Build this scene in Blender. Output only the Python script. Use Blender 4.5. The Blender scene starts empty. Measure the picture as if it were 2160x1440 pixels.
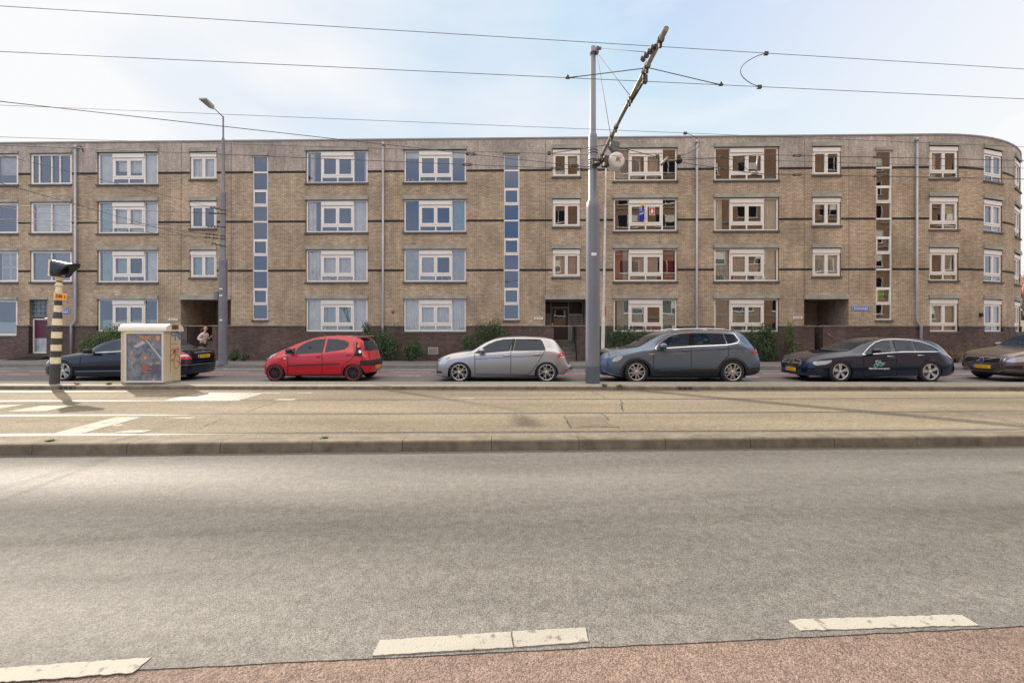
import bpy, bmesh, math, random
from mathutils import Vector, Matrix, noise
from mathutils.bvhtree import BVHTree
R = math.radians
random.seed(7)
SC = bpy.context.scene
COL = SC.collection
# ------------------------------------------------------------------ camera
F = 900.0; HZ = 703.0; EYE = 1.5
cam = bpy.data.objects.new('camera', bpy.data.cameras.new('camera'))
cam.data.sensor_width = 36; cam.data.lens = 15
cam.data.shift_y = -(720 - HZ) / 2160
cam.data.clip_start = 0.05; cam.data.clip_end = 3000
cam.location = (0, 0, EYE); cam.rotation_euler = (R(90), R(-0.05), 0)
COL.objects.link(cam); SC.camera = cam
# ------------------------------------------------------------------ light
SUN_EL = R(32.6); SUN_AZ = R(49.0)          # azimuth to the left of +Y
sd = Vector((-math.sin(SUN_AZ)*math.cos(SUN_EL), math.cos(SUN_AZ)*math.cos(SUN_EL), math.sin(SUN_EL)))
sun = bpy.data.lights.new('sun', 'SUN'); sun.energy = 2.9; sun.angle = R(0.55); sun.color = (1, .90, .76)
so = bpy.data.objects.new('sun', sun); so.rotation_euler = sd.to_track_quat('Z', 'Y').to_euler(); COL.objects.link(so)
W = bpy.data.worlds.new('World'); SC.world = W; W.use_nodes = True
wn = W.node_tree.nodes; wl = W.node_tree.links
bg = wn['Background']; bg.inputs['Strength'].default_value = 0.15
sky = wn.new('ShaderNodeTexSky'); sky.sky_type = 'NISHITA'; sky.sun_disc = False
sky.sun_elevation = SUN_EL; sky.sun_rotation = -SUN_AZ; sky.dust_density = 1.0; sky.air_density = 1.0
tc = wn.new('ShaderNodeTexCoord'); mp = wn.new('ShaderNodeMapping')
mp.inputs['Scale'].default_value = (0.9, 1.0, 2.6); mp.inputs['Location'].default_value = (0.35, 0.2, 0.5)
nz = wn.new('ShaderNodeTexNoise'); nz.inputs['Scale'].default_value = 1.5; nz.inputs['Detail'].default_value = 5; nz.inputs['Roughness'].default_value = .5
rp = wn.new('ShaderNodeValToRGB'); rp.color_ramp.elements[0].position = .40; rp.color_ramp.elements[1].position = .60
rp.color_ramp.elements[0].color = (.18, .18, .18, 1); rp.color_ramp.elements[1].color = (.8, .8, .8, 1)
mx = wn.new('ShaderNodeMix'); mx.data_type = 'RGBA'; mx.inputs[7].default_value = (6.6, 6.8, 7.1, 1)
wl.new(tc.outputs['Generated'], mp.inputs['Vector']); wl.new(mp.outputs[0], nz.inputs['Vector']); wl.new(nz.outputs[0], rp.inputs[0])
# a thin bright veil: the glow round the sun is capped, clouds are denser on the sun's side of the sky
dk = wn.new('ShaderNodeMix'); dk.data_type = 'RGBA'; dk.blend_type = 'DARKEN'; dk.inputs[0].default_value = 1; dk.inputs[7].default_value = (2.45, 2.78, 3.15, 1)
wl.new(sky.outputs[0], dk.inputs[6])
sp = wn.new('ShaderNodeSeparateXYZ'); wl.new(tc.outputs['Generated'], sp.inputs[0])
mr = wn.new('ShaderNodeMapRange'); mr.inputs[1].default_value = -.25; mr.inputs[2].default_value = .35; mr.inputs[3].default_value = .55; mr.inputs[4].default_value = 1; wl.new(sp.outputs[1], mr.inputs[0])
mm = wn.new('ShaderNodeMath'); mm.operation = 'MULTIPLY'; ax = wn.new('ShaderNodeMath'); ax.operation = 'ADD'; ax.inputs[1].default_value = .02; wl.new(sp.outputs[0], ax.inputs[0])
ab = wn.new('ShaderNodeMath'); ab.operation = 'ABSOLUTE'; wl.new(ax.outputs[0], ab.inputs[0])
am = wn.new('ShaderNodeMapRange'); am.inputs[1].default_value = .12; am.inputs[2].default_value = .75; am.inputs[3].default_value = -.12; am.inputs[4].default_value = .75; am.clamp = True; wl.new(ab.outputs[0], am.inputs[0])
as_ = wn.new('ShaderNodeMath'); as_.operation = 'ADD'; as_.use_clamp = True; wl.new(rp.outputs[0], as_.inputs[0]); wl.new(am.outputs[0], as_.inputs[1]); wl.new(as_.outputs[0], mm.inputs[0]); wl.new(mr.outputs[0], mm.inputs[1])
fr = wn.new('ShaderNodeMapRange'); fr.inputs[1].default_value = -.15; fr.inputs[2].default_value = .12; wl.new(sp.outputs[1], fr.inputs[0]); cp = wn.new('ShaderNodeMix'); cp.data_type = 'RGBA'; cp.inputs[6].default_value = (1.0, 1.75, 3.3, 1); cp.inputs[7].default_value = (2.0, 2.5, 3.05, 1); wl.new(fr.outputs[0], cp.inputs[0]); wl.new(cp.outputs[2], dk.inputs[7])
cc = wn.new('ShaderNodeMix'); cc.data_type = 'RGBA'; cc.inputs[6].default_value = (3.7, 3.8, 4.1, 1); cc.inputs[7].default_value = (3.2, 3.22, 3.26, 1); wl.new(fr.outputs[0], cc.inputs[0]); wl.new(cc.outputs[2], mx.inputs[7])
# added warm bright bank overhead and behind the viewpoint, unseen, to light the facade
qn = wn.new('ShaderNodeMath'); qn.operation = 'MULTIPLY_ADD'; qn.inputs[1].default_value = -.3; wl.new(sp.outputs[1], qn.inputs[0]); wl.new(sp.outputs[2], qn.inputs[2])
qm = wn.new('ShaderNodeMapRange'); qm.inputs[1].default_value = .60; qm.inputs[2].default_value = .78; wl.new(qn.outputs[0], qm.inputs[0])
m2 = wn.new('ShaderNodeMix'); m2.data_type = 'RGBA'; m2.inputs[7].default_value = (7.3, 6.7, 6.0, 1); wl.new(qm.outputs[0], m2.inputs[0]); wl.new(mx.outputs[2], m2.inputs[6]); wl.new(m2.outputs[2], bg.inputs[0])
wl.new(mm.outputs[0], mx.inputs[0]); wl.new(dk.outputs[2], mx.inputs[6])
SC.view_settings.view_transform = 'Standard'; SC.view_settings.look = 'None'
SC.view_settings.gamma = 1; SC.view_settings.exposure = 1.0
SC.cycles.max_bounces = 6; SC.cycles.transparent_max_bounces = 12

# ------------------------------------------------------------------ helpers
def P(px, py, Y): return Vector(((px-1080)/F*Y, Y, EYE + (HZ-py)/F*Y))
def G(px, py, z=0.0):
    D = F*(EYE-z)/(py-HZ); return Vector(((px-1080)/F*D, D, z))
def tag(o, label=None, cat=None, group=None, kind=None):
    if label: o['label'] = label
    if cat: o['category'] = cat
    if group: o['group'] = group
    if kind: o['kind'] = kind
    return o
def empty(name, loc=(0, 0, 0), rz=0, **k):
    o = bpy.data.objects.new(name, None); COL.objects.link(o); o.location = loc; o.rotation_euler = (0, 0, rz)
    return tag(o, **k)
def link(name, me, parent=None, **k):
    o = bpy.data.objects.new(name, me); COL.objects.link(o)
    if parent: o.parent = parent
    return tag(o, **k)
def inp(n, names, v):
    for a in names:
        if a in n.inputs: n.inputs[a].default_value = v; return
def col4(c): return (c[0], c[1], c[2], 1)
MATS = {}
def mat(name, col, rough=.6, metal=0., spec=.5, coat=0., var=0., vscale=3., bump=0., bscale=40., emit=None, c2=None, stretch=(1, 1, 1)):
    if name in MATS: return MATS[name]
    m = bpy.data.materials.new(name); m.use_nodes = True; MATS[name] = m
    nt = m.node_tree; b = nt.nodes['Principled BSDF']
    inp(b, ['Base Color'], col4(col)); inp(b, ['Roughness'], rough); inp(b, ['Metallic'], metal)
    inp(b, ['Specular IOR Level', 'Specular'], spec); inp(b, ['Coat Weight'], coat); inp(b, ['Coat Roughness'], .03)
    t = nt.nodes.new('ShaderNodeTexCoord'); mpn = nt.nodes.new('ShaderNodeMapping'); nt.links.new(t.outputs['Object'], mpn.inputs[0])
    mpn.inputs['Scale'].default_value = stretch
    if var or c2:
        n = nt.nodes.new('ShaderNodeTexNoise'); n.inputs['Scale'].default_value = vscale; n.inputs['Detail'].default_value = 6; n.inputs['Roughness'].default_value = .62
        nt.links.new(mpn.outputs[0], n.inputs['Vector'])
        r = nt.nodes.new('ShaderNodeValToRGB'); r.color_ramp.elements[0].position = .32; r.color_ramp.elements[1].position = .68
        a = c2 or tuple(c*(1-var) for c in col); r.color_ramp.elements[0].color = col4(a)
        r.color_ramp.elements[1].color = col4(tuple(min(1, c*(1+(var if not c2 else 0))) for c in col))
        nt.links.new(n.outputs[0], r.inputs[0]); nt.links.new(r.outputs[0], b.inputs['Base Color'])
    if bump:
        n2 = nt.nodes.new('ShaderNodeTexNoise'); n2.inputs['Scale'].default_value = bscale; n2.inputs['Detail'].default_value = 4
        nt.links.new(t.outputs['Object'], n2.inputs['Vector'])
        bp = nt.nodes.new('ShaderNodeBump'); bp.inputs['Strength'].default_value = bump; bp.inputs['Distance'].default_value = .01
        nt.links.new(n2.outputs[0], bp.inputs['Height']); nt.links.new(bp.outputs[0], b.inputs['Normal'])
    if emit: inp(b, ['Emission Color'], col4(emit)); inp(b, ['Emission Strength'], 1)
    return m
def asphalt(name, dark, light, grain=90., rough=.55, tracks=None, spec=.5, bump=.6, tint=None):
    """aggregate: voronoi stones of many greys in a dark binder, slow stains, wheel-worn streaks along the road"""
    m = bpy.data.materials.new(name); m.use_nodes = True; nt = m.node_tree; N = nt.nodes.new; L = nt.links.new
    b = nt.nodes['Principled BSDF']; t = N('ShaderNodeTexCoord')
    v = N('ShaderNodeTexVoronoi'); v.inputs['Scale'].default_value = grain; L(t.outputs['Object'], v.inputs['Vector'])
    v2 = N('ShaderNodeTexVoronoi'); v2.inputs['Scale'].default_value = grain*2.3; L(t.outputs['Object'], v2.inputs['Vector'])
    sep = N('ShaderNodeSeparateColor'); mv = N('ShaderNodeMix'); mv.data_type = 'RGBA'; mv.inputs[0].default_value = .45; L(v.outputs['Color'], mv.inputs[6]); L(v2.outputs['Color'], mv.inputs[7]); L(mv.outputs[2], sep.inputs[0])
    r = N('ShaderNodeValToRGB'); r.color_ramp.elements[0].position = .12; r.color_ramp.elements[1].position = .88
    r.color_ramp.elements[0].color = col4(dark); r.color_ramp.elements[1].color = col4(light)
    L(sep.outputs[0], r.inputs[0])
    n = N('ShaderNodeTexNoise'); n.inputs['Scale'].default_value = .55; n.inputs['Detail'].default_value = 7; n.inputs['Roughness'].default_value = .6
    mpn = N('ShaderNodeMapping'); mpn.inputs['Scale'].default_value = (.28, 1.6, 1); L(t.outputs['Object'], mpn.inputs[0]); L(mpn.outputs[0], n.inputs['Vector'])
    r2 = N('ShaderNodeMapRange'); r2.inputs[1].default_value = .3; r2.inputs[2].default_value = .7; r2.inputs[3].default_value = .68; r2.inputs[4].default_value = 1.2
    L(n.outputs[0], r2.inputs[0])
    mu = N('ShaderNodeMix'); mu.data_type = 'RGBA'; mu.blend_type = 'MULTIPLY'; mu.inputs[0].default_value = 1
    L(r.outputs[0], mu.inputs[6]); L(r2.outputs[0], mu.inputs[7])
    n3 = N('ShaderNodeTexNoise'); n3.inputs['Scale'].default_value = 14; n3.inputs['Detail'].default_value = 5; L(t.outputs['Object'], n3.inputs['Vector'])
    r3 = N('ShaderNodeMapRange'); r3.inputs[1].default_value = .35; r3.inputs[2].default_value = .65; r3.inputs[3].default_value = .86; r3.inputs[4].default_value = 1.1
    L(n3.outputs[0], r3.inputs[0])
    mu2 = N('ShaderNodeMix'); mu2.data_type = 'RGBA'; mu2.blend_type = 'MULTIPLY'; mu2.inputs[0].default_value = 1
    L(mu.outputs[2], mu2.inputs[6]); L(r3.outputs[0], mu2.inputs[7]); last = mu2.outputs[2]
    if tracks:   # polished wheel tracks: smoother, a touch greyer
        sx = N('ShaderNodeSeparateXYZ'); L(t.outputs['Object'], sx.inputs[0])
        n4 = N('ShaderNodeTexNoise'); n4.inputs['Scale'].default_value = .35; L(t.outputs['Object'], n4.inputs['Vector'])
        ad = N('ShaderNodeMath'); ad.operation = 'MULTIPLY_ADD'; ad.inputs[1].default_value = .5; L(n4.outputs[0], ad.inputs[0]); L(sx.outputs[1], ad.inputs[2])
        sn = N('ShaderNodeMath'); sn.operation = 'MULTIPLY_ADD'; sn.inputs[1].default_value = 2*math.pi/tracks[0]; sn.inputs[2].default_value = tracks[1]; L(ad.outputs[0], sn.inputs[0])
        si = N('ShaderNodeMath'); si.operation = 'SINE'; L(sn.outputs[0], si.inputs[0])
        rr = N('ShaderNodeMapRange'); rr.inputs[1].default_value = -.8; rr.inputs[2].default_value = .9; rr.inputs[3].default_value = rough+.12; rr.inputs[4].default_value = rough-.14
        L(si.outputs[0], rr.inputs[0]); L(rr.outputs[0], b.inputs['Roughness'])
        rc = N('ShaderNodeMapRange'); rc.inputs[1].default_value = -.9; rc.inputs[2].default_value = .9; rc.inputs[3].default_value = .80; rc.inputs[4].default_value = 1.1
        L(si.outputs[0], rc.inputs[0])
        mu3 = N('ShaderNodeMix'); mu3.data_type = 'RGBA'; mu3.blend_type = 'MULTIPLY'; mu3.inputs[0].default_value = 1
        L(last, mu3.inputs[6]); L(rc.outputs[0], mu3.inputs[7]); last = mu3.outputs[2]
    else: inp(b, ['Roughness'], rough)
    inp(b, ['Specular IOR Level'], spec)
    L(last, b.inputs['Base Color'])
    bp = N('ShaderNodeBump'); bp.inputs['Strength'].default_value = bump; bp.inputs['Distance'].default_value = .006
    na = N('ShaderNodeTexNoise'); na.inputs['Scale'].default_value = grain*1.3; na.inputs['Detail'].default_value = 3; L(t.outputs['Object'], na.inputs['Vector'])
    mh = N('ShaderNodeMath'); mh.operation = 'MULTIPLY_ADD'; mh.inputs[1].default_value = -.6; L(v.outputs['Distance'], mh.inputs[0]); L(na.outputs[0], mh.inputs[2])
    L(mh.outputs[0], bp.inputs['Height']); L(bp.outputs[0], b.inputs['Normal'])
    MATS[name] = m; return m
def brick(name, c1, c2, cm, vertical=False, stain=.25, rough=.85, w=.215, h=.0625, mort=.011, yellow=None):
    m = bpy.data.materials.new(name); m.use_nodes = True; nt = m.node_tree; N = nt.nodes.new; L = nt.links.new
    b = nt.nodes['Principled BSDF']; inp(b, ['Roughness'], rough); inp(b, ['Specular IOR Level'], .25)
    uv = N('ShaderNodeUVMap'); mpn = N('ShaderNodeMapping'); L(uv.outputs[0], mpn.inputs[0])
    if vertical: mpn.inputs['Rotation'].default_value = (0, 0, R(90))
    br = N('ShaderNodeTexBrick'); br.inputs['Scale'].default_value = 1; br.inputs['Brick Width'].default_value = w
    br.inputs['Row Height'].default_value = h; br.inputs['Mortar Size'].default_value = mort*.5; br.inputs['Mortar Smooth'].default_value = .3
    br.inputs['Color1'].default_value = col4(c1); br.inputs['Color2'].default_value = col4(c2); br.inputs['Mortar'].default_value = col4(cm)
    L(mpn.outputs[0], br.inputs['Vector'])
    def noise_mul(src, scale, lo, hi, st=(1, 1, 1), det=6):
        mp2 = N('ShaderNodeMapping'); mp2.inputs['Scale'].default_value = st; L(uv.outputs[0], mp2.inputs[0])
        n = N('ShaderNodeTexNoise'); n.inputs['Scale'].default_value = scale; n.inputs['Detail'].default_value = det; L(mp2.outputs[0], n.inputs['Vector'])
        r = N('ShaderNodeMapRange'); r.inputs[1].default_value = .32; r.inputs[2].default_value = .68; r.inputs[3].default_value = lo; r.inputs[4].default_value = hi; L(n.outputs[0], r.inputs[0])
        mu = N('ShaderNodeMix'); mu.data_type = 'RGBA'; mu.blend_type = 'MULTIPLY'; mu.inputs[0].default_value = 1; L(src, mu.inputs[6]); L(r.outputs[0], mu.inputs[7]); return mu.outputs[2]
    s = noise_mul(br.outputs['Color'], .5, 1-stain, 1+stain*.35)
    s = noise_mul(s, 1.3, 1-stain*.7, 1.05, (2.2, .35, 1))
    s = noise_mul(s, 5., .82, 1.12, (1, 3.2, 1), 3)
    L(s, b.inputs['Base Color'])
    MATS[name] = m; return m
def glass(name, refl=.22, tint=(.93, .95, .95)):
    m = bpy.data.materials.new(name); m.use_nodes = True; nt = m.node_tree; nt.nodes.clear(); N = nt.nodes.new; L = nt.links.new
    o = N('ShaderNodeOutputMaterial'); g = N('ShaderNodeBsdfGlossy'); g.inputs['Roughness'].default_value = .01; g.inputs['Color'].default_value = (.95, .97, 1, 1)
    tr = N('ShaderNodeBsdfTransparent'); tr.inputs[0].default_value = col4(tint)
    fr = N('ShaderNodeFresnel'); fr.inputs[0].default_value = 1.5
    ad = N('ShaderNodeMath'); ad.operation = 'ADD'; ad.inputs[1].default_value = refl; ad.use_clamp = True; L(fr.outputs[0], ad.inputs[0])
    n = N('ShaderNodeTexNoise'); n.inputs['Scale'].default_value = 1.1; t = N('ShaderNodeTexCoord'); L(t.outputs['Object'], n.inputs['Vector'])
    bp = N('ShaderNodeBump'); bp.inputs['Strength'].default_value = .03; bp.inputs['Distance'].default_value = .05; L(n.outputs[0], bp.inputs['Height']); L(bp.outputs[0], g.inputs['Normal'])
    mxs = N('ShaderNodeMixShader'); L(ad.outputs[0], mxs.inputs[0]); L(tr.outputs[0], mxs.inputs[1]); L(g.outputs[0], mxs.inputs[2]); L(mxs.outputs[0], o.inputs[0])
    MATS[name] = m; return m

class MB:
    """collects shapes into one mesh"""
    def __init__(s): s.v = []; s.f = []; s.m = []; s.uv = []; s.mi = 0; s.sm = []
    def add(s, vs, fs, smooth=False, uv=None):
        k = len(s.v); s.v += [tuple(x) for x in vs]
        for f in fs:
            s.f.append([k+i for i in f]); s.m.append(s.mi); s.sm.append(smooth)
            s.uv.append([uv[i] for i in f] if uv else None)
        return s
    def box(s, x0, x1, y0, y1, z0, z1, M=None):
        vs = [Vector((x, y, z)) for x in (x0, x1) for y in (y0, y1) for z in (z0, z1)]
        if M: vs = [M @ v for v in vs]
        return s.add(vs, [(0, 1, 3, 2), (4, 6, 7, 5), (0, 4, 5, 1), (2, 3, 7, 6), (0, 2, 6, 4), (1, 5, 7, 3)])
    def tube(s, pts, r, n=8, cap=True):
        pts = [Vector(p) for p in pts]; rs = r if isinstance(r, (list, tuple)) else [r]*len(pts); vs = []; fs = []
        t0 = (pts[1]-pts[0]).normalized(); a = t0.orthogonal().normalized()
        for i, p in enumerate(pts):
            t = (pts[min(i+1, len(pts)-1)]-pts[max(i-1, 0)]).normalized()
            a = (a - t*a.dot(t)).normalized(); b = t.cross(a)
            for k in range(n):
                w = 2*math.pi*k/n; vs.append(p+(a*math.cos(w)+b*math.sin(w))*rs[i])
        for i in range(len(pts)-1):
            for k in range(n): fs.append((i*n+k, i*n+(k+1) % n, (i+1)*n+(k+1) % n, (i+1)*n+k))
        s.add(vs, fs, True)
        if cap:
            k = len(s.v)-len(vs); s.f.append([k+i for i in range(n)][::-1]); s.f.append([k+(len(pts)-1)*n+i for i in range(n)])
            s.m += [s.mi]*2; s.sm += [False]*2; s.uv += [None]*2
        return s
    def lathe(s, prof, axis='Z', n=24, M=None, mats=None, smooth=True):
        """prof: (radius, height) pairs"""
        vs = []
        for r, h in prof:
            for k in range(n):
                w = 2*math.pi*k/n; c, d = r*math.cos(w), r*math.sin(w)
                v = Vector((c, d, h)) if axis == 'Z' else (Vector((c, h, d)) if axis == 'Y' else Vector((h, c, d)))
                vs.append(M @ v if M else v)
        base = s.mi
        for i in range(len(prof)-1):
            if mats: s.mi = mats[i]
            k0 = len(s.v) if i == 0 else k0
            if i == 0: s.v += [tuple(v) for v in vs]
            for k in range(n):
                s.f.append([k0+i*n+k, k0+i*n+(k+1) % n, k0+(i+1)*n+(k+1) % n, k0+(i+1)*n+k]); s.m.append(s.mi); s.sm.append(smooth); s.uv.append(None)
        s.mi = base; return s
    def prism(s, poly, d0, d1, plane='XZ', M=None):
        n = len(poly)
        def mk(p, d): 
            v = Vector((p[0], d, p[1])) if plane == 'XZ' else (Vector((p[0], p[1], d)) if plane == 'XY' else Vector((d, p[0], p[1])))
            return M @ v if M else v
        vs = [mk(p, d0) for p in poly]+[mk(p, d1) for p in poly]
        return s.add(vs, [list(range(n)), list(range(2*n-1, n-1, -1))]+[(i, n+i, n+(i+1) % n, (i+1) % n) for i in range(n)])
    def mesh(s, name, mats, fix=True):
        me = bpy.data.meshes.new(name); me.from_pydata(s.v, [], s.f)
        for m in (mats if isinstance(mats, (list, tuple)) else [mats]): me.materials.append(m)
        me.polygons.foreach_set('material_index', s.m); me.polygons.foreach_set('use_smooth', s.sm)
        if any(u for u in s.uv):
            l = me.uv_layers.new(name='UVMap'); i = 0
            for p, u in zip(me.polygons, s.uv):
                for j in range(p.loop_total):
                    l.data[p.loop_start+j].uv = u[j] if u else (0, 0)
        if fix:
            bm = bmesh.new(); bm.from_mesh(me); bmesh.ops.recalc_face_normals(bm, faces=bm.faces); bm.to_mesh(me); bm.free()
        me.update(); return me
    def build(s, name, mats, parent=None, **k): 
        fx = k.pop('fix', True); return link(name, s.mesh(name, mats, fx), parent, **k)
def text_mesh(txt, size, mat_, name, parent=None, M=None, ext=.002, align='CENTER', shear=0, bold=0, sx=1., **k):
    c = bpy.data.curves.new(name, 'FONT'); c.body = txt; c.size = size; c.align_x = align; c.align_y = 'CENTER'; c.extrude = ext; c.shear = shear; c.offset = bold
    o = bpy.data.objects.new('tmp', c); COL.objects.link(o); bpy.context.view_layer.update()
    me = bpy.data.meshes.new_from_object(o.evaluated_get(bpy.context.evaluated_depsgraph_get())); bpy.data.objects.remove(o)
    me.transform(Matrix.Scale(sx, 4, (1, 0, 0)))
    me.materials.clear(); me.materials.append(mat_); 
    if M: me.transform(M)
    return link(name, me, parent, **k)
STAND = Matrix.Rotation(R(90), 4, 'X')    # text lying in XY -> standing, facing -Y
# ------------------------------------------------------------------ materials
brick('brick_yellow', (.65, .515, .37), (.47, .365, .262), (.165, .13, .105), stain=.28, h=.068, mort=.016)
brick('brick_top', (.60, .53, .47), (.47, .41, .365), (.27, .23, .21), vertical=True, stain=.28, h=.068, mort=.014)
brick('brick_plinth', (.185, .13, .115), (.12, .085, .078), (.065, .05, .046), stain=.3, h=.068, mort=.014)
brick('brick_band', (.06, .048, .045), (.045, .036, .036), (.025, .02, .02), vertical=True, stain=.3)
brick('brick_orange', (.48, .27, .16), (.38, .21, .13), (.28, .2, .15), stain=.2)
mat('concrete', (.33, .32, .28), .85, var=.25, vscale=2.5, bump=.3, bscale=60)
mat('concrete_dark', (.17, .155, .13), .9, var=.3, vscale=2, bump=.3, bscale=60)
mat('sill_dark', (.10, .095, .09), .8, var=.2)
mat('frame_white', (.80, .76, .71), .45, var=.06, vscale=2)
mat('frame_grey', (.46, .45, .43), .5, var=.08)
mat('frame_brown', (.32, .29, .24), .6, var=.1)
mat('zinc', (.36, .37, .41), .42, metal=.4, var=.12, vscale=1.5)
mat('mast_blue', (.165, .175, .205), .42, metal=.1, spec=.6, var=.10, vscale=2.2, stretch=(1, 1, .3))
mat('mast_dark', (.085, .105, .125), .5, var=.15, vscale=4)
mat('post_grey', (.17, .17, .19), .45, metal=.1, var=.12, vscale=3)
mat('post_white', (.62, .61, .60), .55, var=.2, vscale=6)
mat('galv', (.30, .285, .24), .45, metal=.7, var=.25, vscale=14)
mat('galv_dark', (.10, .09, .08), .5, metal=.5, var=.3, vscale=30)
mat('wire', (.07, .067, .07), .6)
mat('black_plastic', (.018, .018, .02), .45)
mat('black_gloss', (.010, .010, .012), .15, spec=.25)
mat('rubber', (.022, .021, .021), .75, var=.3, vscale=20)
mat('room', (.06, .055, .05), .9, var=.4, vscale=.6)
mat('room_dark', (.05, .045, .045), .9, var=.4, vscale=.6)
mat('curtain', (.88, .84, .74), .9, var=.12, vscale=3)
mat('curtain_warm', (.66, .57, .50), .9, var=.15, vscale=3)
mat('curtain_red', (.40, .06, .05), .9, var=.3, vscale=3)
mat('curtain_green', (.50, .62, .56), .9, var=.12, vscale=3)
mat('frost', (.50, .56, .56), .5)
mat('white_paint', (.80, .79, .75), .6, var=.10, vscale=9)
mat('sign_blue', (.02, .14, .62), .35)
mat('orange_plate', (.85, .36, .03), .4, var=.06)
mat('plate_yellow', (.80, .46, .03), .35)
mat('black', (.01, .01, .01), .6)
mat('soil', (.06, .05, .038), .95, var=.4, vscale=5, bump=.5, bscale=30)
glass('pane', .15); glass('pane_clear', .10); glass('pane_dark', .06, (.3, .34, .36))
# ================================================================== SETTING
D0 = 21.9; KF = .022                       # facade line  Y = D0 - KF X
def yf(X): return D0 - KF*X
def strip_mesh(name, y0, y1, z, m, x0=-60., x1=60., n=60, thick=0, **k):
    """sheet between two lines Y=y0(X) and Y=y1(X)"""
    mb = MB(); xs = [x0+(x1-x0)*i/n for i in range(n+1)]
    vs = [(x, y0(x), z) for x in xs]+[(x, y1(x), z) for x in xs]
    mb.add(vs, [(i, i+1, n+2+i, n+1+i) for i in range(n)])
    if thick:
        vs = [(x, y0(x), z) for x in xs]+[(x, y0(x), z-thick) for x in xs]; mb.add(vs, [(i, n+1+i, n+2+i, i+1) for i in range(n)])
        vs = [(x, y1(x), z) for x in xs]+[(x, y1(x), z-thick) for x in xs]; mb.add(vs, [(i, n+1+i, n+2+i, i+1) for i in range(n)])
    return mb.build(name, m, kind='structure', **k)
asph_road = asphalt('asphalt_road', (.092, .088, .082), (.26, .247, .224), 140, .74, tracks=(2.1, .22), bump=.6, spec=.22)
asph_bed = asphalt('asphalt_bed', (.11, .094, .070), (.345, .294, .218), 95, .85, bump=.5, spec=.12)
asph_lane = asphalt('asphalt_lane', (.09, .09, .10), (.19, .19, .205), 60, .7, bump=.4)
asph_red = asphalt('asphalt_red', (.11, .08, .065), (.36, .265, .22), 130, .8, bump=1., spec=.3)
asph_pink = asphalt('asphalt_pink', (.17, .10, .115), (.27, .17, .185), 60, .75, bump=.4)
paving = asphalt('paving', (.15, .145, .145), (.24, .23, .225), 22, .85, bump=.3, spec=.25)
kerbm = mat('kerb_stone', (.16, .135, .10), .85, var=.35, vscale=5, bump=.5, bscale=45)
kerbd = mat('kerb_joint', (.04, .035, .03), .9)
grd = MB(); grd.add([(-900, -500, -.16), (900, -500, -.16), (900, 1200, -.16), (-900, 1200, -.16)], [(0, 1, 2, 3)])
grd.build('ground', paving, kind='structure')
nk = lambda X: 5.47+.037*X                 # near kerb face
rail = [lambda X: 5.92+.024*X, lambda X: 7.32+.024*X, lambda X: 8.86+.024*X, lambda X: 10.13+.010*X]
mf = lambda X: 10.33; mbk = lambda X: 11.4
BED = .13; MED = .22; PAV = .12
wob = lambda X: 2.015+.068*X+(.006*noise.noise(Vector((X*9, 0, 3)))+.01*noise.noise(Vector((X*1.5, 5, 3))) if abs(X) < 6 else 0)
for u, w, n in ((-60, -4, 10), (-4, 4, 500), (4, 40, 10)):
    strip_mesh('road', wob, lambda X: nk(X), 0, asph_road, x0=u, x1=w, n=n)
strip_mesh('cycle_lane', lambda X: -1.6+.03*X, lambda X: 2.045+.068*X, -.004, asph_red, x0=-60, x1=40)
strip_mesh('pavement', lambda X: -7.6+.0*X, lambda X: -1.6+.03*X, .1, paving, x0=-60, x1=40, thick=.2)
# near kerb: stones with open joints
mb = MB(); xs = []; x = -33.6
ks = 1.13
jo = -.26
k = -30
while k < 32:
    xa = jo+k*ks; xb = xa+ks-.007; r_ = random.uniform(-.003, .003)
    def kv(x, o, z): return (x, nk(x)+o, z)
    n_ = 5; c_ = .018
    for i in range(n_):
        u, w = xa+(xb-xa)*i/n_, xa+(xb-xa)*(i+1)/n_
        prof = [(0+r_, -.05), (.012+r_, BED-.02), (.022+r_, BED-.004), (.05+r_, BED+.006), (.235, BED+.006), (.235, -.05)]
        vs = [kv(u, a, b) for a, b in prof]+[kv(w, a, b) for a, b in prof]; m_ = len(prof)
        mb.add(vs, [(j, j+1, m_+j+1, m_+j) for j in range(m_-1)])
        if i == 0: mb.add(vs[:m_], [list(range(m_))])
        if i == n_-1: mb.add(vs[m_:], [list(range(m_))])
    k += 1
mb.build('kerb', kerbm, kind='structure', fix=False)
mb = MB(); mb.add([(-60, nk(-60)+.03, -.1), (40, nk(40)+.03, -.1), (40, nk(40)+.03, BED-.01), (-60, nk(-60)+.03, BED-.01)], [(0, 1, 2, 3)])
mb.build('kerb', kerbd, kind='structure')
# tram bed between the rails (rail grooves left open)
gw = .118
edges = [lambda X: nk(X)+.235]+[lambda X, r=r: r(X) for r in rail]+[lambda X: mf(X)+.05]
segs = [(lambda X: nk(X)+.23, lambda X: rail[0](X)-gw/2), (lambda X: rail[0](X)+gw/2, lambda X: rail[1](X)-gw/2),
        (lambda X: rail[1](X)+gw/2, lambda X: rail[2](X)-gw/2), (lambda X: rail[2](X)+gw/2, lambda X: min(rail[3](X)-gw/2, 10.34)), ]
for a, b_ in segs: strip_mesh('tram_bed', a, b_, BED, asph_bed, thick=.06, x1=40)
strip_mesh('tram_bed', lambda X: min(rail[3](X)+gw/2, 10.345), lambda X: 10.36, BED, asph_bed, thick=.06, x1=14)
steel = mat('rail_steel', (.62, .60, .58), .26, metal=.9, var=.12, vscale=2, stretch=(.3, 1, 1))
groove = mat('rail_groove', (.05, .042, .035), .8)
lab = ['tram rail nearest the road, first in from the near kerb', 'second tram rail from the road', 'third tram rail from the road', 'farthest tram rail, close along the median kerb']
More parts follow.
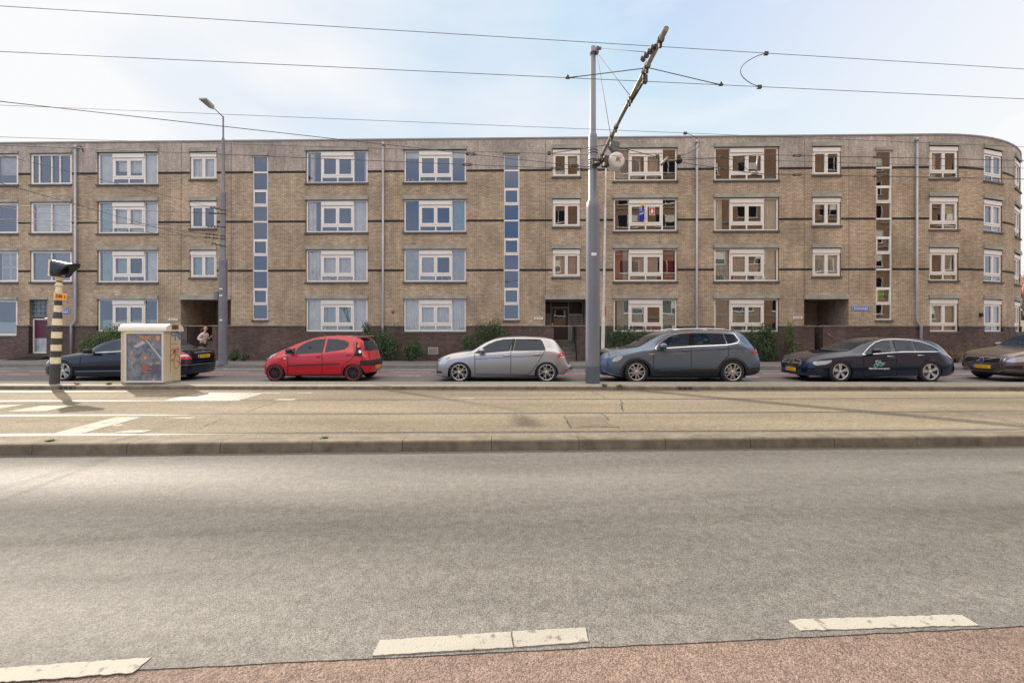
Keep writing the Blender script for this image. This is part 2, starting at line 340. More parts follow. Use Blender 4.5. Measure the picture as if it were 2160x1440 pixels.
for r, lb in zip(rail, lab):
    e = empty('tram_rail', (0, r(0), BED), label=lb, cat='tram rail', group='tram rails set in the asphalt')
    x1 = 40 if r is not rail[3] else 12
    for nm, a, b_, z, m_ in (('rail_head', -.058, .002, 0.001, steel), ('groove', .002, .042, -.035, groove), ('rail_lip', .042, .058, -.002, steel)):
        mb = MB(); n = 40; xs = [-60+(x1+60)*i/n for i in range(n+1)]
        for i in range(n):
            u, w = xs[i], xs[i+1]; q = lambda x, o, zz: (x, r(x)-r(0)+o, zz)
            mb.add([q(u, a, z), q(w, a, z), q(w, b_, z), q(u, b_, z), q(u, a, z-.05), q(w, a, z-.05), q(w, b_, z-.05), q(u, b_, z-.05)],
                   [(0, 1, 2, 3), (0, 4, 5, 1), (3, 2, 6, 7)])
        mb.build(nm, m_, e)
# median strip with kerbstones
mb = MB(); kk = -60/.95; x = -60
while x < 40:
    xa, xb = x, x+.94
    prof = [(0, .05), (.008, MED-.018), (.02, MED-.004), (.04, MED), (.15, MED), (.15, .05)]
    vs = [(xa, 10.33+a, b) for a, b in prof]+[(xb, 10.33+a, b) for a, b in prof]; m_ = 6
    mb.add(vs, [(j, j+1, m_+j+1, m_+j) for j in range(m_-1)]+[list(range(m_)), list(range(m_, 2*m_))]); x += .95
mb.build('kerb', kerbm, kind='structure')
strip_mesh('median', lambda X: 10.345, lambda X: 11.4, MED-.006, asphalt('median_top', (.22, .20, .165), (.36, .33, .28), 35, .85, bump=.4), thick=.26, x1=40)
# far carriageway, pavement
fk = lambda X: 18.24-.03*X
strip_mesh('car_lane', lambda X: 11.39, lambda X: fk(X)+.02, 0, asph_lane)
strip_mesh('far_cycle_lane', lambda X: 14.9-.022*X, lambda X: 16.1-.022*X, .004, asph_pink)
def marking(poly, z, m='white_paint', name='road_marking'):
    mb = MB(); n = len(poly); mb.add([(p[0], p[1], z) for p in poly], [list(range(n))]); return mb.build(name, MATS[m], kind='structure')
mat('worn_paint', (.55, .55, .56), .7, var=.4, vscale=8)
for i in range(-12, 16):      # dashes along both sides of the far cycle lane
    for yy, off, ln in ((16.15, .0, 1.6), (14.85, .7, .8)):
        x = i*2.35+off; marking([(x, yy-.022*x), (x+ln, yy-.022*x), (x+ln, yy+.11-.022*x), (x, yy+.11-.022*x)], .009, 'worn_paint')
for i in range(-6, 8):
    x = i*6.3+.6; marking([(x, 17.3-.03*x), (x+3.8, 17.3-.03*(x+3.8)), (x+3.8, 17.4-.03*(x+3.8)), (x, 17.4-.03*x)], .006, 'worn_paint')
strip_mesh('kerb', lambda X: fk(X), lambda X: fk(X)+.14, PAV+.004, mat('kerb_grey', (.20, .19, .185), .85, var=.2), thick=.2)
strip_mesh('far_pavement', lambda X: fk(X)+.13, lambda X: yf(X)+2.6, PAV, paving, x1=60)
strip_mesh('planting_bed', lambda X: yf(X)-.75, lambda X: yf(X)-.02, PAV+.006, MATS['soil'], x0=-20, x1=22)
# tram-bed markings on the left
cream = mat('bed_paint', (.36, .345, .30), .9, var=.05, vscale=9)
for poly in ([(-40, 858), (0, 855), (52, 854), (0, 863), (-60, 868)], [(12, 869.5), (85, 857), (160, 856), (95, 868)], [(108, 916), (245, 880.5), (300, 880.5), (170, 916)],
             [(355, 884), (380, 880.5), (418, 880.5), (395, 884)], [(232, 915), (270, 908), (322, 907), (300, 914)], [(240, 897), (262, 895), (255, 899), (238, 900)],
             [(575, 844.5), (590, 842), (628, 842), (618, 844.5)], [(962, 841), (972, 840), (1001, 840), (1000, 841.6)], [(560, 829.5), (590, 829), (590, 830.3), (556, 831)], [(630, 828.6), (663, 828.6), (655, 829.8), (626, 829.8)]):
    p = [G(a, b, BED) for a, b in poly]; marking([(q.x, q.y) for q in p], BED+.004, 'bed_paint')
m = bpy.data.materials.new('studded_paving'); m.use_nodes = True; MATS['studded'] = m; nt = m.node_tree
v = nt.nodes.new('ShaderNodeTexChecker'); v.inputs['Scale'].default_value = 13; v.inputs['Color1'].default_value = (.34, .325, .28, 1); v.inputs['Color2'].default_value = (.22, .21, .18, 1)
t = nt.nodes.new('ShaderNodeTexCoord'); nt.links.new(t.outputs['Object'], v.inputs['Vector']); nt.links.new(v.outputs[0], nt.nodes['Principled BSDF'].inputs['Base Color'])
p = [G(a, b, BED) for a, b in [(343, 846), (420, 829), (560, 829), (500, 846)]]; marking([(q.x, q.y) for q in p], BED+.004, 'studded')
# worn block markings between road and red lane
blk = mat('block_marking', (.37, .355, .31), .8, var=.04, vscale=16, bump=.5, bscale=120)
def worn(m_, base, lo=.36, hi=.43):
    for n_ in m_.node_tree.nodes:
        if n_.type == 'VALTORGB': n_.color_ramp.elements[0].position = lo; n_.color_ramp.elements[1].position = hi; n_.color_ramp.elements[0].color = col4(base)
worn(blk, (.20, .19, .165)); worn(MATS['bed_paint'], (.24, .21, .16), .36, .45)
def slab(pxs, z0, z1, m_, name='road_marking', jag=0):
    pts = [G(a, b, 0) for a, b in pxs]; out = []
    for i, a in enumerate(pts):                           # broken, uneven edges
        b_ = pts[(i+1) % len(pts)]; n = max(2, int((b_-a).length/.022)) if jag else 1
        for j in range(n):
            q = a.lerp(b_, j/n); out.append((q.x+random.uniform(-jag, jag), q.y+random.uniform(-jag, jag)))
    mb = MB(); mb.prism(out, z0, z1, 'XY'); return mb.build(name, m_, kind='structure')
slab([(785, 1384), (802, 1352), (1078, 1333), (1083, 1366)], .001, .006, blk, jag=.0022)
slab([(1086, 1366), (1081, 1333), (1236, 1324), (1242, 1354)], .001, .006, blk, jag=.0022)
slab([(1663, 1309), (1690, 1306), (2030, 1296), (2066, 1318), (1690, 1330)], .001, .0045, blk, jag=.004)
slab([(-160, 1452), (-150, 1420), (318, 1388), (280, 1420)], .001, .0045, blk, jag=.004)
# manhole cover
a, b_, c, d = [G(*q, BED) for q in ((1192, 880), (1272, 879), (1306, 900), (1212, 902))]
mc = empty('manhole_cover', ((a+c)/2), label='rectangular ribbed manhole cover between the tram rails', cat='manhole cover')
mb = MB(); o = (a+c)/2
for q0, q1 in ((0, 1),):
    mb.prism([(q-o).xy[:] for q in (a, b_, c, d)], .001, .006, 'XY')
mb.build('frame', kerbm, mc)
mb = MB()
for i in range(14):
    u, w = .06+.88*i/14, .06+.88*(i+.5)/14
    q = [a.lerp(b_, u).lerp(d.lerp(c, u), .1), a.lerp(b_, w).lerp(d.lerp(c, w), .1), a.lerp(b_, w).lerp(d.lerp(c, w), .9), a.lerp(b_, u).lerp(d.lerp(c, u), .9)]
    mb.prism([(r_-o).xy[:] for r_ in q], .006, .013, 'XY')
mb.build('ribs', mat('cast_iron', (.22, .18, .14), .6, metal=.3, var=.3, vscale=20), mc)
# kerb drains
for px, lb in ((140, 'kerb drain grate beside the foot of the striped signal post'), (1445, 'kerb drain grate right of the blue-grey catenary mast')):
    x = (px-1080)/F*10.33; e = empty('kerb_drain', (x, 10.33, BED), label=lb, cat='drain', group='kerb drains')
    mb = MB(); mb.box(-.2, .2, -.012, .16, .0, MED-BED+.006); mb.build('housing', MATS['concrete_dark'], e)
    mb = MB()
    for j in (-1, 0, 1): mb.box(j*.12-.045, j*.12+.045, -.016, -.011, .02, .065)
    mb.build('slots', MATS['black'], e)
# cracks in the bed
mb = MB()
def crack(pts, w):
    n = len(pts); q = [G(a, b_, BED) for a, b_ in pts]
    for i in range(n-1):
        d = (q[i+1]-q[i]).normalized(); s_ = Vector((-d.y, d.x, 0))*w*random.uniform(.6, 1.3)
        mb.add([q[i]-s_, q[i+1]-s_, q[i+1]+s_, q[i]+s_], [(0, 1, 2, 3)])
def wander(a, b_, n, amp):
    return [(a[0]+(b_[0]-a[0])*i/n+random.uniform(-amp, amp), a[1]+(b_[1]-a[1])*i/n+random.uniform(-amp*.15, amp*.15)) for i in range(n+1)]
crack(wander((1310, 843), (1312, 866), 9, 3.5), .012); crack(wander((1248, 826), (1280, 840), 7, 3), .008)
crack(wander((1190, 878), (1205, 903), 6, 2), .012); crack(wander((1265, 870), (1305, 902), 8, 3), .012); crack(wander((1990, 862), (2160, 893), 14, 3), .008)
crack(wander((520, 868), (600, 843), 9, 3), .006); crack(wander((430, 900), (470, 884), 6, 3), .006); crack(wander((1740, 832), (1900, 858), 12, 3), .006)
o = mb.build('asphalt_cracks', MATS['kerb_joint'], kind='structure'); o.location.z = .003

# ================================================================== APARTMENT BUILDING
al = math.atan(KF); ca, sa = math.cos(al), math.sin(al)
U = Vector((ca, -sa, 0)); NIN = Vector((sa, ca, 0)); ORG = Vector((0, D0, 0))
RC = 11.0; S1 = 21.31
def Fp(s, o=0.):           # point on the facade line, o = outward offset
    if s <= S1: return ORG+U*s-NIN*o
    ph = (s-S1)/RC; c = ORG+U*S1+NIN*RC
    return c+(U*math.sin(ph)-NIN*math.cos(ph))*(RC+o)
def sx(px):                # facade coordinate seen at column px
    t = (px-1080)/F; X = t*D0/(1+KF*t); return X/ca
SL = -42.; SE = S1+RC*R(112)
TOP = 11.5; COPZ = 1.86
FL = 2.56; TZ = [3.27+FL*i for i in range(4)]
openings = []            # s0,s1,z0,z1,depth
def opn(s0, s1, z0, z1, d=.14): openings.append((s0, s1, z0, z1, d))
bigpx = [(203, 335), (643.5, 776.5), (850, 984.5), (1292, 1430), (1505, 1644)]
smallpx = [(400, 457), (1165, 1224), (1713, 1774)]
WBIG = 3.24; WSM = 1.42
BIG = [(sx((a+b)/2)-WBIG/2, sx((a+b)/2)+WBIG/2) for a, b in bigpx]
SMALL = [(sx((a+b)/2)-WSM/2, sx((a+b)/2)+WSM/2) for a, b in smallpx]
STAIR = [(sx(c)-.40, sx(c)+.40) for c in (549, 1079, 1864.5)]
def s_of_px(px):
    lo, hi = 10., S1+RC*1.2
    for _ in range(50):
        m_ = (lo+hi)/2; p_ = Fp(m_)
        if 1080+F*p_.x/p_.y < px: lo = m_
        else: hi = m_
    return lo
CUR = [(s_of_px(1960), s_of_px(1960)+1.5), (s_of_px(2075), s_of_px(2075)+1.5), (s_of_px(2140), s_of_px(2140)+1.5)]
LEFTW = [(sx(-52), sx(38)), (sx(64), sx(151))]
for s0, s1 in BIG:
    for i in range(4): opn(s0, s1, TZ[i]-1.69, TZ[i])
for s0, s1 in SMALL:
    for i in (1, 2, 3): opn(s0, s1, TZ[i]-1.45, TZ[i])
for s0, s1 in STAIR: opn(s0, s1, 2.18, 10.72)
for s0, s1 in CUR:
    for i in range(4): opn(s0, s1, TZ[i]-1.67, TZ[i])
for i in (1, 2, 3):
    for s0, s1 in LEFTW: opn(s0, s1, TZ[i]-1.66, TZ[i]-.02)
FARW = [(-31.5, -29.4), (-35., -32.9), (-39.5, -37.4)]
for s0, s1 in FARW:
    for i in range(4): opn(s0, s1, TZ[i]-1.66, TZ[i]-.02)
opn(LEFTW[0][0], sx(36.5), 1.35, 3.25)
LDOOR = (sx(62), sx(100)); opn(LDOOR[0], sx(100), .42, 3.25, .3)
PORCH = [(sx(381), sx(487), sx(396), sx(449), 2.6), (sx(1150), sx(1240), sx(1168), sx(1217), 1.5), (sx(1696), sx(1790), sx(1717), sx(1734), 2.3)]
for a, b_, c, d, dep in PORCH: opn(a, b_, 1.89, 3.27, 0)
popen = [(c, d, .12, 1.89, 0) for a, b_, c, d, dep in PORCH]+[o for o in openings if o[2] < 1.86 and o[4] > 0]
def grid(z0, z1, off, holes, mi_of=None, s_lo=SL, s_hi=SE, reveal=True, mb=None, step=.35):
    mb = mb or MB(); ss = {s_lo, s_hi}; zs = {z0, z1}
    for o in holes:
        if o[1] < s_lo or o[0] > s_hi or o[3] <= z0 or o[2] >= z1: continue
        ss |= {max(s_lo, o[0]), min(s_hi, o[1])}; zs |= {max(z0, o[2]), min(z1, o[3])}
    x = S1
    while x < s_hi:
        if x > s_lo: ss.add(x)
        x += step
    if mi_of: zs |= {z for z in mi_of[0] if z0 < z < z1}
    ss = sorted(ss); zs = sorted(zs)
    ss = [ss[0]]+[b for a, b in zip(ss, ss[1:]) if b-a > 1e-5]
    for i in range(len(ss)-1):
        for j in range(len(zs)-1):
            sm, zm = (ss[i]+ss[i+1])/2, (zs[j]+zs[j+1])/2
            if any(o[0] < sm < o[1] and o[2] < zm < o[3] for o in holes): continue
            a, b_ = Fp(ss[i], off), Fp(ss[i+1], off)
            if mi_of: mb.mi = mi_of[1](sm, zm)
            mb.add([(a.x, a.y, zs[j]), (b_.x, b_.y, zs[j]), (b_.x, b_.y, zs[j+1]), (a.x, a.y, zs[j+1])], [(0, 1, 2, 3)],
                   uv=[(ss[i], zs[j]), (ss[i+1], zs[j]), (ss[i+1], zs[j+1]), (ss[i], zs[j+1])])
    if reveal:
        for o in holes:
            if o[4] <= 0: continue
            a0, a1 = max(z0, o[2]), min(z1, o[3])
            if a1 <= a0: continue
            mb.mi = mi_of[1](o[0]-.05, (a0+a1)/2) if mi_of else 0
            n = 1 if o[1] <= S1 else 6
            for s in (o[0], o[1]):
                p, q = Fp(s, off), Fp(s, -o[4]); d = o[4]+off
                mb.add([(p.x, p.y, a0), (q.x, q.y, a0), (q.x, q.y, a1), (p.x, p.y, a1)], [(0, 1, 2, 3)], uv=[(s, a0), (s+d, a0), (s+d, a1), (s, a1)])
            for z in ((o[2],) if o[2] >= z0 else ())+((o[3],) if o[3] <= z1 else ()):
                for k in range(n):
                    u, w = o[0]+(o[1]-o[0])*k/n, o[0]+(o[1]-o[0])*(k+1)/n
                    p, q, r_, t_ = Fp(u, off), Fp(w, off), Fp(w, -o[4]), Fp(u, -o[4])
                    mb.add([(p.x, p.y, z), (q.x, q.y, z), (r_.x, r_.y, z), (t_.x, t_.y, z)], [(0, 1, 2, 3)], uv=[(u, z), (w, z), (w, z+.1), (u, z+.1)])
    return mb
SPLIT = sx(160)
bld = empty('apartment_building', (0, D0, 0), label='long four storey yellow brick apartment block with rounded right corner behind the parked cars', cat='building')
bldL = empty('apartment_building', (sx(80), D0, 0), label='neighbouring yellow brick block at the left edge with plain wide windows and a maroon door', cat='building')
bpy.context.view_layer.update()
def reparent(o, par): o.parent = par; o.matrix_parent_inverse = Matrix.Translation(-Vector(par.location)); return o
BZ = [4.74, 7.29, 9.86]; BH = .06
def zone(s, z): return 2 if any(abs(z-b) < BH for b in BZ) else (1 if z > 9.92 else 0)
for par, lo, hi in ((bldL, SL, SPLIT), (bld, SPLIT, SE)):
    mb = grid(COPZ, TOP, 0, openings, ([z for b in BZ for z in (b-BH, b+BH)], zone), lo, hi)
    if par is bld:                                     # back and roof of the block
        e0, e1 = Fp(SE), Fp(SE)+Vector((-14, 6, 0)); b0 = Fp(SPLIT)+NIN*11
        pts = [Fp(SE), Fp(SE)+Vector((-9, 3, 0)), b0]
        mb.mi = 0
        for p, q in zip(pts, pts[1:]):
            mb.add([(p.x, p.y, 0), (q.x, q.y, 0), (q.x, q.y, TOP), (p.x, p.y, TOP)], [(0, 1, 2, 3)], uv=[(0, 0), ((p-q).length, 0), ((p-q).length, TOP), (0, TOP)])
    reparent(mb.build('wall', [MATS['brick_yellow'], MATS['brick_top'], MATS['brick_band']], fix=False), par)
    rb = MB(); n = 60 if par is bld else 4; fr = [Fp(lo+(hi-lo)*i/n, -.1) for i in range(n+1)]
    bk = [p+NIN*10 if s <= S1 else p+(b0-p)*.35 for p, s in zip(fr, [lo+(hi-lo)*i/n for i in range(n+1)])]
    rb.add([(p.x, p.y, TOP-.25) for p in fr+bk], [(i, i+1, n+2+i, n+1+i) for i in range(n)])
    reparent(rb.build('roof', MATS['concrete_dark']), par)
    # coping of the parapet
    cb = MB(); n = 90 if par is bld else 4; ss = [lo+(hi-lo)*i/n for i in range(n+1)]
    pr = [(.04, TOP-.02), (.04, TOP+.04), (-.3, TOP+.04), (-.3, TOP-.3)]
    for s, s2 in zip(ss, ss[1:]):
        vs = [Fp(s, a)+Vector((0, 0, z)) for a, z in pr]+[Fp(s2, a)+Vector((0, 0, z)) for a, z in pr]
        cb.add(vs, [(0, 1, 5, 4), (1, 2, 6, 5), (2, 3, 7, 6), (0, 4, 7, 3)])
    reparent(cb.build('roof_coping', mat('coping', (.30, .29, .28), .6, var=.1), fix=False), par)
    ph = popen
    g = grid(0, COPZ-.02, .04, ph, None, lo, hi)
    reparent(g.build('plinth', MATS['brick_plinth'], fix=False), par)
    g = MB(); cuts = sorted([(max(lo, o[0]), min(hi, o[1])) for o in popen if o[1] > lo and o[0] < hi]); s = lo
    runs = []
    for a, b_ in cuts+[(hi, hi)]:
        if a-s > .05: runs.append((s, a))
        s = max(s, b_)
    for a, b_ in runs:
        n = max(1, int((b_-a)/.5)) if b_ > S1 else 1
        inporch = [1 for p_ in PORCH if a >= p_[0]-.01 and b_ <= p_[1]+.01]
        for i in range(n):
            u, w = a+(b_-a)*i/n, a+(b_-a)*(i+1)/n; back = -.0
            pr = [(.075, COPZ-.02), (.075, COPZ+.045), (-.16, COPZ+.062), (-.16, COPZ-.02)]
            vs = [Fp(u, o_)+Vector((0, 0, z)) for o_, z in pr]+[Fp(w, o_)+Vector((0, 0, z)) for o_, z in pr]
            g.add(vs, [(0, 1, 5, 4), (1, 2, 6, 5), (2, 3, 7, 6), (0, 4, 7, 3)]+([(0, 3, 2, 1)] if i == 0 else [])+([(4, 5, 6, 7)] if i == n-1 else []))
    reparent(g.build('plinth_coping', MATS['concrete_dark'], fix=False), par)
jm = mat('joint', (.10, .09, .08), .9)
for px in (381.5, 487, 1150, 1241, 1696, 1790):
    s = sx(px); mb = MB(); p = Fp(s, .004); q = Fp(s+.022, .004); z0 = 3.5
    for za, zb in ((3.46, BZ[0]-BH), (BZ[0]+BH, BZ[1]-BH), (BZ[1]+BH, BZ[2]-BH), (BZ[2]+BH, 11.4)):
        mb.add([(p.x, p.y, za), (q.x, q.y, za), (q.x, q.y, zb), (p.x, p.y, zb)], [(0, 1, 2, 3)])
    reparent(mb.build('expansion_joint', jm), bld)

# ---- windows.  local: x along the wall, y inwards, z up, origin bottom centre of the opening, in the wall plane
def rect(mb, x0, x1, z0, z1, w, y0, y1, wb=None):
    wb = wb or w
    mb.box(x0, x0+w, y0, y1, z0, z1); mb.box(x1-w, x1, y0, y1, z0, z1)
    mb.box(x0+w, x1-w, y0+.001, y1, z0, z0+wb); mb.box(x0+w, x1-w, y0+.001, y1, z1-w, z1)
def big_frame(w=WBIG, h=1.69):
    mb = MB(); rect(mb, -w/2+.02, w/2-.02, .015, h-.01, .07, .05, .12)
    a, b_ = -.80, .86
    if True:
        mb.box(a-.04, a+.03, .045, .12, .085, h-.08); mb.box(b_-.03, b_+.04, .045, .12, .085, h-.08)
    mb.box(a+.03, b_-.03, .046, .12, h-.34, h-.24)
    mid = (a+b_)/2
    mb.box(mid-.035, mid+.035, .046, .12, .085, .30)
    mb.box(a+.03, b_-.03, .044, .12, .30, .40)
    for u, v_ in ((a+.03, mid), (mid, b_-.03)): rect(mb, u+.004, v_-.004, .40, h-.34, .085, .030, .10)
    for u, v_ in ((a+.05, mid-.04), (mid+.04, b_-.05)): mb.box(u, v_, .05, .1, .085, .10)
    return mb.mesh('window', MATS['frame_white']), [(-w/2+.09, a-.04, .085, h-.08), (b_+.04, w/2-.09, .085, h-.08), (a+.11, mid-.08, .48, h-.42), (mid+.08, b_-.11, .48, h-.42), (a+.03, mid-.035, .085, .30), (mid+.035, b_-.03, .085, .30)], (a-.02, b_+.02)
def small_frame(w=WSM, h=1.45, low=0):
    mb = MB(); rect(mb, -w/2+.01, w/2-.01, .015, h-.01, .06, .05, .12)
    b0 = .075; gl = []
    if low:
        mb.box(-w/2+.07, w/2-.07, .045, .12, .30, .39); mb.box(-.03, .03, .045, .12, .075, .30); gl += [(-w/2+.07, -.03, .075, .30), (.03, w/2-.07, .075, .30)]; b0 = .39
    mb.box(-w/2+.07, w/2-.07, .046, .12, h-.29, h-.25)
    for u, v_ in ((-w/2+.07, 0), (0, w/2-.07)):
        rect(mb, u+.003, v_-.003, b0, h-.29, .075, .03, .1); gl.append((u+.07, v_-.07, b0+.07, h-.36))
    return mb.mesh('window', MATS['frame_white']), gl, (-w/2+.02, w/2-.02)
def curtain_mesh(x0, x1, z0, z1, m, fold=.05, per=.13, ph=0):
    mb = MB(); n = max(8, int((x1-x0)/.03)); top = []
    vs = []
    for i in range(n+1):
        x = x0+(x1-x0)*i/n; y = .19+fold*math.sin(2*math.pi*x/per+ph+math.sin(x*5+ph))
        vs += [(x, y, z0), (x+.004*math.sin(x*9), y+.01, z1)]
    mb.add(vs, [(2*i, 2*i+2, 2*i+3, 2*i+1) for i in range(n)], True); return mb.mesh('curtain', m)
def blind_mesh(x0, x1, z0, z1, m):
    mb = MB(); z = z0
    while z < z1-.01: mb.box(x0, x1, .15, .17, z, z+.034); z += .052
    return mb.mesh('blind', m)
bigM = big_frame(); smM = small_frame(); cuM = small_frame(1.48, 1.67, 1)
def panes_mesh(gl):
    mb = MB()
    for a, b_, c, d in gl: mb.add([(a-.02, .075, c-.02), (b_+.02, .075, c-.02), (b_+.02, .075, d+.02), (a-.02, .075, d+.02)], [(0, 1, 2, 3)])
    return mb.mesh('pane', MATS['pane'], fix=False)
bigP, smP, cuP = panes_mesh(bigM[1]), panes_mesh(smM[1]), panes_mesh(cuM[1])
def lintel_mesh(w, hang=.19):
    mb = MB(); mb.box(-w/2-.04, w/2+.02, -.075, .1, 0, hang); return mb.mesh('lintel', MATS['concrete'])
def sill_mesh(w):
    mb = MB(); mb.box(-w/2-.05, w/2+.04, -.065, .12, -.075, .012); return mb.mesh('sill', MATS['sill_dark'])
def rbox_mesh(a, b_, h):
    mb = MB(); mb.box(a, b_, .0, .046, h-.25, h-.055); mb.box(a+.01, b_-.01, -.006, .04, h-.262, h-.25); return mb.mesh('vent_box', MATS['frame_white'])
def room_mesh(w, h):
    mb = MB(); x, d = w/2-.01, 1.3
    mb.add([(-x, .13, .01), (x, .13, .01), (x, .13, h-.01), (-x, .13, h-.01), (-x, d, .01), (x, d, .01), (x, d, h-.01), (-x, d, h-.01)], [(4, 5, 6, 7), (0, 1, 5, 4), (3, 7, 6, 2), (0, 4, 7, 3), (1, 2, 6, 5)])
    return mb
shared = {}
def sh(key, fn):
    if key not in shared: shared[key] = fn()
    return shared[key]
def place_window(kind, s0, s1, z0, h, par, dress, room='room'):
    fm, pm = {'big': (bigM, bigP), 'small': (smM, smP), 'curve': (cuM, cuP)}[kind]
    sm_ = (s0+s1)/2; pa, pb = Fp(s0), Fp(s1); c = (pa+pb)/2 if s1 > S1 else Fp(sm_); ang = math.atan2((pb-pa).y, (pb-pa).x)
    w = s1-s0
    o = link('window', fm[0]); o.location = (c.x-par.location.x, c.y-par.location.y, z0); o.rotation_euler = (0, 0, ang); o.parent = par
    link('pane', pm, o).rotation_euler = (random.uniform(-.008, .008), 0, random.uniform(-.012, .012))
    link('lintel', sh(('l', round(w, 2)), lambda: lintel_mesh(w)), o).location.z = h+.002
    link('sill', sh(('s', round(w, 2)), lambda: sill_mesh(w)), o)
    link('vent_box', sh(('v', kind, round(h, 2)), lambda: rbox_mesh(fm[2][0], fm[2][1], h)), o)
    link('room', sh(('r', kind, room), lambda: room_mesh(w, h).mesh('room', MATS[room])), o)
    W_ = w-.16
    for d in dress:
        a, b_, kind_, m_ = d[:4]; x0, x1 = -W_/2+a*W_, -W_/2+b_*W_; zz = (d[4]*h if len(d) > 4 else .09, d[5]*h if len(d) > 5 else h-.07)
        if kind_ == 'c': link('curtain', curtain_mesh(x0, x1, zz[0], zz[1], MATS[m_], per=random.uniform(.10, .16), ph=random.random()*6), o)
        elif kind_ == 'b': link('blind', blind_mesh(x0, x1, zz[0], zz[1], MATS[m_]), o)
        elif kind_ == 'p': 
            q = MB(); q.box(x0, x1, .19, .2, zz[0], zz[1]); q.build('window_film', MATS[m_], o)
        elif kind_ == 'i':      # things on the window sill
            q = MB()
            for t_ in range(6):
                xx = random.uniform(x0, x1); hh = random.uniform(.08, .2); q.lathe([(.0, .09), (.035, .09), (.05, .09+hh), (.0, .09+hh)], n=8, M=Matrix.Translation((xx, .17, 0)))
            q.build('ornaments', MATS[m_], o)
    return o
mat('pots', (.55, .5, .45), .5, var=.5, vscale=8)
C, CW, CR, CG = 'curtain', 'curtain_warm', 'curtain_red', 'curtain_green'
bigD = {  # column, floor (0 = ground)
 (0, 3): [(0, .22, 'c', C), (.78, 1, 'c', C), (.3, .5, 'c', C, .45, .9), (.52, .74, 'c', C, .4, .9)], (0, 2): [(0, .22, 'c', CG), (.25, .45, 'c', C), (.5, 1, 'c', C)],
 (0, 1): [(0, .5, 'c', CG), (.8, 1, 'c', C), (0, 1, 'i', 'pots')], (0, 0): [(0, 1, 'c', CG, .06, .36)],
 (1, 3): [(0.03, .1, 'c', C), (.95, 1, 'c', C)], (1, 2): [(0, .13, 'c', C), (.76, .98, 'c', C)], (1, 1): [(0, 1, 'c', C)], (1, 0): [(0, .3, 'c', C), (.32, .74, 'c', CG), (.76, 1, 'c', C)],
 (2, 3): [(0, .24, 'p', C, .78, .95), (.76, 1, 'p', C, .78, .95), (0, 1, 'i', 'pots')], (2, 2): [(.78, 1, 'c', CG)], (2, 1): [(0, .48, 'b', C), (.77, 1, 'b', C), (.3, .8, 'i', 'pots')], (2, 0): [(0, 1, 'c', C), (0, 1, 'i', 'pots')],
 (3, 3): [(0, .45, 'c', CW), (.55, .72, 'c', CW)], (3, 2): [], (3, 1): [(0, .14, 'c', CR), (.14, .72, 'c', CW), (.82, .98, 'c', CR)], (3, 0): [(0.05, .24, 'c', CG), (.26, .5, 'c', CG), (.8, 1, 'c', CG), (.3, 1, 'i', 'pots')],
 (4, 3): [], (4, 2): [(0, .12, 'c', C), (.82, 1, 'c', C)], (4, 1): [(0, .22, 'c', CG), (.3, .72, 'c', CW), (.8, 1, 'c', C)], (4, 0): [(0, .24, 'b', CG), (.28, .74, 'b', CG), (0, 1, 'i', 'pots')]}
for ci, (s0, s1) in enumerate(BIG):
    for fl in range(4):
        o = place_window('big', s0, s1, TZ[fl]-1.69, 1.69, bld, bigD[(ci, fl)], 'room' if ci < 3 else 'room_dark')
        if (ci, fl) == (3, 2): saleW = o
smD = {(0, 3): [(0, 1, 'c', C)], (0, 2): [], (0, 1): [(0, .5, 'c', CG), (.5, 1, 'b', C)], (1, 3): [(.6, 1, 'p', CG, .5, .8)], (1, 2): [], (1, 1): [(0, .95, 'c', CW)],
       (2, 3): [], (2, 2): [(0, 1, 'p', CW, .62, .85)], (2, 1): [(0, 1, 'c', C)]}
for ci, (s0, s1) in enumerate(SMALL):
    for fl in (1, 2, 3): place_window('small', s0, s1, TZ[fl]-1.45, 1.45, bld, smD[(ci, fl)], 'room_dark')
for ci, (s0, s1) in enumerate(CUR):
    for fl in range(4): place_window('curve', s0, s1, TZ[fl]-1.67, 1.67, bld, [(0, .3, 'c', C)] if fl == 3 else ([(.0, .95, 'c', CG)] if fl == 0 and ci == 0 else [(.65, 1, 'c', C)]))
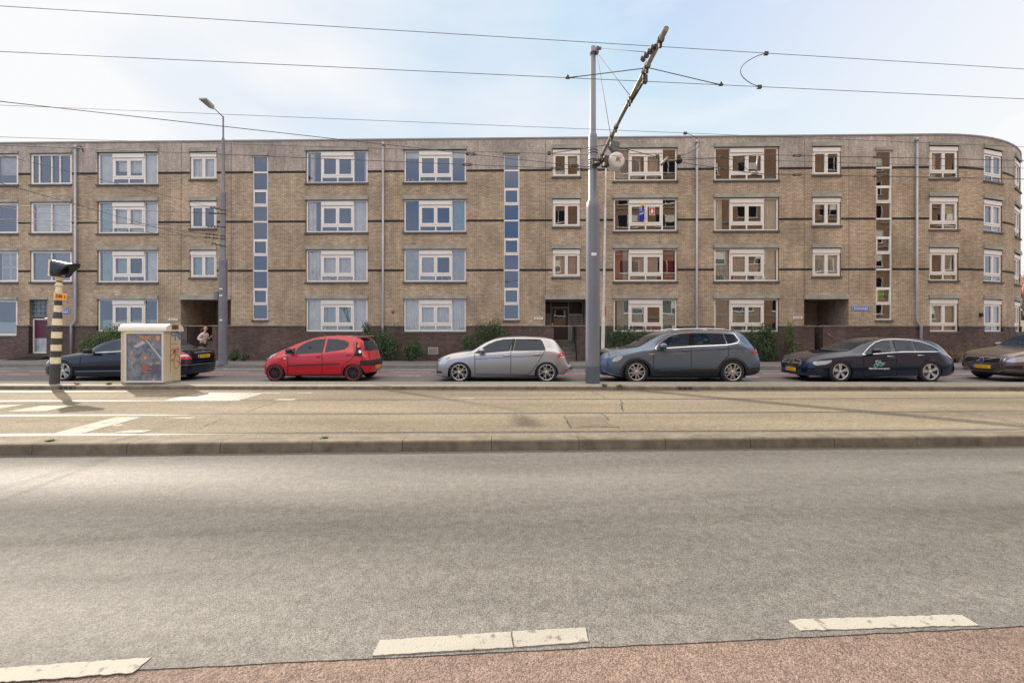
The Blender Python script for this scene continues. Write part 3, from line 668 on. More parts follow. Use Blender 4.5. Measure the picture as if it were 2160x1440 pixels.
# stairwell strips: one tall window, three lights to a storey
for ci, (s0, s1) in enumerate(STAIR):
    w, z0, h = s1-s0, 2.18, 8.54; c = Fp((s0+s1)/2); mb = MB()
    mb.box(-w/2, -w/2+.035, .03, .11, 0, h); mb.box(w/2-.06, w/2, .03, .11, 0, h); mb.box(-w/2+.035, w/2-.06, .031, .11, 0, .07); mb.box(-w/2+.035, w/2-.06, .031, .11, h-.06, h)
    z = h-.06; gl = []
    hs = [.80, .98, .66]; k = 0
    lim = [h-.06]
    lev = [BZ[2]-z0, BZ[1]-z0, BZ[0]-z0]; cuts = []
    for b in lev: cuts += [(b-.04, b+.04)]
    for b in lev: cuts += [(b-.98, b-.90), (b-1.78, b-1.68)]
    cuts = sorted(c_ for c_ in cuts if c_[0] > .1)
    for a, b_ in cuts: mb.box(-w/2+.035, w/2-.06, .032, .11, a, b_)
    zs = [.07]+[x for c_ in cuts for x in c_]+[h-.06]
    for j in range(0, len(zs), 2): 
        gl.append((-w/2+.035, w/2-.06, zs[j], zs[j+1]))
    for b in lev: rect(mb, -w/2+.035, w/2-.06, b-1.68, b-.98, .05, .015, .09)
    o = mb.build('stair_window', MATS['frame_white'], bld); o.location = (c.x, c.y-D0, z0); o.rotation_euler = (0, 0, -al)
    link('pane', panes_mesh(gl), o)
    link('lintel', lintel_mesh(w, .15), o).location.z = h+.002; link('sill', sill_mesh(w), o)
    q = MB(); x = w/2; q.add([(-x, .12, 0), (x, .12, 0), (x, .12, h), (-x, .12, h), (-x, 1.2, 0), (x, 1.2, 0), (x, 1.2, h), (-x, 1.2, h)], [(4, 5, 6, 7), (0, 4, 7, 3), (1, 2, 6, 5), (0, 1, 5, 4)])
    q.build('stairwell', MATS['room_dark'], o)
    if ci == 2:
        q = MB(); q.box(-w/2+.06, .12, .13, .14, 1.02, 1.55); q.build('green_panel', mat('lime', (.25, .65, .03), .6), o)
        q = MB(); q.box(-w/2+.06, .12, .125, .14, .86, 1.0); q.build('purple_panel', mat('purple', (.16, .05, .16), .6), o)
# left neighbour windows
def plain_window(s0, s1, z0, h, mull, dress, m='frame_white'):
    w = s1-s0; c = Fp((s0+s1)/2); mb = MB(); rect(mb, -w/2+.01, w/2-.01, .01, h-.01, .10, .03, .12)
    for u in mull: mb.box(-w/2+u*w-.03, -w/2+u*w+.03, .031, .12, .11, h-.11)
    o = mb.build('window', MATS[m]); o.parent = bldL; o.location = (c.x-bldL.location.x, c.y-D0, z0); o.rotation_euler = (0, 0, -al)
    link('pane', panes_mesh([(-w/2+.11, w/2-.11, .11, h-.11)]), o); link('lintel', lintel_mesh(w, .14), o).location.z = h+.002; link('sill', sill_mesh(w), o)
    link('room', room_mesh(w, h).mesh('room', MATS['room_dark']), o); W_ = w-.2
    for d in dress:
        a, b_, kk_, m_ = d[:4]; zz = (d[4]*h, d[5]*h) if len(d) > 4 else (.12, h-.1); x0, x1 = -W_/2+a*W_, -W_/2+b_*W_
        if kk_ == 'b': link('blind', blind_mesh(x0, x1, *zz, MATS[m_]), o)
        elif kk_ == 'p': q = MB(); q.box(x0, x1, .19, .2, *zz); q.build('window_film', MATS[m_], o)
        elif kk_ == 's':
            q = MB(); rect(q, x0, x1, .12, h-.1, .05, .14, .17); q.box(x0, x1, .14, .17, h*.5-.03, h*.5+.03); q.build('shutter', MATS[m_], o)
            q = MB(); z = .15
            while z < h-.15: q.box(x0+.05, x1-.05, .15, .165, z, z+.035); z += .06
            q.build('slats', MATS[m_], o)
    return o
z_ = lambda i: TZ[i]-1.66
plain_window(*LEFTW[1], z_(3), 1.64, [.2, .5, .7], [])
plain_window(*LEFTW[1], z_(2), 1.64, [.5], [(0, .98, 'p', 'curtain', .1, .96)])
plain_window(*LEFTW[1], z_(1), 1.64, [.5], [(0, .45, 'b', 'frame_grey'), (.55, 1, 'b', 'frame_grey')])
plain_window(*LEFTW[0], z_(3), 1.64, [.5], [(.5, 1, 'p', 'curtain_warm', .35, .9)])
plain_window(*LEFTW[0], z_(2), 1.64, [.5], [])
plain_window(*LEFTW[0], z_(1), 1.64, [.5], [(0, .5, 's', 'frame_white'), (.55, .78, 's', 'frame_white'), (.78, 1, 's', 'frame_white')])
plain_window(LEFTW[0][0], sx(36.5), 1.35, 1.90, [], [(0, 1, 'p', 'frost', .06, .38)])
for k, fw_ in enumerate(FARW):
    for i in range(4): plain_window(*fw_, z_(i), 1.64, [.5], [(0, .98, 'p', 'curtain', .1, .96)] if (i+k) % 3 == 0 else ([(0, .45, 'b', 'frame_grey')] if (i+k) % 3 == 1 else []))
# maroon door with glass blocks above
w = sx(100)-LDOOR[0]; c = Fp((LDOOR[0]+sx(100))/2); dpos = (c.x-bldL.location.x, c.y-D0, .42)
mb = MB(); rect(mb, -w/2, w/2, 0, 1.85, .07, .16, .24); o = mb.build('door_frame', MATS['frame_white'], bldL); o.location = dpos; o.rotation_euler = (0, 0, -al)
mb = MB(); mb.box(-w/2+.07, w/2-.07, .19, .23, .03, 1.78); d = mb.build('door', mat('maroon', (.10, .02, .045), .4, var=.1), bldL); d.location = dpos; d.rotation_euler = (0, 0, -al)
mb = MB(); mb.box(-w/2+.09, w/2-.09, .18, .19, .06, .80); mb.build('kick_plate', mat('brushed', (.5, .52, .54), .35, metal=.6, var=.25, vscale=3), d)
mb = MB(); mb.lathe([(0, .14), (.03, .14), (.03, .19)], 'Y', 10, Matrix.Translation((w/2-.14, 0, .92))); mb.build('knob', MATS['frame_white'], d)
mb = MB(); rect(mb, -w/2, w/2, 0, .93, .03, .10, .22); wB = mb.build('glass_block_window', MATS['concrete_dark'], bldL); wB.location = (dpos[0], dpos[1], 2.32); wB.rotation_euler = (0, 0, -al)
mb = MB(); nb = 4
for i in range(nb):
    for j in range(4):
        x0 = -w/2+.03+(w-.06)*i/nb; x1 = x0+(w-.06)/nb-.025; z0 = .03+.87*j/4; z1 = z0+.19
        mb.box(x0, x1, .13, .2, z0, z1)
mb.build('glass_blocks', mat('glass_block', (.10, .13, .15), .12, var=.6, vscale=12, coat=.5), wB)
mb = MB(); mb.box(-w/2, w/2, .205, .215, 0, .93); mb.build('mortar', mat('gb_mortar', (.35, .37, .38), .7), wB)
mb = MB(); mb.box(-w/2-.03, w/2+.03, -.05, .1, 0, .14); q = mb.build('lintel', MATS['concrete'], wB); q.location.z = .935
mb = MB(); mb.prism([(0.15, .30), (0.15, .12), (-.9, .12)], -w/2-.3, w/2+.1, 'YZ'); q = mb.build('ramp', MATS['black_plastic'], bldL); q.location = (dpos[0], dpos[1], 0)

# ---- porches: recess with brick cheeks, soffit, back wall, entrance screen, steps
for i, (a, b_, c, d, dep) in enumerate(PORCH):
    side = MB()
    def q3(s, o_, z): p_ = Fp(s, -o_); return (p_.x, p_.y, z)
    def panel(mb_, s_a, o_a, s_b, o_b, z0, z1):
        L_ = math.hypot(s_b-s_a, o_b-o_a); mb_.add([q3(s_a, o_a, z0), q3(s_b, o_b, z0), q3(s_b, o_b, z1), q3(s_a, o_a, z1)], [(0, 1, 2, 3)], uv=[(0, z0), (L_, z0), (L_, z1), (0, z1)])
    panel(side, a, 0, a, dep, 0, 3.27); panel(side, b_, 0, b_, dep, 0, 3.27); panel(side, a, dep, b_, dep, 0, 3.27)
    reparent(side.build('porch_wall', MATS['brick_yellow'], fix=False), bld)
    cl = MB(); cl.add([q3(a, 0, 3.268), q3(b_, 0, 3.268), q3(b_, dep, 3.268), q3(a, dep, 3.268)], [(0, 1, 2, 3)]); reparent(cl.build('porch_ceiling', MATS['concrete']), bld)
    p0 = Fp((a+b_)/2); w = b_-a
    lt = MB(); lt.box(-w/2-.01, w/2+.01, -.10, .12, 3.24, 3.46); q = lt.build('porch_lintel', MATS['concrete'], bld); q.location = (p0.x, p0.y-D0, 0); q.rotation_euler = (0, 0, -al)
    # dark plinth cheeks inside the recess and the stair between them
    stp = MB(); n = 5; run = min(dep-.25, 1.35)
    for k in range(n):
        o0 = .06+run*k/n; z1 = .12+(1.09-.12)*(k+1)/n
        for (lo, hi, zz0) in ((c+.003, d-.003, 0.0),):
            P4 = [q3(lo, o0, z1), q3(hi, o0, z1), q3(hi, dep, z1), q3(lo, dep, z1), q3(lo, o0, 0), q3(hi, o0, 0), q3(hi, o0-.02, z1), q3(lo, o0-.02, z1), q3(hi, o0-.02, z1-.045), q3(lo, o0-.02, z1-.045)]
            stp.add(P4, [(0, 1, 2, 3), (4, 5, 1, 0), (0, 1, 6, 7), (7, 6, 8, 9)])
    reparent(stp.build('steps', MATS['concrete_dark']), bld)
    ck = MB()
    for lo, hi in ((a, c), (d, b_)):
        if hi-lo < .05: continue
        panel(ck, hi if lo == a else lo, .0, hi if lo == a else lo, dep, 0, COPZ)
        ck.add([q3(lo, .0, COPZ), q3(hi, .0, COPZ), q3(hi, dep, COPZ), q3(lo, dep, COPZ)], [(0, 1, 2, 3)], uv=[(0, 0), (1, 0), (1, 1), (0, 1)])
    reparent(ck.build('porch_plinth', MATS['brick_plinth'], fix=False), bld)
    if i == 0: dl, dr = sx(452)+.35, sx(452)+1.6      # door at the right of the deep recess
    # entrance screen
    ang = -al; yb = dep-.06
    if i == 1: lay = [(c-.42, c-.02, 'side'), (c-.02, d-.30, 'door'), (d-.30, b_-.06, 'side')]
    elif i == 2: lay = [(a+.0, a+.42, 'side'), (a+.5, a+1.35, 'door2')]
    else: lay = [(b_-1.25, b_-.45, 'door2'), (b_-.42, b_-.0, 'side')]
    for s0, s1, kd in lay:
        w = s1-s0; p_ = Fp((s0+s1)/2, -yb)
        if kd.startswith('door'):
            mb = MB(); rect(mb, -w/2-.045, w/2+.045, 0, 2.16, .045, -.06, .04); mb.box(-w/2, w/2, -.05, .04, 1.78, 1.84); o = mb.build('entrance_frame', MATS['frame_brown'], bld); o.location = (p_.x, p_.y-D0, 1.1); o.rotation_euler = (0, 0, ang)
            mb = MB(); rect(mb, -w/2, w/2, .03, 1.78, .13, -.03, .02, wb=.75); o = mb.build('entrance_door', mat('door_brown', (.035, .018, .015), .35), bld); o.location = (p_.x, p_.y-D0, 1.1); o.rotation_euler = (0, 0, ang)
            mb = MB(); mb.add([(-w/2+.12, 0, .77), (w/2-.12, 0, .77), (w/2-.12, 0, 1.66), (-w/2+.12, 0, 1.66)], [(0, 1, 2, 3)]); mb.build('pane', MATS['pane_dark'], o)
            mb = MB(); mb.box(-w/2+.03, -w/2+.07, -.06, -.03, .78, .98); mb.box(-w/2+.03, -w/2+.12, -.08, -.06, .9, .93); mb.build('handle', MATS['frame_white'], o)
            mb = MB(); mb.box(-w/2, w/2, -.0, .01, 1.84, 2.12); mb.build('transom_light', MATS['black_gloss'], o)
        else:
            mb = MB(); rect(mb, -w/2, w/2, .78, 2.16, .045, -.05, .04); mb.box(-w/2+.04, w/2-.04, -.04, .03, 1.42, 1.48); mb.box(-w/2+.045, w/2-.045, -.02, .0, .82, 1.42); mb.box(-w/2, w/2, -.03, .02, .0, .78)
            o = mb.build('letterbox_panel', MATS['frame_brown'], bld); o.location = (p_.x, p_.y-D0, 1.1); o.rotation_euler = (0, 0, ang)
            mb = MB(); mb.box(-w/2+.05, w/2-.05, -.015, .0, 1.48, 2.1); mb.build('side_light', MATS['black_gloss'], o)
            mb = MB()
            for r_ in range(4):
                for c_ in range(2):
                    x0 = -w/2+.07+c_*(w-.14)/2; mb.box(x0, x0+(w-.14)/2-.03, -.03, -.02, .88+r_*.13, .92+r_*.13)
            mb.build('letter_slots', MATS['black_plastic'], o)
    if i:
        mb = MB(); s_ = d+.02 if i == 2 else d-.02; pa, pb = (Fp(s_, -.05), Fp(s_+(.48 if i == 2 else -.0), .08+(.5 if i == 1 else 0)))
        if i == 2: mb.tube([(pa.x, pa.y, 1.86), (pb.x, pb.y, 1.22)], .022); mm = MATS['zinc']
        else: 
            q0, q1 = Fp(d-.1, -.9), Fp(d-.06, .25); mb.tube([(q0.x, q0.y, 1.12), (q0.x, q0.y, 1.95), (q1.x, q1.y, 1.05), (q1.x, q1.y, .12)], .02); mm = MATS['black_plastic']
        reparent(mb.build('handrail', mm), bld)
# ---- downpipes
for px, jog in ((163, -1), (809, 0), (1468, 0), (1930, 1)):
    s = sx(px); par = bldL if px < 200 else bld; p = lambda ds, z, o=.10: Fp(s+ds, o)+Vector((0, 0, z))
    mb = MB(); j = jog*.16 if jog else .0; o2 = .15
    mb.tube([p(0, 11.22), p(0, 2.2), p(0, 2.12), p(j, 1.86, o2), p(j, 1.78, o2), p(j, .14, o2)], .058, 12)
    mb.tube([p(0, 11.12), p(0, 11.3)], .075, 12)
    o = reparent(mb.build('downpipe', MATS['zinc']), par)
    mb = MB()
    for z in (2.7, 4.3, 5.9, 7.5, 9.1, 10.5): mb.tube([p(0, z), p(0, z+.03)], .066, 12); mb.box(*[v for v in ((p(0, z).x-.02), (p(0, z).x+.02), p(0, z).y, p(0, z).y+.1, z, z+.03)])
    b = mb.build('pipe_brackets', MATS['sill_dark']); b.parent = o; b.matrix_parent_inverse = o.matrix_parent_inverse.copy()
# bracket on the roof line at the left, wall vent
mb = MB(); p = Fp(sx(172), .1)
mb.tube([(p.x-.1, p.y, 11.3), (p.x+.15, p.y, 11.2)], .015); mb.tube([(p.x, p.y, 11.28), (p.x+.1, p.y+.1, 11.0)], .02); mb.tube([(p.x+.15, p.y, 11.2), (p.x+.15, p.y, 10.95)], .015)
reparent(mb.build('wall_bracket', MATS['wire']), bld)
s = sx(914); p = Fp(s, .055); e = MB(); rect(e, -.26, .26, 0, .36, .03, -.01, .03)
for k in range(6): e.box(-.23, .23, -.005, .02, .05+k*.05, .075+k*.05)
o = e.build('wall_vent', MATS['frame_grey'], bld); o.location = (p.x, p.y-D0, .42); o.rotation_euler = (0, 0, -al)

# ---- signs fixed to the wall
def wall_sign(name, px, py, w, h, txt, bgm, fgm, label, cat, size, off=.02, border=None):
    s = sx(px); p = Fp(s, off); z = EYE+(HZ-py)/F*p.y
    e = empty(name, (p.x, p.y, z), -al, label=label, cat=cat, group={'street_name_sign': 'street name signs', 'house_number_sign': 'house number signs'}.get(name))
    mb = MB(); mb.box(-w/2, w/2, -.012, .012, -h/2, h/2); mb.build('plate', MATS[bgm], e)
    if border:
        mb = MB(); rect(mb, -w/2+.012, w/2-.012, -h/2+.012, h/2-.012, .012, -.015, -.011); mb.build('border', MATS[border], e)
    text_mesh(txt, size, MATS[fgm], 'lettering', e, Matrix.Translation((0, -.013, 0)) @ STAND, bold=.002)
wall_sign('street_name_sign', 1815, 649.5, .88, .20, 'Boezemsingel', 'sign_blue', 'white_paint', 'blue street name sign right of the entrance with the sloping handrail', 'street sign', .125, border='white_paint')
wall_sign('street_name_sign', 131, 658, .88, .20, 'Boezemsingel', 'sign_blue', 'white_paint', 'blue street name sign partly hidden by the striped signal post', 'street sign', .125, border='white_paint')
wall_sign('house_number_sign', 366, 674.5, .48, .115, '133 t/m 147', 'white_paint', 'black', 'white house number plate left of the porch behind the dark saloon', 'number sign', .075)
wall_sign('house_number_sign', 1136, 671.5, .44, .11, '107 t/m 131', 'white_paint', 'black', 'white house number plate left of the brown entrance door by the mast', 'number sign', .07)
wall_sign('house_number_sign', 1682, 669.5, .44, .11, '81 t/m 105', 'white_paint', 'black', 'white house number plate left of the porch with the sloping handrail', 'number sign', .07)
s = sx(829); p = Fp(s, .02); e = empty('wall_ornament', (p.x, p.y, 2.62), -al, label='small dark red round badge on the bricks right of the middle downpipe', cat='wall badge')
mb = MB(); mb.lathe([(0, -.02), (.05, -.02), (.08, .0), (.08, .02)], 'Y', 14); mb.build('disc', mat('badge_red', (.35, .05, .10), .5), e)
s = sx(2068); p = Fp(s_of_px(2067), .05); mb = MB(); mb.box(-.06, .06, -.06, .06, 0, .2); o = mb.build('doorbell_box', MATS['black_plastic'], bld); o.location = (p.x, p.y-D0, 2.35)
# sale board and red poster in the empty flat
c = saleW; e = empty('sale_board', (0, 0, 0), label='angled blue and yellow sale board behind the glass of a second storey window', cat='sale board')
bpy.context.view_layer.update(); MW = c.matrix_world.copy()
e.location = MW @ Vector((-.24, .03, .95)); e.rotation_euler = (0, 0, -al+R(-62))
mb = MB(); mb.box(-.27, .27, -.008, .008, -.42, .30); mb.build('board', mat('deep_blue', (.01, .03, .42), .4), e)
mb = MB(); mb.box(-.27, .27, -.008, .008, .302, .45); mb.build('header', mat('sale_yellow', (.8, .6, .05), .4), e)
text_mesh('TE', .26, MATS['white_paint'], 'lettering', e, Matrix.Translation((0, -.010, .16)) @ STAND, bold=.004)
text_mesh('KOOP', .165, MATS['white_paint'], 'lettering', e, Matrix.Translation((0, -.010, -.06)) @ STAND, bold=.004)
e = empty('window_poster', MW @ Vector((.34, .022, 1.03)), -al, label='red poster with pale border and figure in the right casement of the sale flat', cat='poster')
mb = MB(); mb.box(-.145, .145, 0, .004, -.21, .21); mb.build('border', MATS['white_paint'], e)
mb = MB(); mb.box(-.125, .125, -.003, 0, -.19, .19); mb.build('sheet', mat('poster_red', (.55, .05, .04), .5), e)
mb = MB(); mb.prism([(-.05, -.09), (.05, -.09), (.07, -.02), (.06, .05), (.03, .10), (-.01, .12), (-.05, .04), (-.06, -.03)], -.006, -.003); mb.prism([(-.09, -.15), (-.07, -.17), (-.05, -.15), (-.07, -.13)], -.006, -.003); mb.box(-.04, .08, -.006, -.003, -.158, -.142); mb.box(-.06, .06, -.006, -.003, .145, .16)
mb.build('figure', MATS['white_paint'], e)
# ================================================================== CARS
def interp(pts):
    """monotone cubic through (x, value) points"""
    pts = sorted(pts); xs = [p[0] for p in pts]; ys = [p[1] for p in pts]; n = len(pts)
    d = [(ys[i+1]-ys[i])/(xs[i+1]-xs[i]+1e-9) for i in range(n-1)]
    m = [d[0]]+[0 if d[i-1]*d[i] <= 0 else 2*d[i-1]*d[i]/(d[i-1]+d[i]) for i in range(1, n-1)]+[d[-1]]
    def f(x):
        if x <= xs[0]: return ys[0]
        if x >= xs[-1]: return ys[-1]
        i = max(k for k in range(n) if xs[k] <= x); i = min(i, n-2); h = xs[i+1]-xs[i]; t = (x-xs[i])/h
        return (2*t**3-3*t**2+1)*ys[i]+(t**3-2*t**2+t)*h*m[i]+(-2*t**3+3*t**2)*ys[i+1]+(t**3-t**2)*h*m[i+1]
    return f
for nm, c, mt, rg in (('paint_red', (.50, .003, .018), .0, .3), ('paint_silver', (.43, .43, .45), .75, .33), ('paint_bluegrey', (.12, .165, .235), .6, .26),
                      ('paint_black', (.008, .018, .05), .4, .2), ('paint_navy', (.006, .013, .035), .4, .2), ('paint_brown', (.20, .155, .14), .75, .3)):
    mat(nm, c, rg, metal=mt, coat=.75, spec=.5)
mat('car_glass', (.008, .02, .04), .012, spec=.42)
mat('chrome', (.75, .76, .78), .12, metal=1)
mat('alloy', (.62, .62, .63), .28, metal=.85)
mat('alloy_light', (.66, .66, .66), .3, metal=.6)
mat('wheel_dark', (.02, .02, .025), .35, metal=.4)
mat('lamp_red', (.62, .01, .02), .12, coat=1)
mat('lamp_clear', (.55, .60, .66), .06, metal=.35, coat=1)
mat('lamp_white', (.75, .72, .72), .15, coat=1)
mat('lamp_orange', (.8, .25, .05), .15, coat=1)
mat('arch_black', (.02, .021, .023), .6)
mat('rim_red', (.6, .02, .05), .35)
mat('brake', (.30, .25, .17), .45, metal=.5)
mat('seam', (.004, .004, .005), .6)
class Car:
    def __init__(s, name, label, px0, D, L, Wd, T, paint, wheels, wr, top, belt, bottom, roofw, rot=0.0, sh=0, arch=.045, group='cars on the far carriageway', local=None, cat='car', plan=None):
        s.T = T; s.D = D; s.p = F/D; s.px0 = px0; s.L = L; s.H = Wd/2
        s.e = empty(name, ((px0-1080)/F*D, D+s.H, 0), rot, label=label, cat=cat, group=group)
        conv = (lambda q: q) if local else s.cv
        s.paint = MATS[paint]; s.wh = [conv(w) for w in wheels] ; s.wr = wr
        top = [conv(q) for q in top]; belt = [conv(q) for q in belt]; bot = [conv(q) for q in bottom]
        Tf, Bf, Lf = interp(top), interp(belt), interp(bot)
        rw = interp(roofw); H = s.H
        Wf = interp(plan or [(0, .62), (.05, .77), (.14, .875), (.30, .94), (.55, .975), (.95, .995), (L*.5, 1.0), (L-.9, .99), (L-.5, .965), (L-.28, .92), (L-.12, .85), (L-.04, .75), (L, .64)])
        xs = [0, .015, .04, .07, .11, .16, .22, .29, .37, .46]; x = .55
        while x < L-.5: xs.append(x); x += .075
        xs += [L-q for q in (.46, .37, .29, .22, .16, .11, .07, .04, .015, 0)]
        V = []; n = 0
        for x in xs:
            t, b, bl = Tf(x), Lf(x), Bf(x); w = H*Wf(x); bl = min(bl, t-.015); b = min(b, bl-.08); g = t-bl; r = rw(x)*w
            h = bl-b
            sec = [(0, b), (.80*w, b), (.93*w, b+.03*min(1, h)), (.975*w, b+.12*h), (.99*w, b+.28*h), (1.0*w, b+.5*h), (1.0*w, b+.68*h), (.985*w, b+.85*h), (.968*w, b+.95*h), (.945*w, bl)]
            y0 = .925*w
            for k, (f, gz) in enumerate(((.0, .04), (.25, .28), (.55, .58), (.82, .84), (.94, .93))): sec.append((y0+(r-y0)*f, bl+g*gz))
            sec += [(r*.86, bl+g*.972), (r*.6, bl+g*.99), (r*.3, bl+g*.998), (0, t)]
            n = len(sec); V.append(sec)
        bm = bmesh.new(); rows = []
        for x, sec in zip(xs, V):
            row = [bm.verts.new((x, -y, z)) for y, z in sec]+[bm.verts.new((x, y, z)) for y, z in sec[-2:0:-1]]; rows.append(row)
        m = len(rows[0])
        for a, b_ in zip(rows, rows[1:]):
            for i in range(m): bm.faces.new((a[i], a[(i+1) % m], b_[(i+1) % m], b_[i]))
        bm.faces.new(rows[0]); bm.faces.new(rows[-1][::-1])
        for f in bm.faces: f.smooth = True
        bmesh.ops.recalc_face_normals(bm, faces=bm.faces)
        me = bpy.data.meshes.new('body'); bm.to_mesh(me); bm.free(); me.materials.append(s.paint); me.materials.append(MATS['arch_black'])
        s.bvh0 = None
        tmp = bpy.data.objects.new('tmp', me); COL.objects.link(tmp)
        cut = []
        for wx, wz in s.wh:
            for sg in (-1, 1):
                mb = MB(); rr = wr+arch; M = Matrix.Translation((wx, 0, wz))
                pr = [(rr*math.cos(2*math.pi*k/40), rr*math.sin(2*math.pi*k/40)) for k in range(40)]
                pr = [(wx+a, wz+b) for a, b in pr]
                y0, y1 = (-H-.3, -H+.34) if sg < 0 else (H-.34, H+.3)
                mb.prism(pr, y0, y1); mm = mb.mesh('cut', [MATS['arch_black']]); co = bpy.data.objects.new('cut', mm); COL.objects.link(co); cut.append(co)
                md = tmp.modifiers.new('b', 'BOOLEAN'); md.operation = 'DIFFERENCE'; md.solver = 'EXACT'; md.object = co; md.material_mode = 'TRANSFER'
        bpy.context.view_layer.update(); dg = bpy.context.evaluated_depsgraph_get()
        ev = bpy.data.meshes.new_from_object(tmp.evaluated_get(dg)); ev.name = 'body'
        bm = bmesh.new(); bm.from_mesh(me); s.bvh = BVHTree.FromBMesh(bm); bm.free()
        for o in [tmp]+cut: bpy.data.objects.remove(o)
        for p in ev.polygons: p.use_smooth = True
        try: ev.set_sharp_from_angle(angle=R(38))
        except Exception: pass
        s.body = link('body', ev, s.e)
    def cv(s, q):
        ox, oy, sc = s.T; px, py = ox+q[0]/sc, oy+q[1]/sc
        return ((px-s.px0)/s.p, EYE+(HZ-py)/s.p)
    def proj(s, a, b, view, off):
        if view in 'CD':        # seen along the line of sight, and mirrored to the far side
            o = Vector((-s.e.location.x, -s.e.location.y, EYE)); d = (Vector((a, -s.H, b))-o).normalized()
            loc, nr, i, dist = s.bvh.ray_cast(o, d)
            if loc is None or loc.y > -.2: return s.proj(a, b, 'L' if view == 'C' else 'R', off)
            if nr.dot(d) > 0: nr = -nr
            q = loc+nr*off; return q if view == 'C' else Vector((q.x, -q.y, q.z))
        o, d = {'L': (Vector((a, -4, b)), Vector((0, 1, 0))), 'R': (Vector((a, 4, b)), Vector((0, -1, 0))), 'F': (Vector((-4, a, b)), Vector((1, 0, 0))),
                'B': (Vector((s.L+4, a, b)), Vector((-1, 0, 0))), 'T': (Vector((a, b, 5)), Vector((0, 0, -1)))}[view]
        loc, nr, i, dist = s.bvh.ray_cast(o, d)
        if loc is None:
            q = o+d*4 if view != 'T' else o+d*4; loc, nr, i, dist = s.bvh.find_nearest(q)
        if nr.dot(d) > 0: nr = -nr
        return loc+nr*off
    def patch(s, name, poly, m, view='L', off=.006, raw=False, parent=None, both=False, res=.05, label=None):
        if not raw: poly = [s.cv(q) for q in poly]
        bm = bmesh.new(); vs = [bm.verts.new((a, b, 0)) for a, b in poly]; bm.faces.new(vs)
        for ax in (0, 1):
            lo, hi = min(q[ax] for q in poly), max(q[ax] for q in poly); k = math.ceil(lo/res)*res
            while k < hi:
                no = Vector((1, 0, 0)) if ax == 0 else Vector((0, 1, 0))
                bmesh.ops.bisect_plane(bm, geom=bm.verts[:]+bm.edges[:]+bm.faces[:], plane_co=no*(k+1e-4), plane_no=no, dist=1e-5); k += res
        allv, allf = [], []
        bm.verts.index_update(); base = [(v.co.x, v.co.y) for v in bm.verts]; fs = [[v.index for v in f.verts] for f in bm.faces]; bm.free()
        mm = m if not isinstance(m, str) else MATS[m]
        far_v = 'R'
        if view == 'L' and not raw: view, far_v = 'C', 'D'
        if both:
            far = [s.proj(a, b, far_v, off) for a, b in base] if view in 'LC' else ([s.proj(a, -b, view, off) for a, b in base] if view == 'T' else [s.proj(-a, b, view, off) for a, b in base])
            MB().add(far, fs, True).build(name, mm, parent or s.e, label=label)
        return MB().add([s.proj(a, b, view, off) for a, b in base], fs, True).build(name, mm, parent or s.e, label=label)
    def line(s, name, pts, w, m, view='L', off=.004, raw=False, parent=None, both=True, th=0):
        if not raw: pts = [s.cv(q) for q in pts]
        two = both and view == 'L'; fv = 'R'
        if view == 'L' and not raw: view, fv = 'C', 'D'
        P_ = [Vector(p) for p in pts]; dense = []
        for a, b in zip(P_, P_[1:]):
            n = max(1, int((b-a).length/.05)); dense += [a.lerp(b, i/n) for i in range(n)]
        dense.append(P_[-1]); mb = MB()
        for vw in ([view, fv] if two else [view]):
            vs = []
            for i, q in enumerate(dense):
                t = (dense[min(i+1, len(dense)-1)]-dense[max(i-1, 0)]).normalized(); nrm = Vector((-t.y, t.x))*w/2
                vs += [s.proj(q.x+nrm.x, q.y+nrm.y, vw, off), s.proj(q.x-nrm.x, q.y-nrm.y, vw, off)]
            mb = MB().add(vs, [(2*i, 2*i+2, 2*i+3, 2*i+1) for i in range(len(dense)-1)], True); o = mb.build(name, MATS[m], parent or s.e)
            first = o if vw == view else first
        return first
    def bar(s, name, pts, r, m, off=.02, both=True, view='L', raw=False, parent=None):
        if not raw: pts = [s.cv(q) for q in pts]
        for vw in ([view, 'R'] if both and view == 'L' else [view]): o = MB().tube([s.proj(a, b, vw, off) for a, b in pts], r, 8).build(name, MATS[m], parent or s.e)
        return o
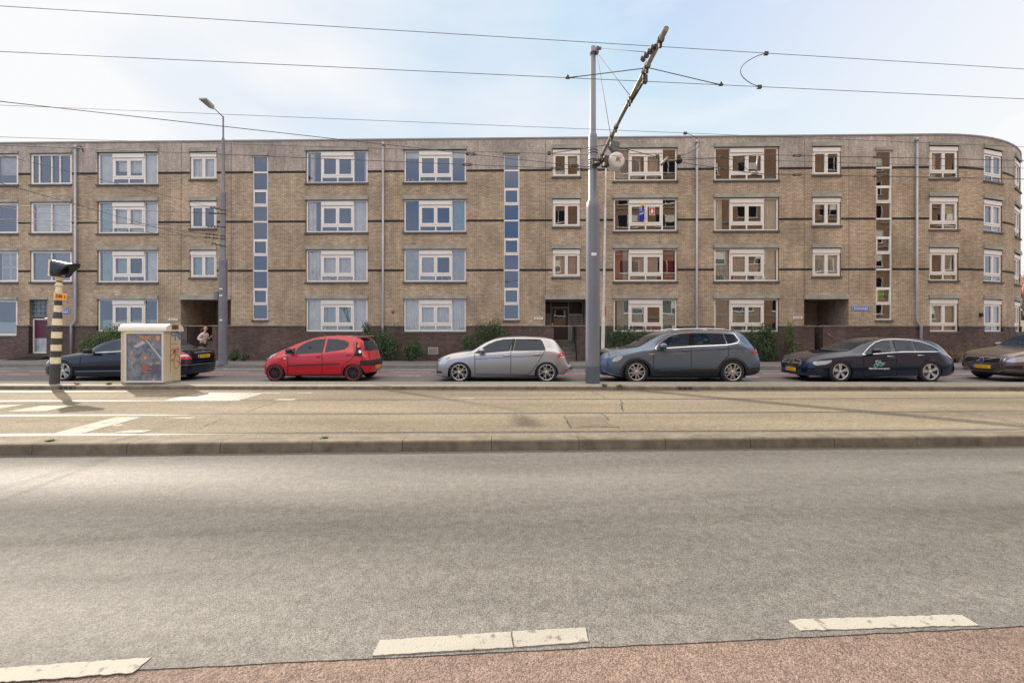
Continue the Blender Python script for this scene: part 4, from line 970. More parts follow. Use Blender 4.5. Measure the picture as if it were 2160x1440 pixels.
    def wheel(s, style, width=.21):
        for wx, wz in s.wh:
            for sg in (-1, 1):
                r = s.wr; rr = s.rim; y = sg*(s.H-.015)      # outer face
                wz_ = r
                M = Matrix.Translation((wx, y, wz_)) @ (Matrix.Rotation(math.pi, 4, 'Z') if sg > 0 else Matrix.Identity(4)) @ Matrix.Rotation(R(random.uniform(0, 60)), 4, 'Y')
                mb = MB(); mb.lathe([(rr-.004, .03), (rr, .012), (rr+.01, .0), (r*.86, -.006), (r*.96, .012), (r, .04), (r, width-.04), (r*.96, width-.01), (rr, width)], 'Y', 36, M)
                wo = mb.build('wheel', MATS['rubber'], s.e)
                mb = MB(); mb.lathe([(0, .10), (rr-.01, .10), (rr-.004, .02), (rr+.002, .004)], 'Y', 36, M)
                if style in ('ten', 'blackred'): pass
                mb.build('rim_barrel', MATS['wheel_dark'], wo)
                dm = MB(); dm.lathe([(0, .075), (rr*.62, .075), (rr*.62, .095)], 'Y', 24, M); dm.build('brake_disc', MATS['brake'], wo)
                mb = MB(); mb.lathe([(0, -.0), (rr*.13, -.002), (rr*.19, .02), (rr*.2, .07)], 'Y', 16, M)
                def spoke(a, w0, w1, r0=.12, r1=.98, skew=0, dep=0.0):
                    ca_, sa_ = math.cos(a), math.sin(a); cb_, sb_ = math.cos(a+skew), math.sin(a+skew)
                    A = Vector((ca_, 0, sa_))*rr*r0; B = Vector((cb_, 0, sb_))*rr*r1; t = (B-A).normalized(); n_ = Vector((-t.z, 0, t.x))
                    vs = [A-n_*w0/2, A+n_*w0/2, B+n_*w1/2, B-n_*w1/2]
                    f = [v+Vector((0, .012, 0)) for v in vs[:2]]+[v+Vector((0, .006, 0)) for v in vs[2:]]
                    k = [v+Vector((0, .05, 0)) for v in vs]
                    mb.add([M @ v for v in f+k], [(0, 1, 2, 3), (0, 4, 5, 1), (1, 5, 6, 2), (2, 6, 7, 3), (3, 7, 4, 0)])
                m_ = {'y5': 'alloy_light', 'v5': 'alloy', 'double5': 'alloy_light', 'ten': 'alloy', 'blackred': 'black_plastic', 'm10': 'alloy'}[style]
                if style == 'y5':
                    for k in range(5):
                        a = 2*math.pi*k/5; spoke(a, .026, .02, .1, .55)
                        for g in (-.30, .30):
                            ca_, sa_ = math.cos(a), math.sin(a); A = Vector((ca_, 0, sa_))*rr*.45; B = Vector((math.cos(a+g), 0, math.sin(a+g)))*rr*.98; t = (B-A).normalized(); n_ = Vector((-t.z, 0, t.x))*.009
                            mb.add([M @ v for v in (A-n_+Vector((0, .012, 0)), A+n_+Vector((0, .012, 0)), B+n_+Vector((0, .006, 0)), B-n_+Vector((0, .006, 0)), A-n_+Vector((0, .05, 0)), A+n_+Vector((0, .05, 0)), B+n_+Vector((0, .05, 0)), B-n_+Vector((0, .05, 0)))], [(0, 1, 2, 3), (0, 4, 5, 1), (1, 5, 6, 2), (3, 7, 4, 0)])
                elif style == 'v5':
                    for k in range(5):
                        a = 2*math.pi*k/5; spoke(a-.10, .05, .034, .1, .97, -.16); spoke(a+.10, .05, .034, .1, .97, .16)
                elif style == 'double5':
                    for k in range(5):
                        a = 2*math.pi*k/5
                        for g in (-.17, 0, .17): spoke(a+g*.35, .03, .026, .12, .97, g*.75)
                elif style == 'm10':
                    for k in range(5):
                        a = 2*math.pi*k/5; spoke(a-.14, .045, .05, .1, .97, -.06); spoke(a+.14, .045, .05, .1, .97, .06)
                elif style == 'blackred':
                    for k in range(12): spoke(2*math.pi*k/12, .03, .04, .1, .86, .12)
                mb.build('rim', MATS[m_], wo)
                q = MB(); q.lathe([(rr*.93 if style != 'blackred' else rr*.95, .012), (rr*.97, -.002), (rr+.004, .0), (rr+.008, .012)], 'Y', 36, M); q.build('rim_edge', MATS['rim_red' if style == 'blackred' else m_], wo)
    def plate(s, view, z0, z1, y0=-.26, y1=.26, m='plate_yellow', blue=True):
        ym = (y0+y1)/2; x = s.proj(ym, (z0+z1)/2, view, .015); e_ = MB(); d = -1 if view == 'F' else 1
        xa, xb = (x.x-.012, x.x) if view == 'F' else (x.x, x.x+.012)
        e_.box(xa, xb, y0, y1, z0, z1); o = e_.build('number_plate', MATS[m], s.e)
        b = MB(); yy = (y1-.055, y1) if view == 'F' else (y0, y0+.055)
        yy = (y0, y0+.055) if view == 'B' else (y1-.055, y1)
        xf = (xa-.003, xa) if view == 'F' else (xb, xb+.003); b.box(*xf, *yy, z0, z1); b.build('blue_band', MATS['sign_blue'], o)
        b = MB(); n = 6; y = y0+.09
        for k in range(n):
            w = .042; yy0 = y0+.085+k*.066; b.box(*xf, yy0, yy0+w, z0+.025, z1-.025)
        b.build('characters', mat('plate_char', (.42, .22, .03), .6), o)
    def mirror(s, q, size=(.10, .20, .14), m=None, raw=False, below=True):
        a, b = q if raw else s.cv(q)
        for sg in (-1, 1):
            p = s.proj(a, b, 'L' if sg < 0 else 'R', 0); mb = MB(); c = Vector((p.x, sg*(s.H+.11), b+.02))
            vs = []; rows = []; n = 14
            for i in range(9):
                th = math.pi*i/8; rr = math.sin(th)**.6; y = -math.cos(th)*.10
                rows.append([(c.x+size[0]*rr*math.cos(2*math.pi*k/n)*(1.15 if math.cos(2*math.pi*k/n) < 0 else .75), c.y+y, c.z+size[2]*.5*rr*math.sin(2*math.pi*k/n)) for k in range(n)])
            mb.add([v for r_ in rows for v in r_], [(i*n+k, i*n+(k+1) % n, (i+1)*n+(k+1) % n, (i+1)*n+k) for i in range(8) for k in range(n)], True)
            o = mb.build('mirror', m or s.paint, s.e)
            mb = MB(); mb.tube([c+Vector((0, -sg*.02, -size[2]*.35)), Vector((p.x+.03, p.y, b-.04))], .022, 8); mb.box(c.x-size[0]*.9, c.x+size[0]*.7, c.y-.08, c.y+.08, c.z-size[2]*.52, c.z-size[2]*.36); mb.build('mirror_base', MATS['black_plastic'], o)
    def handles(s, qs, ln=.2, m=None):
        for q in qs:
            a, b = s.cv(q)
            o = s.patch('door_handle', [(a-ln/2, b-.02), (a+ln/2, b-.02), (a+ln/2-.02, b+.02), (a-ln/2+.02, b+.02)], 'arch_black', raw=True, both=True, off=.003, res=.1)
            s.bar('grip', [(a-ln*.45, b+.006), (a, b+.010), (a+ln*.45, b+.006)], .011, m or s.paint.name, off=.025, raw=True, parent=o)
    def underside(s):
        mb = MB(); mb.box(.5, s.L-.5, -s.H+.22, s.H-.22, .16, .34); mb.build('underbody', MATS['arch_black'], s.e)
def skirt(c, pts, m='arch_black', **k): return c.patch('sill_cladding', pts, m, both=True, off=.012, **k)

rw_hatch = lambda L: [(0, .85), (.6, .80), (1.1, .76), (1.6, .70), (2.2, .66), (L-.8, .66), (L-.35, .72), (L, .8)]
# ---- red hatchback
c = Car('hatchback', 'small red five-door hatchback with black wheels ringed in red', 546.7, 13.15, 3.39, 1.62, (530, 680, 7.2), 'paint_red', [(350, 790), (1540, 790)], .275,
    [(125, 660), (132, 610), (150, 580), (200, 540), (285, 488), (385, 440), (495, 395), (615, 335), (760, 275), (890, 232), (1040, 210), (1210, 200), (1400, 206), (1540, 222), (1630, 250), (1690, 330), (1728, 440), (1755, 540), (1780, 600), (1798, 640)],
    [(125, 690), (220, 585), (400, 520), (560, 490), (800, 478), (1100, 456), (1400, 432), (1560, 440), (1680, 500), (1825, 650)],
    [(125, 800), (300, 825), (900, 825), (1500, 825), (1700, 790), (1825, 760)], rw_hatch(3.43), arch=.05)
c.rim = .195; c.wheel('blackred', .17); c.underside()
o = c.patch('side_window', [(666, 462), (700, 400), (770, 345), (860, 298), (960, 266), (1120, 252), (1110, 310), (1074, 462), (740, 485), (680, 487)], 'car_glass', both=True)
c.patch('side_window', [(1165, 250), (1300, 256), (1430, 276), (1478, 305), (1486, 335), (1468, 370), (1420, 405), (1330, 427), (1115, 457)], 'car_glass', both=True)
c.patch('mirror_panel', [(510, 490), (580, 440), (650, 390), (670, 395), (660, 485), (600, 492)], 'black_plastic', both=True)
for pts in ([(1130, 235), (1076, 462), (1076, 800)], [(555, 495), (553, 800)], [(1560, 300), (1565, 500), (1500, 580), (1400, 640), (1365, 790)], [(553, 800), (1365, 795)], [(1565, 500), (1710, 530)]): c.line('door_seam', pts, .016, 'seam')
c.line('rubbing_strip', [(565, 656), (1070, 640)], .036, 'arch_black', off=.014); c.line('rubbing_strip', [(1080, 640), (1345, 632)], .036, 'arch_black', off=.014)
c.handles([(1015, 520), (1470, 497)], .13)
c.patch('headlight', [(218, 575), (232, 530), (275, 500), (330, 480), (395, 468), (370, 500), (300, 545), (240, 578)], 'lamp_clear', both=True, off=.01)
c.patch('turn_signal', [(490, 540), (520, 538), (528, 550), (520, 558), (490, 556)], 'lamp_white', both=True)
t = c.patch('tail_light', [(1598, 290), (1630, 330), (1665, 400), (1688, 505), (1572, 505)], 'black_gloss', both=True, off=.008)
for (cx_, cy_), m_ in (((1630, 360), 'lamp_red'), ((1650, 445), 'lamp_white')): c.patch('lamp', [(cx_+22*math.cos(k*.63), cy_+28*math.sin(k*.63)) for k in range(10)], m_, both=True, off=.014, parent=t)
c.mirror((605, 440), (.10, .2, .15), MATS['black_plastic'])
c.patch('rear_window', [(-.62, .95), (.62, .95), (.56, 1.2), (.46, 1.38), (-.46, 1.38), (-.56, 1.2)], 'car_glass', 'B', raw=True)
c.patch('rear_bumper_trim', [(-.75, .50), (.75, .50), (.75, .66), (-.75, .66)], 'arch_black', 'B', raw=True, off=.012)
c.plate('B', .36, .47)
c.patch('windscreen', [(.92, -.52), (.86, 0), (.92, .52), (1.42, .44), (1.40, 0), (1.42, -.44)], 'car_glass', 'T', raw=True)
mb = MB(); mb.prism([(3.12, 1.42), (3.18, 1.40), (2.95, 1.43)], -.45, .45); mb.build('spoiler', c.paint, c.e)
# ---- silver hatchback
c = Car('hatchback', 'silver five-door hatchback with thin-spoked alloy wheels between the red car and the mast', 915.3, 12.95, 4.26, 1.79, (900, 680, 6.75), 'paint_silver', [(465, 730), (1708, 730)], .316,
    [(105, 630), (108, 590), (122, 560), (155, 525), (240, 482), (350, 447), (480, 425), (600, 412), (650, 398), (740, 340), (830, 286), (920, 245), (1020, 218), (1150, 202), (1350, 196), (1550, 203), (1700, 213), (1800, 232), (1850, 262), (1905, 340), (1950, 405), (1975, 440), (1990, 500), (2012, 560), (2025, 600)],
    [(105, 640), (150, 560), (300, 500), (500, 470), (690, 440), (1200, 405), (1690, 395), (1800, 405), (1900, 425), (2025, 610)],
    [(105, 765), (300, 790), (640, 785), (1450, 768), (1860, 755), (1960, 745), (2025, 690)], rw_hatch(4.26))
c.rim = .235; c.wheel('y5'); c.underside()
c.patch('side_window', [(668, 441), (760, 380), (880, 308), (990, 262), (1100, 240), (1228, 235), (1190, 405), (840, 435)], 'car_glass', both=True)
c.patch('side_window', [(1270, 234), (1450, 235), (1620, 240), (1650, 270), (1690, 370), (1690, 395), (1640, 398), (1235, 404)], 'car_glass', both=True)
c.patch('pillar_trim', [(1232, 234), (1266, 234), (1231, 404), (1194, 405)], 'black_gloss', both=True, off=.008)
for pts in ([(686, 448), (688, 735)], [(1228, 232), (1200, 410), (1197, 745)], [(1692, 398), (1640, 470), (1570, 600), (1500, 690), (1440, 740)], [(688, 738), (1440, 742)], [(1700, 1000)][:0] or [(150, 560), (330, 500)]): c.line('door_seam', pts, .016, 'seam')
c.line('body_crease', [(690, 522), (1200, 495), (1640, 470)], .012, 'wheel_dark', off=.002)
c.line('sill_highlight', [(640, 765), (1450, 750)], .02, 'alloy', off=.006)
c.handles([(1138, 475), (1565, 460)], .21, 'chrome')
c.patch('headlight', [(168, 595), (195, 548), (240, 522), (328, 518), (305, 560), (262, 592)], 'lamp_clear', both=True, off=.01)
t = c.patch('tail_light', [(1858, 498), (1880, 455), (1905, 425), (1972, 425), (1985, 470), (1985, 490)], 'lamp_red', both=True, off=.01)
c.patch('lamp', [(1900, 488), (1985, 484), (1985, 493), (1900, 498)], 'lamp_white', both=True, off=.015, parent=t)
c.patch('reflector', [(1925, 688), (1960, 672), (2015, 668), (2000, 680)], 'lamp_red', both=True, off=.008)
c.line('bumper_trim', [(1930, 745), (2010, 680)], .02, 'chrome', off=.01)
c.patch('air_intake', [(112, 690), (210, 690), (225, 725), (130, 720)], 'arch_black', both=True, off=.004)
c.line('bumper_trim', [(112, 700), (150, 735), (220, 738)], .016, 'lamp_white', off=.012)
c.line('front_lip', [(106, 762), (300, 782)], .03, 'arch_black', off=.01)
c.mirror((790, 405), (.11, .2, .14))
c.patch('rear_window', [(-.62, 1.02), (.62, 1.02), (.56, 1.25), (.5, 1.36), (-.5, 1.36), (-.56, 1.25)], 'car_glass', 'B', raw=True)
c.patch('windscreen', [(1.1, -.64), (1.0, 0), (1.1, .64), (1.78, .53), (1.74, 0), (1.78, -.53)], 'car_glass', 'T', raw=True)
c.plate('B', .52, .63); c.plate('F', .38, .49)
c.patch('grille', [(-.55, .60), (.55, .60), (.55, .66), (-.55, .66)], 'black_gloss', 'F', raw=True, off=.008)
# ---- blue-grey SUV
c = Car('suv', 'blue-grey sport utility car with silver roof rails right of the mast', 1266.5, 12.7, 4.93, 1.84, (1250, 670, 5.684), 'paint_bluegrey', [(532, 674), (1687, 674)], .355,
    [(95, 570), (98, 530), (108, 490), (130, 450), (165, 425), (250, 395), (380, 375), (530, 358), (590, 342), (690, 285), (795, 225), (890, 185), (980, 162), (1090, 150), (1240, 143), (1540, 141), (1700, 150), (1810, 170), (1850, 195), (1900, 250), (1940, 305), (1985, 352), (2015, 395), (2035, 460), (2070, 540), (2098, 580)],
    [(95, 560), (150, 470), (400, 430), (740, 370), (1200, 342), (1620, 325), (1760, 300), (1900, 360), (1970, 372), (2098, 600)],
    [(95, 655), (130, 690), (370, 712), (720, 702), (1500, 695), (1860, 700), (2030, 675), (2098, 625)], [(0, .88), (.6, .85), (1.1, .82), (1.6, .78), (2.2, .76), (4.2, .76), (4.55, .8), (4.93, .86)], arch=.06)
c.rim = .245; c.wheel('v5', .23); c.underside()
c.patch('side_window', [(760, 363), (800, 310), (900, 240), (980, 206), (1060, 193), (1152, 189), (1148, 350), (765, 366)], 'car_glass', both=True)
c.patch('side_window', [(1215, 188), (1400, 186), (1555, 192), (1605, 318), (1215, 338)], 'car_glass', both=True)
c.patch('side_window', [(1575, 192), (1690, 198), (1748, 270), (1725, 295), (1622, 315)], 'car_glass', both=True)
c.patch('pillar_trim', [(1154, 189), (1213, 188), (1213, 338), (1150, 350)], 'black_gloss', both=True, off=.008)
c.line('chrome_trim', [(748, 370), (795, 308), (895, 232), (980, 196), (1080, 182), (1400, 177), (1690, 187), (1758, 272), (1725, 303), (1620, 323), (1200, 343), (752, 372)], .016, 'chrome', off=.012)
for pts in ([(735, 380), (730, 600), (735, 690)], [(1180, 180), (1182, 690)], [(1625, 325), (1632, 450), (1560, 520), (1510, 600)], ): c.line('door_seam', pts, .016, 'seam')
c.line('body_crease', [(835, 412), (1180, 395), (1560, 372), (1960, 362)], .016, 'arch_black', off=.003)
skirt(c, [(738, 618), (1175, 612), (1508, 604), (1500, 690), (735, 698)])
c.line('side_strip', [(800, 626), (1500, 604)], .018, 'chrome', off=.02)
for wx, wz in c.wh:
    arc = [(wx+(c.wr+.095)*math.cos(t_), wz+(c.wr+.095)*math.sin(t_)) for t_ in [R(a) for a in range(-12, 193, 6)]]; c.line('arch_trim', arc, .075, 'arch_black', off=.012, raw=True)
c.patch('rear_bumper_cladding', [(1865, 600), (2020, 588), (2025, 620), (1985, 680), (1860, 700)], 'arch_black', both=True, off=.01)
c.line('bumper_trim', [(1960, 690), (2022, 655)], .02, 'chrome', off=.014)
c.patch('tail_light', [(1912, 436), (1958, 368), (1990, 372), (1993, 432)], 'lamp_red', both=True, off=.012)
c.patch('headlight', [(235, 522), (250, 485), (300, 462), (362, 458), (340, 495), (290, 528)], 'lamp_clear', both=True, off=.012)
c.patch('front_bumper_trim', [(110, 690), (370, 705), (375, 670), (230, 665), (105, 640)], 'arch_black', both=True, off=.008)
c.line('bumper_trim', [(130, 632), (215, 668), (345, 690)], .018, 'chrome', off=.014)
c.patch('fender_badge', [(668, 432), (740, 426), (740, 436), (690, 442)], 'chrome', both=True, off=.008)
c.mirror((838, 345), (.13, .2, .19)); c.handles([(1120, 396), (1560, 372)], .22)
rr_ = [(1005, 162), (1060, 148), (1150, 140), (1400, 135), (1620, 143), (1700, 160)]
for sg in (-1, 1):
    mb = MB(); mb.tube([Vector((c.cv(q)[0], sg*.60, c.cv(q)[1]+.02)) for q in rr_], .018, 8); mb.build('roof_rail', MATS['chrome'], c.e)
c.patch('windscreen', [(1.12, -.66), (1.0, 0), (1.12, .66), (1.88, .54), (1.84, 0), (1.88, -.54)], 'car_glass', 'T', raw=True)
c.patch('rear_window', [(-.62, 1.16), (.62, 1.16), (.54, 1.5), (-.54, 1.5)], 'car_glass', 'B', raw=True)
g = c.patch('grille', [(-.6, .74), (.6, .74), (.62, .90), (-.62, .90)], 'black_gloss', 'F', raw=True, off=.008)
for z in (.78, .825, .87): c.line('grille_bar', [(-.58, z), (0, z), (.58, z)], .012, 'chrome', 'F', off=.018, raw=True, both=False, parent=g)
c.plate('F', .50, .61); c.plate('B', .80, .91)
mb = MB(); mb.box(4.15, 4.42, -.5, .5, 1.575, 1.60); mb.build('spoiler', c.paint, c.e)
# ---- black estate, seen three-quarter from the front
T5 = (1640, 680, 5.684)
c = Car('estate_car', 'black estate car with chrome window line and green script on its front door', 1640+392/5.684, 13.05, 4.70, 1.80, T5, 'paint_black', [(765, 612), (1845, 612)], .335,
    [(392, 540), (398, 505), (412, 480), (440, 450), (500, 415), (600, 385), (740, 362), (880, 345), (940, 332), (1050, 285), (1160, 235), (1270, 203), (1390, 185), (1540, 178), (1720, 182), (1860, 196), (1970, 222), (2045, 262), (2105, 315), (2150, 362), (2180, 400), (2205, 450), (2225, 510), (2238, 560)],
    [(392, 545), (450, 470), (600, 425), (1020, 385), (1400, 352), (1950, 347), (2050, 390), (2150, 430), (2238, 575)],
    [(392, 640), (640, 662), (900, 668), (1680, 658), (2050, 650), (2180, 620), (2238, 590)], rw_hatch(4.70), plan=(lambda L: [(0, .50), (.05, .66), (.14, .80), (.30, .90), (.55, .965), (.95, .995), (L*.5, 1.0), (L-.9, .99), (L-.5, .96), (L-.28, .905), (L-.12, .82), (L-.04, .70), (L, .58)])(4.70))
c.rim = .235; c.wheel('double5'); c.underside()
c.patch('side_window', [(1035, 376), (1110, 298), (1180, 246), (1260, 216), (1340, 208), (1362, 345), (1050, 378)], 'car_glass', both=True)
c.patch('side_window', [(1385, 209), (1500, 208), (1598, 218), (1642, 335), (1422, 345)], 'car_glass', both=True)
c.patch('side_window', [(1620, 221), (1700, 235), (1800, 262), (1880, 300), (1945, 340), (1668, 338)], 'car_glass', both=True)
c.line('chrome_trim', [(1018, 382), (1090, 298), (1165, 235), (1255, 205), (1400, 198), (1550, 203), (1700, 224), (1820, 262), (1900, 302), (1962, 347), (1500, 349), (1020, 384)], .012, 'chrome', off=.012)
for pts in ([(1030, 392), (1028, 640)], [(1372, 205), (1425, 350), (1430, 640)], [(1960, 350), (1850, 400), (1760, 470), (1700, 560), (1688, 640)], [(1028, 645), (1690, 640)]): c.line('door_seam', pts, .016, 'seam')
c.line('sill_trim', [(915, 662), (1680, 632)], .018, 'alloy', off=.008)
c.line('body_crease', [(1060, 420), (1500, 400), (2100, 395)], .008, 'wheel_dark', off=.003)
c.mirror((1160, 338), (.13, .2, .14)); c.handles([(1350, 405), (1718, 395)], .22, 'chrome')
c.patch('headlight', [(420, 492), (435, 466), (520, 458), (652, 448), (640, 474), (575, 500), (470, 512)], 'lamp_clear', both=True, off=.01)
c.patch('tail_light', [(2060, 372), (2120, 392), (2170, 420), (2185, 452), (2100, 420)], 'lamp_red', both=True, off=.01)
c.patch('windscreen', [(1.36, -.66), (1.2, -.35), (1.14, 0), (1.2, .35), (1.36, .66), (2.14, .53), (2.06, 0), (2.14, -.53)], 'car_glass', 'T', raw=True)
c.patch('rear_window', [(-.6, 1.0), (.6, 1.0), (.5, 1.3), (-.5, 1.3)], 'car_glass', 'B', raw=True)
oval = [(.47*math.cos(a*.2618), .56+.125*math.sin(a*.2618)*(1 if abs(math.cos(a*.2618)) < .9 else .95)) for a in range(24)]
g = c.patch('grille', oval, 'black_plastic', 'F', raw=True, off=.008)
c.line('grille_surround', oval+[oval[0]], .018, 'chrome', 'F', off=.02, raw=True, both=False, parent=g)
c.line('grille_bar', [(-.45, .56), (-.1, .56)], .03, 'chrome', 'F', off=.024, raw=True, both=False, parent=g); c.line('grille_bar', [(.1, .56), (.45, .56)], .03, 'chrome', 'F', off=.024, raw=True, both=False, parent=g)
def star(c, view, y, z, r, parent, off=.03):
    ring = [(y+r*math.cos(a*.3927), z+r*math.sin(a*.3927)) for a in range(17)]
    o = c.line('emblem', ring, r*.2, 'chrome', view, off=off, raw=True, both=False, parent=parent)
    p = c.proj(y, z, view, off); mb = MB(); xx = p.x
    for k in range(3):
        a = R(90+120*k); n_ = Vector((0, -math.sin(a), math.cos(a))); d_ = Vector((0, math.cos(a), math.sin(a))); ce = Vector((xx, y, z))
        mb.add([ce+n_*r*.16, ce-n_*r*.16, ce+d_*r], [(0, 1, 2)])
    q = mb.build('star', MATS['chrome'], parent or c.e)
star(c, 'F', 0, .56, .095, g)
c.plate('F', .30, .41)
c.patch('lower_intake', [(-.62, .22), (.62, .22), (.56, .29), (-.56, .29)], 'arch_black', 'F', raw=True, off=.006)
c.line('splitter', [(-.8, .21), (0, .19), (.8, .21)], .022, 'chrome', 'F', off=.016, raw=True, both=False)
c.patch('side_intake', [(430, 560), (520, 545), (575, 590), (450, 590)], 'arch_black', both=True, off=.006)
mint = mat('mint', (.30, .62, .52), .5)
def curve_pts(ps, n=8):
    out = []
    for i in range(len(ps)-1):
        p0, p1, p2, p3 = ps[max(i-1, 0)], ps[i], ps[i+1], ps[min(i+2, len(ps)-1)]
        for k in range(n):
            t = k/n; out.append(tuple(.5*((2*p1[j])+(-p0[j]+p2[j])*t+(2*p0[j]-5*p1[j]+4*p2[j]-p3[j])*t*t+(-p0[j]+3*p1[j]-3*p2[j]+p3[j])*t**3) for j in range(2)))
    return out+[ps[-1]]
lg = lambda q: ((1820+q[0]/30.86-T5[0])*T5[2], (745+q[1]/30.86-T5[1])*T5[2])
for st in ([(870, 440), (820, 490), (880, 560), (980, 520), (1010, 450), (930, 440), (860, 520), (850, 620), (930, 680), (1000, 640), (1010, 560)],
           [(930, 680), (1000, 700), (940, 800), (820, 860), (720, 790), (770, 700), (880, 690), (1000, 740), (1180, 780), (1320, 730), (1390, 660)],
           [(1010, 560), (1060, 640), (1080, 560), (1130, 430), (1150, 600), (1120, 660)], [(1150, 600), (1200, 520), (1170, 620), (1220, 640), (1260, 560), (1240, 640), (1300, 650)], [(1300, 580), (1260, 620), (1340, 640), (1330, 600), (1450, 600)]):
    c.line('door_lettering', [lg(q) for q in curve_pts(st, 5)], .020, 'mint', off=.006, both=False)
a0, b0 = c.cv(lg((1065, 965))); p = c.proj(a0, b0, 'L', .006)
text_mesh('Vakantiehuizen van bovengronden', .075, MATS['white_paint'], 'door_lettering', c.e, Matrix.Translation(p) @ STAND, ext=.001, sx=.62, bold=.002)
# ---- black saloon on the left, tail visible
c = Car('saloon_car', 'black saloon car half hidden by the cabinet and the striped post', 90-99/5.684, 13.15, 4.58, 1.77, (90, 680, 5.684), 'paint_navy', [(228, 600), (1301, 600)], .32,
    [(-99, 560), (-95, 520), (-80, 480), (-40, 450), (60, 420), (190, 398), (300, 378), (420, 358), (470, 335), (550, 280), (640, 238), (740, 205), (840, 187), (960, 178), (1070, 182), (1160, 200), (1270, 245), (1370, 296), (1440, 316), (1560, 322), (1640, 330), (1668, 350), (1680, 420), (1687, 480)],
    [(-99, 560), (0, 470), (200, 425), (400, 400), (620, 372), (940, 345), (1300, 335), (1500, 345), (1600, 360), (1687, 500)],
    [(-99, 640), (380, 660), (900, 660), (1500, 655), (1640, 640), (1687, 600)], [(0, .85), (.7, .8), (1.2, .76), (1.7, .70), (2.2, .66), (3.2, .66), (3.7, .74), (3.95, .84), (4.58, .86)], plan=(lambda L: [(0, .50), (.05, .66), (.14, .80), (.30, .90), (.55, .965), (.95, .995), (L*.5, 1.0), (L-.9, .99), (L-.5, .96), (L-.28, .905), (L-.12, .82), (L-.04, .70), (L, .58)])(4.58))
c.rim = .23; c.wheel('m10'); c.underside()
c.patch('side_window', [(600, 362), (650, 320), (740, 270), (850, 228), (960, 212), (985, 345), (640, 366)], 'car_glass', both=True)
c.patch('side_window', [(1005, 211), (1080, 215), (1150, 228), (1230, 262), (1290, 300), (1300, 322), (1020, 340)], 'car_glass', both=True)
c.line('window_trim', [(590, 370), (985, 348), (1310, 326)], .016, 'chrome', off=.01)
for pts in ([(455, 410), (440, 560), (400, 640)], [(992, 205), (1000, 350), (1000, 640)], ): c.line('door_seam', pts, .016, 'seam')
c.line('sill_trim', [(400, 592), (1250, 575)], .016, 'alloy', off=.01)
c.line('body_crease', [(300, 440), (620, 412), (1250, 380)], .01, 'wheel_dark', off=.003)
c.mirror((585, 350), (.12, .2, .16), MATS['black_plastic']); c.handles([(815, 378)], .22)
c.patch('windscreen', [(1.5, -.62), (1.36, 0), (1.5, .62), (2.15, .52), (2.1, 0), (2.15, -.52)], 'car_glass', 'T', raw=True)
c.patch('rear_window', [(3.95, -.60), (4.02, 0), (3.95, .60), (3.35, .5), (3.32, 0), (3.35, -.5)], 'car_glass', 'T', raw=True, off=.01)
t = c.patch('tail_light', [(-.86, .68), (-.50, .68), (-.56, .78), (-.66, .90), (-.86, .90)], 'lamp_red', 'B', raw=True, both=True, off=.012)
c.patch('lamp', [(-.86, .76), (-.56, .76), (-.62, .83), (-.86, .83)], 'lamp_white', 'B', raw=True, both=True, off=.018, parent=t)
c.patch('tail_light', [(1590, 372), (1660, 376), (1672, 450), (1600, 448)], 'lamp_red', both=True, off=.012)
c.patch('boot_panel', [(-.44, .62), (.44, .62), (.50, .90), (-.50, .90)], 'black_gloss', 'B', raw=True, off=.006)
c.line('boot_trim', [(-.40, .88), (0, .885), (.40, .88)], .018, 'chrome', 'B', off=.02, raw=True, both=False)
c.plate('B', .70, .81); star(c, 'B', 0, .95, .045, None, .02)
c.line('bumper_trim', [(-.80, .50), (0, .50), (.80, .50)], .016, 'chrome', 'B', off=.014, raw=True, both=False)
c.patch('brake_light', [(3.30, -.12), (3.34, -.12), (3.34, .12), (3.30, .12)], 'lamp_red', 'T', raw=True, off=.016)
c.patch('headlight', [(-60, 500), (-20, 455), (60, 440), (40, 490), (-30, 520)], 'lamp_clear', both=True, off=.01)
# ---- brown SUV at the right edge
L = 4.63
c = Car('suv', 'bronze brown sport utility car cut off by the right edge, seen from its front corner', 1080+15.25/12.9*900, 12.9, L, 1.88, (0, 0, 1), 'paint_brown', [(.93, .36), (3.70, .36)], .36,
    [(0, .62), (.02, .72), (.05, .80), (.12, .86), (.3, .92), (.7, 1.0), (1.1, 1.06), (1.25, 1.10), (1.5, 1.28), (1.8, 1.48), (2.1, 1.61), (2.4, 1.67), (2.9, 1.70), (3.7, 1.67), (4.2, 1.55), (4.4, 1.35), (4.55, 1.05), (4.63, .8)],
    [(0, .66), (.2, .84), (.6, .92), (1.2, 1.0), (2.5, 1.04), (3.8, 1.08), (4.3, 1.05), (4.63, .78)],
    [(0, .33), (.1, .27), (1, .25), (3.8, .27), (4.4, .32), (4.63, .42)], rw_hatch(L), local=True, plan=[(0, .46), (.04, .62), (.12, .78), (.26, .88), (.5, .95), (.9, .99), (2.3, 1), (3.8, .98), (4.3, .92), (4.5, .84), (4.63, .66)])
c.rim = .245; c.wheel('m10', .23); c.underside()
c.patch('windscreen', [(1.36, -.72), (1.2, -.4), (1.14, 0), (1.2, .4), (1.36, .72), (2.2, .58), (2.12, 0), (2.2, -.58)], 'car_glass', 'T', raw=True)
c.patch('side_window', [(1.65, 1.08), (1.95, 1.38), (2.2, 1.52), (2.55, 1.56), (2.6, 1.10)], 'car_glass', both=True, raw=True)
c.patch('side_window', [(2.68, 1.56), (3.5, 1.54), (3.7, 1.14), (2.7, 1.10)], 'car_glass', both=True, raw=True)
gp = [(-.40, .56), (.40, .56), (.50, .62), (.52, .75), (-.52, .75), (-.50, .62)]
g = c.patch('grille', gp, 'black_plastic', 'F', raw=True, off=.006)
